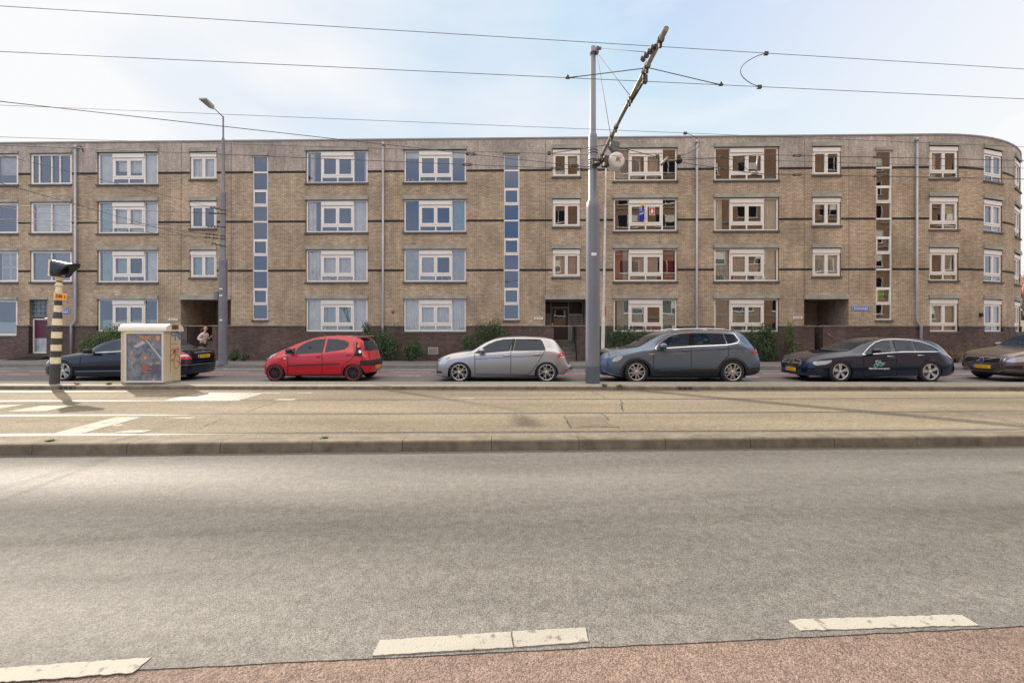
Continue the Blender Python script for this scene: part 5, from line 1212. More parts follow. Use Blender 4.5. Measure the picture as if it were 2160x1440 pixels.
c.line('grille_surround', gp+[gp[0]], .022, 'chrome', 'F', off=.016, raw=True, both=False, parent=g)
for z in (.60, .65, .70): c.line('grille_bar', [(-.46, z), (.46, z)], .008, 'wheel_dark', 'F', off=.012, raw=True, both=False, parent=g)
for y in (-.35, -.22, -.1, .1, .22, .35): c.line('grille_bar', [(y, .57), (y, .74)], .008, 'wheel_dark', 'F', off=.012, raw=True, both=False, parent=g)
c.line('grille_slash', [(.40, .57), (-.40, .74)], .022, 'chrome', 'F', off=.022, raw=True, both=False, parent=g)
ring = [(.075*math.cos(a*.3927), .655+.075*math.sin(a*.3927)) for a in range(17)]
em = c.patch('emblem', ring[:-1], mat('emblem_blue', (.03, .04, .25), .3), 'F', raw=True, off=.03, parent=g); c.line('emblem_ring', ring, .02, 'chrome', 'F', off=.034, raw=True, both=False, parent=g)
c.patch('headlight', [(-.60, .64), (-.70, .74), (-.86, .84), (-.90, .80), (-.90, .66), (-.75, .62)], 'lamp_clear', 'F', raw=True, both=True, off=.01)
c.patch('turn_signal', [(-.90, .67), (-.915, .67), (-.915, .76), (-.90, .76)], 'lamp_orange', 'F', raw=True, both=True, off=.014)
c.line('lamp_blade', [(-.56, .60), (-.60, .74)], .03, 'chrome', 'F', off=.012, raw=True, both=False); c.line('lamp_blade', [(.56, .60), (.60, .74)], .03, 'chrome', 'F', off=.012, raw=True, both=False)
c.plate('F', .395, .505)
c.patch('lower_bumper', [(-.93, .26), (.93, .26), (.93, .32), (-.93, .32)], 'arch_black', 'F', raw=True, off=.008)
c.patch('air_intake', [(-.35, .345), (.35, .345), (.42, .42), (-.42, .42)], 'arch_black', 'F', raw=True, off=.006)
c.patch('fog_intake', [(-.84, .42), (-.62, .42), (-.60, .50), (-.84, .54)], 'arch_black', 'F', raw=True, both=True, off=.008)
c.line('bumper_trim', [(-.52, .36), (-.46, .31), (.46, .31), (.52, .36)], .02, 'alloy', 'F', off=.014, raw=True, both=False)
c.mirror((1.72, 1.12), (.12, .2, .16), raw=True)
# ================================================================== STREET FURNITURE
# catenary mast
MX, MY = 2.10, 11.1
e = empty('catenary_mast', (MX, MY, MED), label='tall blue-grey tubular catenary mast standing on the median with a dark painted foot', cat='mast')
mb = MB(); mb.lathe([(.185, .0), (.185, .44)], n=32); mb.build('painted_foot', MATS['mast_dark'], e)
zs = lambda py: EYE+(HZ-py)/F*MY-MED
mb = MB(); mb.lathe([(.182, .44), (.176, zs(440)), (.165, zs(428)), (.118, zs(422)), (.112, zs(290)), (.10, zs(284)), (.078, zs(280)), (.072, zs(100)), (.055, zs(98.5)), (0, zs(98))], n=32); mb.build('shaft', MATS['mast_blue'], e)
for py in (318, 324, 338, 343, 347, 352, 357):
    z = zs(py); MB().lathe([(.116, z-.012), (.132, z), (.116, z+.012)], n=24).build('clamp_ring', MATS['galv_dark'], e)
mb = MB()
for py in (112, 116): z = zs(py); mb.lathe([(.074, z-.02), (.09, z), (.074, z+.02)], n=20)
mb.box(.06, .12, -.16, -.06, zs(119), zs(106)); mb.box(.10, .20, -.10, -.04, zs(108), zs(104)); mb.build('clamps', MATS['galv_dark'], e)
mb = MB(); mb.lathe([(.1795, zs(541)), (.1795, zs(536))], n=24); q = mb.mesh('x', MATS['white_paint']); bpy.data.meshes.remove(q)
mb = MB()
for k in range(6):
    a0, a1 = R(-112+k*7), R(-105+k*7); r_ = .179
    mb.add([(r_*math.cos(a0), r_*math.sin(a0), zs(541.5)), (r_*math.cos(a1), r_*math.sin(a1), zs(541.5)), (r_*math.cos(a1), r_*math.sin(a1), zs(535.5)), (r_*math.cos(a0), r_*math.sin(a0), zs(535.5))], [(0, 1, 2, 3)], True)
mb.build('sticker', MATS['white_paint'], e)
# cantilever arm reaching over both tracks
A0 = P(1262, 341, 10.95); A1 = P(1405, 60, 5.75)
arm = MB(); L3 = [A0.lerp(A1, t)-e.location for t in (0, .25, .5, .75, 1)]
arm.tube([A0-e.location, A1-e.location], .036, 16); arm.build('cantilever_arm', MATS['galv'], e)
def on_arm(t): return A0.lerp(A1, t)-e.location
fit = MB()
for t, r_ in ((.04, .06), (.10, .05), (.32, .047), (.40, .05), (.62, .047), (.645, .047), (.80, .05), (.83, .05), (.955, .05)):
    p0, p1 = on_arm(t-.004), on_arm(t+.004); fit.tube([p0, p1], r_, 10)
    fit.box(*[v for v in (p0.x-.02, p0.x+.02, p0.y-.02, p0.y+.02, p0.z-.10, p0.z+.07)])
p0 = on_arm(.0); fit.box(p0.x-.16, p0.x+.05, p0.y-.05, p0.y+.1, p0.z-.08, p0.z+.05)
fit.tube([on_arm(.64)+Vector((.02, 0, -.05)), P(1358, 170, 7.2)-e.location], .022, 8); q = P(1358, 170, 7.2)-e.location; fit.box(q.x-.03, q.x+.05, q.y-.04, q.y+.04, q.z-.04, q.z+.08)
fit.tube([on_arm(.045)+Vector((.04, 0, -.06)), on_arm(.13)+Vector((.05, 0, -.12))], .022, 8)
fit.build('arm_fittings', MATS['galv_dark'], e)
stay = MB()
for t in (.30, .64): stay.tube([Vector((.08, -.1, zs(116))), on_arm(t)], .006, 6)
stay.tube([Vector((.15, -.08, zs(106))), on_arm(.955)+Vector((-.12, .3, .02))], .005, 6); stay.build('stay_wires', MATS['wire'], e)
q0 = on_arm(.955); ins = MB(); d_ = Vector((-.16, .38, -.06))
for k in range(8): ins.tube([q0+d_*(.25+k*.09), q0+d_*(.30+k*.09)], .045 if k % 2 else .022, 10)
ins.build('insulator', MATS['galv_dark'], e)
# round drum beside the mast
dr = empty('tram_signal_drum', P(1296, 342, 10.7), R(14), label='round whitish rust-stained drum fixed beside the mast below the arm', cat='drum')
mb = MB(); mb.lathe([(0, -.17), (.175, -.17), (.195, -.15), (.195, .05)], 'Y', 32); mb.lathe([(.195, .05), (.21, .06), (.205, .10), (.16, .19), (.08, .24), (0, .25)], 'Y', 32)
mb.build('housing', mat('drum_white', (.62, .62, .60), .45, c2=(.66, .65, .62), vscale=5), dr)
mb = MB(); mb.lathe([(0, -.174), (.165, -.174), (.17, -.171)], 'Y', 32)
fm = bpy.data.materials.new('rusty_face'); fm.use_nodes = True; MATS['rusty_face'] = fm; nt = fm.node_tree; b = nt.nodes['Principled BSDF']; t = nt.nodes.new('ShaderNodeTexCoord')
n1 = nt.nodes.new('ShaderNodeTexNoise'); n1.inputs['Scale'].default_value = 22; n1.inputs['Detail'].default_value = 4; nt.links.new(t.outputs['Object'], n1.inputs['Vector'])
gr = nt.nodes.new('ShaderNodeVectorMath'); gr.operation = 'LENGTH'; sb = nt.nodes.new('ShaderNodeVectorMath'); sb.operation = 'SUBTRACT'; sb.inputs[1].default_value = (0, -.174, .01); nt.links.new(t.outputs['Object'], sb.inputs[0]); nt.links.new(sb.outputs[0], gr.inputs[0])
ma = nt.nodes.new('ShaderNodeMath'); ma.operation = 'MULTIPLY_ADD'; ma.inputs[1].default_value = -2.6; nt.links.new(gr.outputs['Value'], ma.inputs[0]); nt.links.new(n1.outputs[0], ma.inputs[2])
r = nt.nodes.new('ShaderNodeValToRGB'); r.color_ramp.elements[0].position = .30; r.color_ramp.elements[1].position = .38; r.color_ramp.elements[0].color = (.66, .65, .64, 1); r.color_ramp.elements[1].color = (.30, .12, .05, 1)
nt.links.new(ma.outputs[0], r.inputs[0]); nt.links.new(r.outputs[0], b.inputs['Base Color']); mb.build('front_disc', fm, dr)
mb = MB(); mb.tube([(-.42, .25, .04), (-.15, .05, .0)], .03, 8); mb.box(-.30, -.12, -.05, .12, -.12, .12); mb.tube([(-.05, .1, .15), (.05, .1, .36)], .012, 6); mb.build('bracket', MATS['galv_dark'], dr)
mb = MB(); mb.prism([(-.13, .52), (.12, .50), (.10, .30), (-.05, .26), (-.14, .38)], -.05, .08); mb.build('control_box', mat('box_grey', (.12, .135, .13), .5), dr)
# overhead wires: straight spans in space
def wire(name, label, pts, r=.006, extra=None, cat='overhead wire', group='overhead wires'):
    p0 = Vector(pts[0]); e_ = empty(name, p0, label=label, cat=cat, group=group)
    mb = MB(); mb.tube([Vector(p)-p0 for p in pts], r, 6); mb.build('cable', MATS['wire'], e_)
    return e_, p0
def ext(a, b, k0, k1): return [a+(a-b)*k0, a, a.lerp(b, .33), a.lerp(b, .66), b, b+(b-a)*k1]
def insulators(e_, p0, pts, d, name='turnbuckle', r=.03):
    d = d.normalized()
    for p in pts:
        mb = MB(); q = p-p0; mb.tube([q-d*.13, q-d*.07], .018, 8); mb.tube([q+d*.07, q+d*.13], .018, 8); mb.tube([q-d*.07+Vector((0, 0, .025)), q+d*.07+Vector((0, 0, .025))], .009, 6); mb.tube([q-d*.07-Vector((0, 0, .025)), q+d*.07-Vector((0, 0, .025))], .009, 6)
        mb.box(q.x-.09, q.x-.06, q.y-.02, q.y+.02, q.z-.035, q.z+.035); mb.box(q.x+.06, q.x+.09, q.y-.02, q.y+.02, q.z-.035, q.z+.035)
        mb.build(name, MATS['galv_dark'], e_)
def span(y0, y1, Y0, Y1, label, k=2., r=.0044, x0=0, x1=2160, n='overhead_wire', mid=None):
    a, b = P(x0, y0, Y0), P(x1, y1, Y1)
    if mid:
        t = mid[2]; m_ = P(mid[0], mid[1], Y0+(Y1-Y0)*t); pts = [a+(a-m_)*k, a]
        for i in range(1, 12):
            u = i/12; v = a.lerp(m_, u*2) if u < .5 else m_.lerp(b, u*2-1); ctrl = m_*2-(a+b)*.5; v = a*(1-u)**2+ctrl*2*u*(1-u)+b*u*u; pts.append(v)
        pts += [b, b+(b-m_)*k]
    else: pts = ext(a, b, k, k)
    return wire(n, label, pts, r)
span(14, 145, 6.1, 7.4, 'highest overhead wire, crossing the sky at the top of the photo')
span(110, 208, 6.07, 7.27, 'second overhead wire, crossing the sky below the highest one')
span(223, 309, 9.0, 9.9, 'thin overhead wire skimming the roof line of the block')
span(290, 354, 8.7, 10.3, 'overhead wire crossing the top storey windows along the whole block')
# loops and hangers between the near wires
def on_wire(px, y0, y1, Y0, Y1):
    a, b = P(0, y0, Y0), P(2160, y1, Y1)
    lo, hi = 0., 1.
    for _ in range(40):
        m_ = (lo+hi)/2; v = a.lerp(b, m_)
        if 1080+F*v.x/v.y < px: lo = m_
        else: hi = m_
    return a.lerp(b, lo)
def jumper(p, q, bulge, label):
    pts = [];
    for i in range(13):
        t = i/12; v = p.lerp(q, t); v = v+bulge*math.sin(math.pi*t)**.75; pts.append(v)
    e_, p0 = wire('jumper_cable', label, pts, .006, cat='jumper cable', group='curved jumper cables')
    for w_ in (p, q): c_ = w_-p0; MB().box(c_.x-.035, c_.x+.035, c_.y-.02, c_.y+.02, c_.z-.03, c_.z+.02).build('clamp', MATS['galv_dark'], e_)
jumper(on_wire(1615, 14, 145, 6.1, 7.4), on_wire(1601, 110, 208, 6.07, 7.27), Vector((-.36, 0, .0)), 'curved jumper cable looping left between the two highest wires')
jumper(on_wire(1445, 223, 309, 9.0, 9.9), on_wire(1432, 290, 354, 8.7, 10.3)+Vector((0, 0, .04)), Vector((.40, 0, .0)), 'curved jumper cable looping right in front of the roof line')
ap = P(1367, 143, 6.75)
l_, r_ = on_wire(1197, 110, 208, 6.07, 7.27), on_wire(1520, 110, 208, 6.07, 7.27)
e2, p0 = wire('bridle_wire', 'bridle wire spreading from the arm down to the second highest wire', [l_, l_.lerp(ap, .5), ap, ap.lerp(r_, .5), r_], .007, cat='bridle wire', group='bridle wires')
for w_ in (l_, r_): c_ = w_-p0; MB().prism([(c_.x-.035, c_.z-.01), (c_.x+.035, c_.z-.01), (c_.x, c_.z+.05)], c_.y-.02, c_.y+.02).tube([c_, (ap-p0).lerp(c_, .88)], .009, 6).build('clamp', MATS['galv_dark'], e2)
ap = P(1283, 305, 9.6); l_, r_ = on_wire(1158, 290, 354, 8.7, 10.3), on_wire(1386, 290, 354, 8.7, 10.3)
e2, p0 = wire('bridle_wire', 'bridle wire from the arm foot down to the wire before the top storey', [l_, l_.lerp(ap, .5), ap, ap.lerp(r_, .5), r_], .008, cat='bridle wire', group='bridle wires')
for w_ in (l_, r_): c_ = w_-p0; MB().box(c_.x-.04, c_.x+.04, c_.y-.02, c_.y+.02, c_.z-.03, c_.z+.05).build('clamp', MATS['galv_dark'], e2)
# feeders anchored on the mast, running left
for (y0, Y0, ye), lb in (((215, 6.6, 353), 'span wire rising left from the mast into the sky corner'), ((307, 8.2, 358), 'span wire leaving the mast to the left across the top storey')):
    b = P(1243, ye, 11.05); a = P(0, y0, Y0); pts = [a+(a-b)*2., a, a.lerp(b, .35), a.lerp(b, .7), b]
    e_, p0 = wire('span_wire', lb, pts, .0065, group='span wires'); d = (b-a)
    def at_px(px):
        lo, hi = 0., 1.
        for _ in range(40):
            m_ = (lo+hi)/2; v = a.lerp(b, m_)
            if 1080+F*v.x/v.y < px: lo = m_
            else: hi = m_
        return a.lerp(b, lo)
    insulators(e_, p0, [at_px(x) for x in ((992, 1180, 1212) if ye == 353 else (985, 1170, 1225))], d)
# right hand pair from the disc insulator
hub = P(1432, 339, 10.9)
e_, p0 = wire('span_wire', 'span wire from the mast to the black disc insulator', [P(1268, 336, 10.95), P(1350, 340, 10.9), P(1400, 341, 10.9), hub], .006, group='span wires')
mb = MB(); mb.lathe([(0, -.03), (.075, -.03), (.08, 0), (.075, .03), (0, .03)], 'Y', 24, Matrix.Translation(hub-p0)); mb.build('disc_insulator', MATS['black_gloss'], e_)
mb = MB(); c_ = P(1402, 340, 10.85)-p0; mb.tube([c_+Vector((-.09, 0, -.09)), c_+Vector((.07, 0, .10))], .035, 10); mb.tube([c_+Vector((.05, 0, .03)), c_+Vector((.30, 0, .02))], .016, 8); mb.build('strain_clamp', MATS['galv'], e_)
for (pl, lb) in (([(1434, 338), (1525, 331), (1600, 326), (1680, 327.5), (1850, 331), (2160, 338)], 'upper wire of the pair running right from the disc insulator'),
                 ([(1434, 342), (1525, 356), (1600, 366), (1680, 368), (1850, 371), (2160, 377)], 'lower wire of the pair running right from the disc insulator')):
    pts = [P(x, y, 10.9-.0002*(x-1434)) for x, y in pl]; pts.append(pts[-1]+(pts[-1]-pts[-2])*5.0)
    e_, p0 = wire('span_wire', lb, pts, .008, group='span wires'); insulators(e_, p0, [P(x, y, 10.87) for x, y in ((pl[1]), (pl[3]), (pl[4]))], Vector((1, 0, 0)))
a, b, c_, d = P(1530, 331, 10.87), P(1585, 365, 10.87), P(1535, 356, 10.87), P(1575, 328, 10.87)
e_, p0 = wire('cross_cable', 'crossing link cables with a short spreader bar right of the disc insulator', [a, a.lerp(b, .5)+Vector((.05, 0, .05)), b], .006, cat='link cable')
mb = MB(); mb.tube([c_-p0, d-p0], .006, 6); mb.build('cable', MATS['wire'], e_)
mb = MB(); t0, t1 = P(1598, 325, 10.85), P(1595, 366, 10.85); mb.tube([t0-p0, t1-p0], .022, 8); mb.box(*[v for v in ((t1-p0).x-.14, (t1-p0).x+.04, (t1-p0).y-.03, (t1-p0).y+.03, (t1-p0).z-.02, (t1-p0).z+.03)]); mb.build('spreader_bar', MATS['galv'], e_)
# ---- street lamp on the far pavement
LY = 18.75; LXp = (470.5-1080)/F*LY; zl = lambda py: EYE+(HZ-py)/F*LY-PAV
e = empty('street_lamp', (LXp, LY, PAV), label='tall stepped grey street lamp with a flat head, rising from the far pavement', cat='street lamp')
mb = MB(); mb.lathe([(.172, .0), (.168, zl(552)), (.155, zl(548)), (.102, zl(544)), (.10, zl(409)), (.092, zl(405)), (.066, zl(403)), (.064, zl(296)), (.05, zl(292)), (.034, zl(290)), (.03, zl(246))], n=24)
mb.build('post', MATS['post_grey'], e)
mb = MB(); mb.lathe([(.176, 0), (.174, .62)], n=24); mb.build('base_sleeve', mat('sleeve', (.17, .175, .21), .55, var=.2), e)
mb = MB(); hp = P(450, 228, LY-.2)-e.location; mb.tube([Vector((0, 0, zl(248))), hp], .022, 8); mb.build('arm', MATS['post_grey'], e)
pp = [P(x, y, Y)-e.location for x, y, Y in ((419, 210.5, 17.6), (435, 210, 17.7), (452, 226, 18.5), (450, 232, 18.5), (440, 228, 18.5))]
mb = MB(); up = Vector((0, 0, .06)); mb.add(pp+[p+up for p in pp], [(0, 1, 2, 3, 4), (9, 8, 7, 6, 5)]+[(i, (i+1) % 5, 5+(i+1) % 5, 5+i) for i in range(5)]); mb.build('lamp_head', mat('lamp_grey', (.42, .40, .38), .5), e)
mb = MB()
for z in (zl(612), zl(626), zl(677)):
    for k in range(5):
        a0, a1 = R(-110+k*9), R(-101+k*9); r_ = .171; mb.add([(r_*math.cos(a0), r_*math.sin(a0), z), (r_*math.cos(a1), r_*math.sin(a1), z), (r_*math.cos(a1), r_*math.sin(a1), z+.06), (r_*math.cos(a0), r_*math.sin(a0), z+.06)], [(0, 1, 2, 3)])
mb.build('sticker', MATS['white_paint'], e)
mb = MB(); mb.box(-.34, -.17, -.1, .08, zl(631), zl(615)); mb.build('service_box', mat('svc_box', (.16, .18, .22), .5), e)
span_l = [((0, 327), 9.5, 443, 'topmost of the wires tied to the street lamp'), ((0, 387), 8.0, 519, 'steepest wire, tied lowest on the street lamp'), ((0, 434), 11, 451, 'second wire from the top on the street lamp'), ((0, 463), 12.5, 479, 'third wire from the top on the street lamp'),
          ((-60, 430), 13, 498, 'fourth wire from the top on the street lamp'), ((-40, 462), 14, 504, 'fifth wire from the top on the street lamp')]
for (px, py), Y, ye, lb in span_l:
    b = P(467, ye, LY-.1); a = P(px, py, Y); e_, p0 = wire('span_wire', lb, [a+(a-b)*2.5, a, a.lerp(b, .5), b], 0.0065 if Y < 10 else .008, group='span wires')
    insulators(e_, p0, [b.lerp(a, .035), b.lerp(a, .075)], b-a); mb = MB()
    q_ = b-p0; mb.lathe([(.103, q_.z-.03), (.115, q_.z), (.103, q_.z+.03)], n=16, M=Matrix.Translation((LXp-p0.x, LY-p0.y, 0))); mb.build('post_clamp', MATS['galv_dark'], e_)
# ---- thin white post behind the mast
WY = 18.6; wx = (1271-1080)/F*WY
e = empty('white_post', (wx, WY, PAV), label='slim off-white post standing on the far pavement just right of the mast', cat='post')
z2 = lambda py: EYE+(HZ-py)/F*WY-PAV
ln = .12*0
mb = MB(); mb.lathe([(.082, 0), (.078, z2(672)), (.062, z2(668)), (.052, z2(640)), (.050, z2(590)), (.045, z2(440)), (.032, z2(435)), (.030, z2(330))], n=20, M=Matrix.Shear('XY', 4, (.017, 0)))
mb.build('post', MATS['post_white'], e)
mb = MB(); mb.box(.12, .16, -.03, .03, z2(666), z2(645)); mb.build('red_marker', mat('marker_red', (.6, .06, .04), .5), e)
# ---- striped signal post
SY = 10.78; SX = (115-1080)/F*SY
e = empty('tram_signal', (SX, SY, MED), label='leaning black and cream striped post carrying a hooded tram signal', cat='tram signal')
e.rotation_euler = (0, R(2.6), 0); pm = F/SY
zz = lambda py: (808.5-py)/pm/math.cos(R(2.6))
crm = mat('post_cream', (.80, .71, .50), .5, var=.12, vscale=10); blk_ = mat('post_black', (.055, .055, .05), .5, var=.3, vscale=12)
ys = [808.5, 766, 752.5, 739, 726, 712.5, 699, 685.5, 671, 657.5, 643.5, 631, 600, 598]
prof = []; mats_ = []
for i, y in enumerate(ys):
    r_ = .098-.0*i if y > 671 else (.095 if y == 671 else .074 if y > 600 else .055)
    if y == 671: prof += [(.09, zz(y)-.01)]; mats_.append(i % 2 == 0 and 0 or 1)
    prof.append((r_, zz(y))); mats_.append(0 if i % 2 == 0 else 1)
prof.append((.052, zz(590)))
mb = MB(); seg = []
k0 = 0
for (ra, za), (rb_, zb) in zip(prof, prof[1:]):
    zm = (za+zb)/2; idx = 0
    for j in range(len(ys)-1):
        if zz(ys[j]) <= zm <= zz(ys[j+1]): idx = j
    mb.mi = 0 if (idx % 2 == 0 and idx < 11) else 1
    mb.lathe([(ra, za), (rb_, zb)], n=20)
mb.build('post', [blk_, crm], e)
mb = MB(); mb.lathe([(.07, zz(603)), (.09, zz(601)), (.06, zz(598)), (.05, zz(592)), (.08, zz(591)), (.085, zz(585)), (.11, zz(584)), (.11, zz(580)), (0, zz(580))], n=12); mb.build('collar', crm, e)
mb = MB(); hz0, hz1 = zz(584), zz(550)
mb.box(-.09, -.055, -.19, .19, hz0, hz1); mb.build('back_plate', crm, e)
# hood: lofted from the square housing to a slanted scoop
def ring(x, cz, hy, hz, p, slant=0, n=24):
    out = []
    for k in range(n):
        a = 2*math.pi*k/n; c_, s_ = math.cos(a), math.sin(a); yy = hy*abs(c_)**p*(1 if c_ > 0 else -1); zq = hz*abs(s_)**p*(1 if s_ > 0 else -1); out.append((x+slant*(zq/hz if hz else 0), yy, cz+zq))
    return out
cz = (hz0+hz1)/2; hh = (hz1-hz0)/2
rings = [ring(-.055, cz, .185, hh, .35), ring(.10, cz-.01, .18, hh*.96, .45), ring(.16, cz-.02, .172, hh*.9, .6, .03), ring(.22, cz-.01, .165, hh*.82, .8, .12), ring(.26, cz+.0, .155, hh*.78, .9, .20), ring(.255, cz+.0, .14, hh*.7, .9, .19), ring(.1, cz, .13, hh*.7, .9, 0)]
mb = MB(); n = 24; mb.add([v for r_ in rings for v in r_], [(i*n+k, i*n+(k+1) % n, (i+1)*n+(k+1) % n, (i+1)*n+k) for i in range(len(rings)-1) for k in range(n)], True)
k_ = len(mb.v)-n; mb.f.append([k_+i for i in range(n)]); mb.m.append(0); mb.sm.append(False); mb.uv.append(None)
mb.build('hood', mat('hood_black', (.014, .018, .034), .3, coat=.3), e)
mb = MB(); mb.lathe([(0, .102), (.12, .102)], 'X', 20, Matrix.Translation((0, 0, cz))); mb.build('lens', MATS['black_gloss'], e)
np_ = empty('number_plate', (0, 0, 0)); bpy.data.objects.remove(np_)
mb = MB(); M = Matrix.Translation((.165, -.10, zz(625))) @ Matrix.Rotation(R(4), 4, 'Y'); mb.box(-.155, .155, -.006, .006, -.08, .08, M); pl = mb.build('number_plate', MATS['orange_plate'], e)
text_mesh('330 1', .115, MATS['black'], 'lettering', pl, M @ Matrix.Translation((.005, -.008, 0)) @ STAND, bold=.002)
mb = MB(); mb.tube([(.0, -.03, zz(625)), (.12, -.09, zz(625))], .02, 6); mb.lathe([(.08, zz(633)), (.085, zz(617))], n=16); mb.build('plate_bracket', crm, e)
# ---- control cabinet with poster
CY = 10.74; x0 = (255-1080)/F*CY; x1 = (348.5-1080)/F*CY; w = x1-x0; h = .0
e = empty('control_cabinet', ((x0+x1)/2, CY, MED), label='cream roadside control cabinet with a framed poster and graffiti on its side', cat='cabinet')
w2 = w/2; dp = .50; zb = .05; zt = EYE+(HZ-699)/F*CY-MED; zr = EYE+(HZ-684.5)/F*CY-MED
cm = mat('cabinet_cream', (.60, .54, .40), .5, c2=(.52, .43, .27), vscale=2.6, stretch=(1, 1, .5)); cl_ = mat('cabinet_roof', (.72, .69, .60), .45, var=.06, vscale=3)
mb = MB(); mb.box(-w2, w2, 0, dp, zb, zt); body = mb.build('body', cm, e)
mb = MB(); mb.box(-w2+.01, w2+.0, .012, dp+.01, -.0, zb-.01); mb.build('plinth', MATS['concrete'], e)
mb = MB(); n = 9; pr = []
for k in range(n+1):
    a = math.pi/2*k/n; pr.append((-.04+.17*(1-math.cos(a)), (zr-zt-.03)*math.sin(a)))
pr2 = [(-.04, -.035)]+pr+[(dp+.04-(q[0]+.04), q[1]) for q in pr[::-1]]+[(dp+.04, -.035)]
mb.prism([(a, zt+.035+b) for a, b in pr2], -w2-.04, w2+.05, 'YZ'); mb.build('roof', cl_, e)
pf0, pf1, pz0, pz1 = (265-1080)/F*CY-e.location.x, (347-1080)/F*CY-e.location.x, EYE+(HZ-807)/F*CY-MED, EYE+(HZ-700.5)/F*CY-MED
pf0 -= 0; mb = MB(); rect(mb, pf0, pf1-.0, pz0, pz1, .045, -.035, .002); fr = mb.build('poster_frame', mat('frame_alu', (.66, .63, .60), .4, metal=.2), e)
pm_ = bpy.data.materials.new('poster_art'); pm_.use_nodes = True; MATS['poster_art'] = pm_; nt = pm_.node_tree; b = nt.nodes['Principled BSDF']; inp(b, ['Roughness'], .35); inp(b, ['Coat Weight'], .3)
t = nt.nodes.new('ShaderNodeTexCoord'); n1 = nt.nodes.new('ShaderNodeTexNoise'); n1.inputs['Scale'].default_value = 5.5; n1.inputs['Detail'].default_value = 9; n1.inputs['Distortion'].default_value = .8; nt.links.new(t.outputs['Object'], n1.inputs['Vector'])
r = nt.nodes.new('ShaderNodeValToRGB'); r.color_ramp.interpolation = 'LINEAR'; E = r.color_ramp.elements; E[0].position = .30; E[0].color = (.06, .075, .095, 1); E[1].position = .72; E[1].color = (.40, .36, .37, 1)
x = E.new(.45); x.color = (.12, .15, .18, 1); x = E.new(.55); x.color = (.20, .20, .235, 1); x = E.new(.60); x.color = (.20, .15, .15, 1); x = E.new(.64); x.color = (.30, .27, .30, 1)
nt.links.new(n1.outputs[0], r.inputs[0]); nt.links.new(r.outputs[0], b.inputs['Base Color'])
mb = MB(); mb.box(pf0+.045, pf1-.045, -.012, -.002, pz0+.045, pz1-.045); po = mb.build('poster', pm_, e)
pcx = (pf0+pf1)/2; og = mat('print_orange', (.62, .25, .10), .5); pk = mat('print_pale', (.40, .40, .46), .5); nv = mat('print_navy', (.09, .085, .14), .5); tl = mat('print_teal', (.16, .27, .33), .5)
mb = MB(); mb.prism([(pf0+.05, pz0+.62), (pf0+.07, pz0+.66), (pf0+.30, pz0+.16), (pf0+.22, pz0+.20)], -.016, -.013); mb.build('print_stripe', tl, po)
mb = MB(); mb.prism([(pcx+.02, pz1-.20), (pcx+.05, pz1-.19), (pf1-.05, pz1-.66), (pf1-.05, pz1-.74)], -.016, -.013); mb.prism([(pcx-.28, pz1-.36), (pcx-.05, pz1-.22), (pcx+.03, pz1-.28), (pcx-.2, pz1-.40)], -.016, -.013); mb.build('print_pale_shape', pk, po)
mb = MB(); mb.box(pcx-.07, pf1-.13, -.016, -.013, pz0+.22, pz0+.45); mb.build('print_panel', nv, po)
mb = MB(); mb.lathe([(0, -.019), (.045, -.019)], 'Y', 10, Matrix.Translation((pcx+.02, 0, pz0+.62))); mb.prism([(pf1-.2, pz1-.10), (pf1-.11, pz1-.10), (pf1-.10, pz1-.19), (pf1-.155, pz1-.24), (pf1-.21, pz1-.18)], -.018, -.014); mb.box(pcx-.10, pcx+.16, -.0185, -.0165, pz1-.195, pz1-.185)
mb.build('print_mark', og, po)
def ptxt(s_, sz, x, z, bold=.002, al_='LEFT', m_=og, sx_=1): text_mesh(s_, sz, m_, 'print_text', po, Matrix.Translation((x, -.019, z)) @ STAND, bold=bold, align=al_, ext=.001, sx=sx_)
ptxt('MOMO', .115, pcx+.03, pz1-.15, .006, 'CENTER', sx_=.75)
for k, s_ in enumerate(('LEARN TO LOVE', 'THE BOMB', '22-24 March 2024', 'Maassilo', 'Rotterdam NL')): ptxt(s_, .042, pcx-.055, pz0+.425-k*.043, .001, sx_=.8)
# side: door, tag plate, graffiti (ribbons lying on the side panel)
xs_ = w2+.0005
mb = MB()
def sq(py_): return EYE+(HZ-py_)/F*11-MED
for k in range(2): pass
mb.box(xs_, xs_+.004, .16, .165, .25, zt-.06); mb.box(xs_, xs_+.004, .17, .42, 1.0, 1.004); mb.build('door_gap', MATS['kerb_joint'], e)
mb = MB(); mb.box(w2+.052, w2+.058, .14, .36, zt+.045, zt+.165); tg = mb.build('tag_plate', mat('tag_brown', (.25, .12, .05), .6), e)
text_mesh('801', .12, mat('tag_dark', (.11, .05, .03), .6), 'lettering', tg, Matrix.Translation((w2+.06, .25, zt+.105)) @ Matrix.Rotation(R(90), 4, 'Z') @ STAND, bold=.003, sx=.8)
def graffiti(name, strokes, wd, m_):
    mb = MB(); 
    for j, st in enumerate(strokes):
        pts = [Vector((xs_+.0035+.0006*j, a, b_)) for a, b_ in curve_pts(st, 6)]; vs = []
        for i, q in enumerate(pts):
            t_ = (pts[min(i+1, len(pts)-1)]-pts[max(i-1, 0)]).normalized(); n_ = Vector((0, -t_.z, t_.y))*wd/2*random.uniform(.8, 1.15); vs += [q+n_, q-n_]
        mb.add(vs, [(2*i, 2*i+2, 2*i+3, 2*i+1) for i in range(len(pts)-1)])
    return mb.build(name, m_, e)
gq = lambda u, v: ((u-1110)/10.287/1.0*.5/33*1.0, EYE+(HZ-(680+v/10.287))/F*11.0-MED)
gq = lambda u, v: (max(.01, min(.49, (u-1115)/335*.5)), EYE+(HZ-(680+v/10.287))/F*11.0-MED)
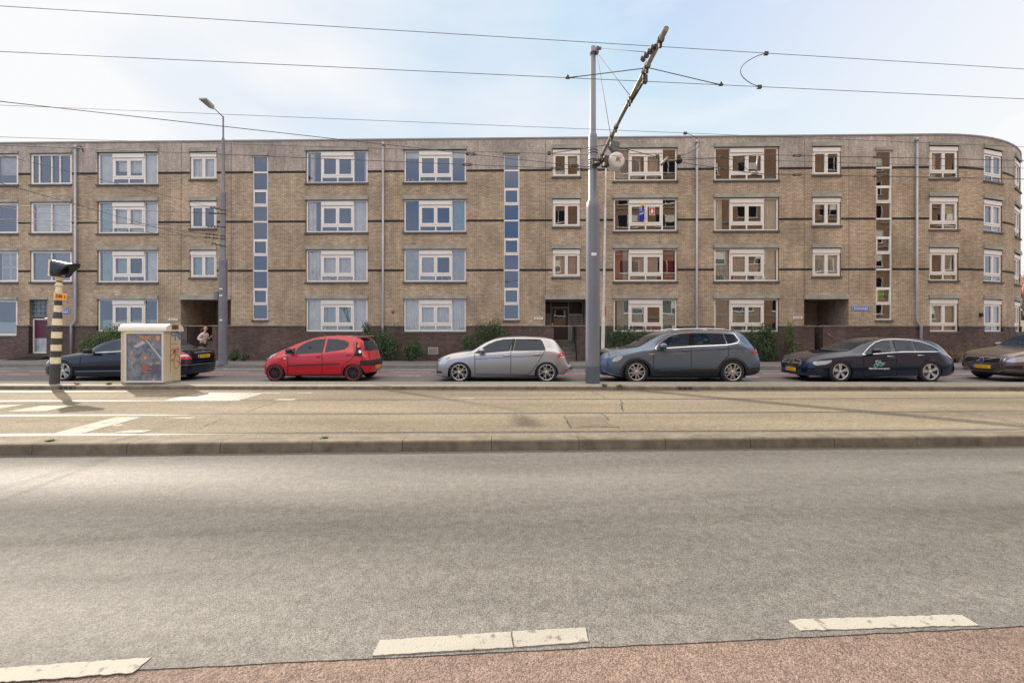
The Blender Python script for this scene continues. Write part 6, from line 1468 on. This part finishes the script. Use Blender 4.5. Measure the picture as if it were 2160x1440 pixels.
graffiti('graffiti', [[gq(*q) for q in s_] for s_ in ([(1290, 550), (1310, 640), (1240, 720), (1225, 640), (1280, 590), (1290, 680), (1320, 610)], [(1300, 690), (1340, 600), (1400, 620), (1390, 570), (1330, 580), (1330, 640), (1400, 650)],
    [(1330, 630), (1310, 780), (1240, 810), (1290, 850)], [(1310, 780), (1360, 690), (1420, 800), (1400, 960), (1340, 1015), (1300, 930), (1310, 800)], [(1350, 820), (1440, 915)])], .014, mat('spray_red', (.42, .01, .02), .5))
graffiti('graffiti', [[gq(*q) for q in s_] for s_ in ([(1240, 250), (1260, 210), (1340, 200), (1400, 230), (1445, 270)], [(1240, 250), (1270, 290), (1350, 280), (1400, 330), (1440, 390)], [(1300, 240), (1360, 230), (1410, 280), (1445, 350)], [(1330, 300), (1325, 400)])], .024, mat('spray_blue', (.01, .13, .42), .5))
mb = MB(); mb.box(pf0+.05, pf0+.17, -.037, -.0355, pz1-.04, pz1-.01); mb.build('yellow_sticker', mat('sticker_yellow', (.8, .75, .05), .5), fr)
# ================================================================== PERSON
JY = 18.95; JX = (428-1080)/F*JY
def skin(name, verts, edges, root=0, mats_=None, parent=None, sub=2, **k):
    me = bpy.data.meshes.new(name); me.from_pydata([v[0] for v in verts], edges, []); o = bpy.data.objects.new(name, me); COL.objects.link(o)
    m_ = o.modifiers.new('s', 'SKIN'); m2 = o.modifiers.new('u', 'SUBSURF'); m2.levels = sub; m2.render_levels = sub; m_.use_smooth_shade = True
    sv = me.skin_vertices[0].data
    for i, v in enumerate(verts):
        r_ = v[1]; sv[i].radius = r_ if isinstance(r_, tuple) else (r_, r_)
        sv[i].use_root = (i == root)
    bpy.context.view_layer.update(); ev = bpy.data.meshes.new_from_object(o.evaluated_get(bpy.context.evaluated_depsgraph_get())); bpy.data.objects.remove(o)
    ev.name = name; ev.materials.clear(); ev.materials.append(mats_); return link(name, ev, parent, **k)
e = empty('person', (JX, JY, PAV), label='woman jogging to the right in a pale jacket and dark leggings, hair in a ponytail', cat='person')
skn = mat('skin', (.55, .33, .25), .55); hair = mat('hair', (.10, .05, .035), .6, var=.3, vscale=20); jac = mat('jacket', (.66, .56, .50), .8, var=.08, vscale=8); leg = mat('leggings', (.02, .022, .03), .7); shoe = mat('shoe', (.6, .6, .6), .6)
V = [((0, 0, .90), .10), ((.02, 0, 1.05), .105), ((.05, 0, 1.22), .115), ((.07, 0, 1.34), .10), ((.085, 0, 1.42), .05), ((.10, 0, 1.48), .05), ((.115, 0, 1.55), .075), ((.12, 0, 1.62), .068), ((.12, 0, 1.67), .03),
     ((.0, -.09, .86), .085), ((.16, -.10, .55), .062), ((.02, -.10, .20), .042), ((.0, -.10, .09), .038), ((.14, -.10, .04), .035),
     ((.0, .09, .86), .085), ((-.04, .10, .50), .06), ((-.36, .10, .34), .045), ((-.44, .10, .30), .036), ((-.47, .10, .18), .035),
     ((.06, -.17, 1.33), .052), ((-.05, -.23, 1.12), .042), ((.12, -.20, 1.06), .032), ((.19, -.17, 1.10), .022),
     ((.06, .17, 1.33), .052), ((-.02, .22, 1.13), .042), ((.18, .18, 1.16), .032), ((.24, .15, 1.21), .022)]
E_ = [(0, 1), (1, 2), (2, 3), (3, 4), (4, 5), (5, 6), (6, 7), (7, 8), (0, 9), (9, 10), (10, 11), (11, 12), (12, 13), (0, 14), (14, 15), (15, 16), (16, 17), (17, 18), (3, 19), (19, 20), (20, 21), (21, 22), (3, 23), (23, 24), (24, 25), (25, 26)]
skin('body', V, E_, 0, skn, e)
def grow(ids, add): return [(V[i][0], V[i][1]+add) for i in ids]
ids = [1, 2, 3, 19, 20, 21, 23, 24, 25]; vv = grow(ids, .016); vv.append(((.0, 0, .93), .135)); vv.append(((.08, 0, 1.41), .062))
skin('jacket', vv, [(9, 0), (0, 1), (1, 2), (2, 3), (3, 4), (4, 5), (2, 6), (6, 7), (7, 8), (2, 10)], 0, jac, e)
ids = [0, 9, 10, 11, 14, 15, 16, 17]; vv = grow(ids, .010); skin('leggings', vv, [(0, 1), (1, 2), (2, 3), (0, 4), (4, 5), (5, 6), (6, 7)], 0, leg, e)
for a_ in (((-.01, -.10, .06), (.16, -.10, .035)), ((-.46, .10, .27), (-.49, .10, .12))): skin('shoe', [(a_[0], .048), (tuple((p+q)/2 for p, q in zip(*a_)), .044), (a_[1], .036)], [(0, 1), (1, 2)], 0, shoe, e)
skin('hair', [((.075, 0, 1.53), .055), ((.085, 0, 1.61), .078), ((.11, 0, 1.665), .05), ((.02, 0, 1.60), .035), ((-.05, 0, 1.55), .04), ((-.10, 0, 1.47), .03), ((-.12, 0, 1.40), .012)], [(0, 1), (1, 2), (1, 3), (3, 4), (4, 5), (5, 6)], 1, hair, e)
hd = MB()
for hx, hy, hz_, dx in ((.19, -.17, 1.10, 1), (.24, .15, 1.21, 1)):
    for k in range(4):
        o_ = (k-1.5)*.017; ln_ = (.03, .036, .034, .027)[k]; b0 = Vector((hx+.02, hy+o_*.3, hz_+.03-o_)); hd.tube([b0, b0+Vector((ln_, 0, .012)), b0+Vector((ln_+.004, 0, -.012)), b0+Vector((ln_*.4, .0, -.026))], [.009, .009, .008, .006], 6)
    t0 = Vector((hx, hy-.02, hz_+.03)); hd.tube([t0, t0+Vector((.02, -.012, .02)), t0+Vector((.04, -.006, .015))], [.01, .009, .007], 6)
hd.build('fingers', skn, e)
fc = MB(); fc.prism([(.185, 1.555), (.205, 1.56), (.185, 1.60)], -.012, .012); fc.build('nose', skn, e)
fc = MB()
for sg in (-1, 1): fc.lathe([(0, .004), (.009, .002), (.011, -.004)], 'X', 8, Matrix.Translation((.178, sg*.03, 1.60)))
fc.build('eyes', MATS['black'], e)
fc = MB(); fc.box(.180, .186, -.02, .02, 1.522, 1.529); fc.build('mouth', mat('lips', (.4, .12, .12), .5), e)
# ================================================================== PLANTS
def leafmat(name, a, b):
    m = bpy.data.materials.new(name); m.use_nodes = True; MATS[name] = m; nt = m.node_tree; bs = nt.nodes['Principled BSDF']; inp(bs, ['Roughness'], .5); inp(bs, ['Specular IOR Level'], .4)
    g_ = nt.nodes.new('ShaderNodeTexCoord'); n_ = nt.nodes.new('ShaderNodeTexNoise'); n_.inputs['Scale'].default_value = 9; n_.inputs['Detail'].default_value = 4; nt.links.new(g_.outputs['Object'], n_.inputs['Vector'])
    r_ = nt.nodes.new('ShaderNodeValToRGB'); r_.color_ramp.elements[0].position = .35; r_.color_ramp.elements[1].position = .68; r_.color_ramp.elements[0].color = col4(a); r_.color_ramp.elements[1].color = col4(b)
    nt.links.new(n_.outputs[0], r_.inputs[0]); nt.links.new(r_.outputs[0], bs.inputs['Base Color'])
    tr = nt.nodes.new('ShaderNodeBsdfTranslucent'); nt.links.new(r_.outputs[0], tr.inputs[0]); mxs = nt.nodes.new('ShaderNodeMixShader'); mxs.inputs[0].default_value = .2
    nt.links.new(bs.outputs[0], mxs.inputs[1]); nt.links.new(tr.outputs[0], mxs.inputs[2]); nt.links.new(mxs.outputs[0], nt.nodes['Material Output'].inputs[0]); return m
leafmat('leaf_dark', (.028, .062, .028), (.10, .17, .07)); leafmat('leaf_mid', (.05, .09, .03), (.16, .23, .08)); leafmat('leaf_bright', (.07, .14, .02), (.2, .32, .06)); leafmat('leaf_dry', (.17, .11, .06), (.38, .27, .15))
mat('bark', (.10, .075, .055), .9, var=.3, vscale=10)
def leaf(mb, p, n_, sz, el=1.7):
    a = n_.orthogonal().normalized(); a = (Matrix.Rotation(random.random()*6.28, 3, n_) @ a); b_ = n_.cross(a); L_ = sz*el
    mb.add([p-a*L_*.5, p-b_*sz*.42+n_*sz*.1, p+a*L_*.5, p+b_*sz*.42+n_*sz*.1], [(0, 1, 2, 3)])
def shrub(label, px0, px1, pyt, Y, m='leaf_dark', n=3200, sz=.05, lobes=None, depth=.6, base=PAV, name='shrub', sprigs=14, cat='shrub', group='shrubs along the foot of the block'):
    X0, X1 = (px0-1080)/F*Y, (px1-1080)/F*Y; zt_ = EYE+(HZ-pyt)/F*Y; w_ = X1-X0; H_ = zt_-base
    e_ = empty(name, ((X0+X1)/2, Y, base), label=label, cat=cat, group=group); mb = MB(); st = MB()
    lobes = lobes or [(random.uniform(-.34, .34), random.uniform(.35, .62), random.uniform(.22, .34)) for _ in range(6)]+[(0, .4, .4)]
    wts = [l[2]**2 for l in lobes]
    for i in range(n):
        lx, lz, lr = random.choices(lobes, wts)[0]
        d = Vector((random.gauss(0, 1), random.gauss(0, 1), random.gauss(0, 1))).normalized(); rr = random.random()**.33*(.75+.5*noise.noise(Vector((d.x*2+lx*9, d.y*2, d.z*2+Y))))
        p = Vector((lx*w_+d.x*lr*w_*rr*.62, d.y*depth*.55*rr, lz*H_+d.z*lr*H_*rr*1.05))
        if p.z < .02: continue
        leaf(mb, p, (d+Vector((random.gauss(0, .6), random.gauss(0, .6)-.3, random.gauss(0, .6)+.3))).normalized(), sz*random.uniform(.6, 1.35))
    for k in range(sprigs):
        lx, lz, lr = random.choice(lobes); b0 = Vector((lx*w_*.8, 0, 0)); t_ = Vector((lx*w_+random.uniform(-.2, .2)*w_*.6, random.uniform(-.3, .3)*depth, H_*random.uniform(.75, 1.08)))
        mid = b0.lerp(t_, .5)+Vector((random.uniform(-.08, .08), random.uniform(-.05, .05), .03)); st.tube([b0, mid, t_], [.014, .009, .003], 5)
        for q in range(9): u = .6+.42*q/9; p = mid.lerp(t_, max(0, (u-.5)*2)); leaf(mb, p+Vector((random.uniform(-.03, .03),)*3), Vector((random.gauss(0, 1), -1, random.gauss(0, 1))).normalized(), sz*.8)
    mb.build('foliage', MATS[m], e_, fix=False); st.build('stems', MATS['bark'], e_); return e_
shrub('bushy green shrub with sprays of leaves behind the black saloon', 158, 262, 683, 21.3, 'leaf_mid', 4200, lobes=[(-.32, .35, .28), (-.1, .5, .34), (.15, .62, .36), (.36, .72, .32), (.3, .4, .4), (-.2, .3, .3)])
shrub('tall loose green shrub between the striped post and the cabinet, behind the saloon', 232, 345, 683, 21.45, 'leaf_mid', 2800)
shrub('small low shrub at the foot of the street lamp', 478, 505, 735, 21.3, 'leaf_dark', 700, group='shrubs along the foot of the block')
shrub('small thin shrub right of the street lamp shrub', 503, 524, 745, 21.2, 'leaf_dark', 300, sprigs=8)
shrub('tall pointed dark shrub just behind the tail of the red hatchback', 752, 848, 678, 21.2, 'leaf_dark', 4200, lobes=[(-.28, .85, .2), (-.2, .62, .3), (.05, .55, .34), (.25, .45, .3), (0, .3, .42), (.3, .25, .3)])
shrub('rounded dark shrub right of the pointed one behind the red hatchback', 842, 900, 712, 21.15, 'leaf_dark', 2200, lobes=[(-.2, .5, .36), (.1, .65, .34), (.3, .4, .3), (0, .3, .45)])
shrub('dense dark shrub behind the bonnet of the silver hatchback', 965, 1078, 676, 21.2, 'leaf_dark', 4600, lobes=[(-.3, .45, .32), (-.05, .7, .34), (.2, .8, .3), (.36, .6, .28), (.05, .35, .46)])
shrub('dark hedge-like shrub just right of the slim white post', 1276, 1335, 686, 21.2, 'leaf_dark', 3600, lobes=[(-.3, .7, .34), (0, .75, .36), (.3, .7, .34), (0, .35, .55), (-.3, .3, .4), (.3, .3, .4)])
shrub('dark shrub under the ground floor window behind the grey SUV bonnet', 1325, 1385, 690, 21.15, 'leaf_dark', 3600, lobes=[(-.3, .7, .34), (0, .7, .36), (.3, .65, .34), (0, .35, .55), (-.3, .3, .4), (.3, .3, .4)])
shrub('low dark shrub behind the roof of the grey SUV', 1380, 1478, 690, 21.2, 'leaf_dark', 3400, lobes=[(-.3, .6, .34), (0, .75, .3), (.3, .85, .24), (0, .35, .55), (-.3, .3, .4), (.3, .3, .4)])
shrub('dark shrub behind the tail of the grey SUV', 1572, 1652, 686, 21.05, 'leaf_dark', 4200, lobes=[(-.3, .65, .34), (0, .8, .34), (.2, .75, .3), (0, .35, .55), (.2, .3, .4)])
shrub('taller leafy shrub against the plinth left of the handrail porch', 1640, 1694, 683, 20.95, 'leaf_mid', 1500, lobes=[(0, .85, .3), (-.1, .6, .34), (.1, .4, .34), (0, .2, .4)], sprigs=30)
shrub('straw-coloured dry shrub beyond the tail of the black estate', 1996, 2030, 736, 20.3, 'leaf_dry', 700, sz=.03, sprigs=40)
shrub('small bright green bush left of the brown SUV bonnet', 2030, 2064, 723, 20.4, 'leaf_bright', 1300, sz=.045)
shrub('green bush at the far end of the rounded corner', 2136, 2182, 692, 23.6, 'leaf_mid', 1600, sz=.05)
def weed(px, py, z, m, label, s_=.10):
    D = F*(EYE-z)/(py-HZ); e_ = empty('weed', ((px-1080)/F*D, D, z), label=label, cat='weed', group='weeds growing in kerb joints'); mb = MB()
    for k in range(46):
        a = random.random()*6.28; l_ = s_*random.uniform(.5, 1.2); d = Vector((math.cos(a), math.sin(a), random.uniform(.3, 1.2))).normalized(); p = Vector((random.uniform(-.5, .5)*s_, random.uniform(-.2, .2)*s_, 0)); n_ = d.cross(Vector((0, 0, 1))).normalized()*.009
        mb.add([p-n_, p+n_, p+d*l_*.6+n_, p+d*l_+Vector((0, 0, -.01)), p+d*l_*.6-n_], [(0, 1, 2, 3, 4)])
    mb.build('leaves', MATS[m], e_, fix=False)
weed(1275, 814, MED, 'leaf_mid', 'green weed at the kerb just right of the mast', .12); weed(1307, 815, MED, 'leaf_mid', 'green weed on the median a little further right of the mast', .10)
weed(230, 811, MED, 'leaf_bright', 'yellow-green weed on the median left of the cabinet', .09); weed(163, 811, MED, 'leaf_dry', 'dry brown weed right of the striped post foot', .08)
weed(106, 932, BED, 'leaf_bright', 'small weed on the near kerb at the left', .05); weed(686, 925, BED, 'leaf_bright', 'small weed on the near kerb left of centre', .05)
# bare trees
def tree(label, loc, H_, seed, m='bark', leafy=0, group=None, spread=1.0):
    random.seed(seed); e_ = empty('bare_tree', loc, label=label, cat='tree', group=group); tr_ = MB(); cr = MB()
    def br(p, d, l_, r_, dep, mb):
        n_ = 3; pts = [p]; q = p.copy(); dd = d.copy()
        for i in range(n_): dd = (dd+Vector((random.gauss(0, .10), random.gauss(0, .10), random.gauss(.03, .06)))).normalized(); q = q+dd*l_/n_; pts.append(q.copy())
        mb.tube(pts, [r_, r_*.88, r_*.76, r_*.62], 7 if dep > 3 else 4, cap=False)
        if dep == 0:
            return
        for k in range(random.choice((2, 3, 3)) if dep > 1 else 3):
            a = dd.orthogonal().normalized(); a = Matrix.Rotation(random.random()*6.28, 3, dd) @ a
            br(pts[random.choice((-1, -1, -2))], (dd+a*random.uniform(.45, .95)*spread).normalized(), l_*random.uniform(.62, .82), r_*.58, dep-1, cr)
    br(Vector((0, 0, 0)), Vector((0, 0, 1)), H_*.30, H_*.018, 6, tr_)
    tr_.build('trunk', MATS[m], e_); cr.build('crown', MATS[m], e_, fix=False)
tree('bare tree beyond the rounded corner at the right edge', (46.5, 38.5, 0), 9.5, 3)
tree('bare street tree behind the viewpoint, mirrored in the left windows', (-21, -7.5, 0), 10, 5, group='bare trees behind the viewpoint')
tree('bare street tree behind the viewpoint near the centre, mirrored in the ground floor windows', (-6, -8.5, 0), 9, 8, group='bare trees behind the viewpoint')
# far house at the right edge
hx = empty('house', (62, 48, 0), label='small pale house beyond the corner at the right edge', cat='house')
mb = MB(); mb.box(-6, 6, 0, 8, 0, 5.2); mb.build('wall', mat('house_cream', (.62, .55, .40), .8, var=.1), hx)
mb = MB(); mb.prism([(-6.4, 5.2), (6.4, 5.2), (0, 8.4)], -.3, 8.3); mb.build('roof', mat('roof_tile', (.30, .12, .08), .8, var=.2), hx)
for k in range(4):
    mb = MB(); rect(mb, -.6, .6, 0, 1.3, .09, -.05, .05); q = mb.build('window', MATS['frame_white'], hx); q.location = (-4.3+k*2.6, 0, 2.9); g_ = MB(); g_.box(-.5, .5, -.02, .0, .09, 1.2); g_.build('pane', MATS['black_gloss'], q)
# brick block across the street (behind the viewpoint), seen mirrored in the windows; it also throws warm light back
ob = empty('apartment_building', (32, -13, 0), R(180+2), label='orange brown brick block across the street, mirrored in the right hand windows', cat='building')
Wd_, Hh = 60., 27.
mb = MB(); cols = 12; stp_ = Wd_/cols; rows = 8
ox = [(-Wd_/2+(i+.5)*stp_) for i in range(cols)]; hol = [(x-1.3, x+1.3, .9+j*3.05, 2.6+j*3.05) for x in ox for j in range(rows)]
xs_s = sorted({-Wd_/2, Wd_/2}|{h_[0] for h_ in hol}|{h_[1] for h_ in hol}); zs_s = sorted({0, Hh}|{h_[2] for h_ in hol}|{h_[3] for h_ in hol})
hs_ = {(round(h_[0], 3), round(h_[2], 3)) for h_ in hol}
for a, b_ in zip(xs_s, xs_s[1:]):
    for c_, d in zip(zs_s, zs_s[1:]):
        if (round(a, 3), round(c_, 3)) in hs_: continue
        mb.add([(a, 0, c_), (b_, 0, c_), (b_, 0, d), (a, 0, d)], [(0, 1, 2, 3)], uv=[(a, c_), (b_, c_), (b_, d), (a, d)])
mb.add([(-Wd_/2, 0, 0), (-Wd_/2, 12, 0), (-Wd_/2, 12, Hh), (-Wd_/2, 0, Hh)], [(0, 1, 2, 3)], uv=[(0, 0), (12, 0), (12, Hh), (0, Hh)])
mb.add([(Wd_/2, 0, 0), (Wd_/2, 12, 0), (Wd_/2, 12, Hh), (Wd_/2, 0, Hh)], [(0, 1, 2, 3)], uv=[(0, 0), (12, 0), (12, Hh), (0, Hh)])
mb.add([(-Wd_/2, 0, Hh), (Wd_/2, 0, Hh), (Wd_/2, 12, Hh), (-Wd_/2, 12, Hh)], [(0, 1, 2, 3)], uv=[(0, 0), (1, 0), (1, 1), (0, 1)])
mb.build('wall', MATS['brick_orange'], ob, fix=False)
fmw = MB(); rect(fmw, -1.3, 1.3, 0, 1.7, .08, .06, .14); fmw.box(-.04, .04, .07, .13, .08, 1.62); fmw.box(-1.4, 1.4, -.12, .14, -.1, -.001); fw = fmw.mesh('window', MATS['frame_white']); bl_ = MB().box(-1.2, 0, .085, .098, .7, 1.6).mesh('blind', MATS['curtain']); gm = MB(); gm.box(-1.22, 1.22, .10, .12, .07, 1.63); gm_ = gm.mesh('pane', MATS['black_gloss'])
for j in range(rows):
    for i, x in enumerate(ox):
        if i >= 14 and j < 1: pass
        if len([1 for q in ob.children if q.name.startswith('window')]) >= 98: break
        q = link('window', fw, ob); q.location = (x, 0, .9+j*3.05); link('pane', gm_, q)
        if (i*3+j*5) % 4 < 2: link('blind', bl_, q)
for j in range(rows): MB().box(-Wd_/2, Wd_/2, -.10, -.001, .25+j*3.05, .45+j*3.05).build('floor_band', MATS['concrete'], ob)
gl_ = MB()
for h_ in hol: gl_.add([(h_[0], .3, h_[2]), (h_[1], .3, h_[2]), (h_[1], .3, h_[3]), (h_[0], .3, h_[3])], [(0, 1, 2, 3)])
gl_.build('interior', MATS['room_dark'], ob)
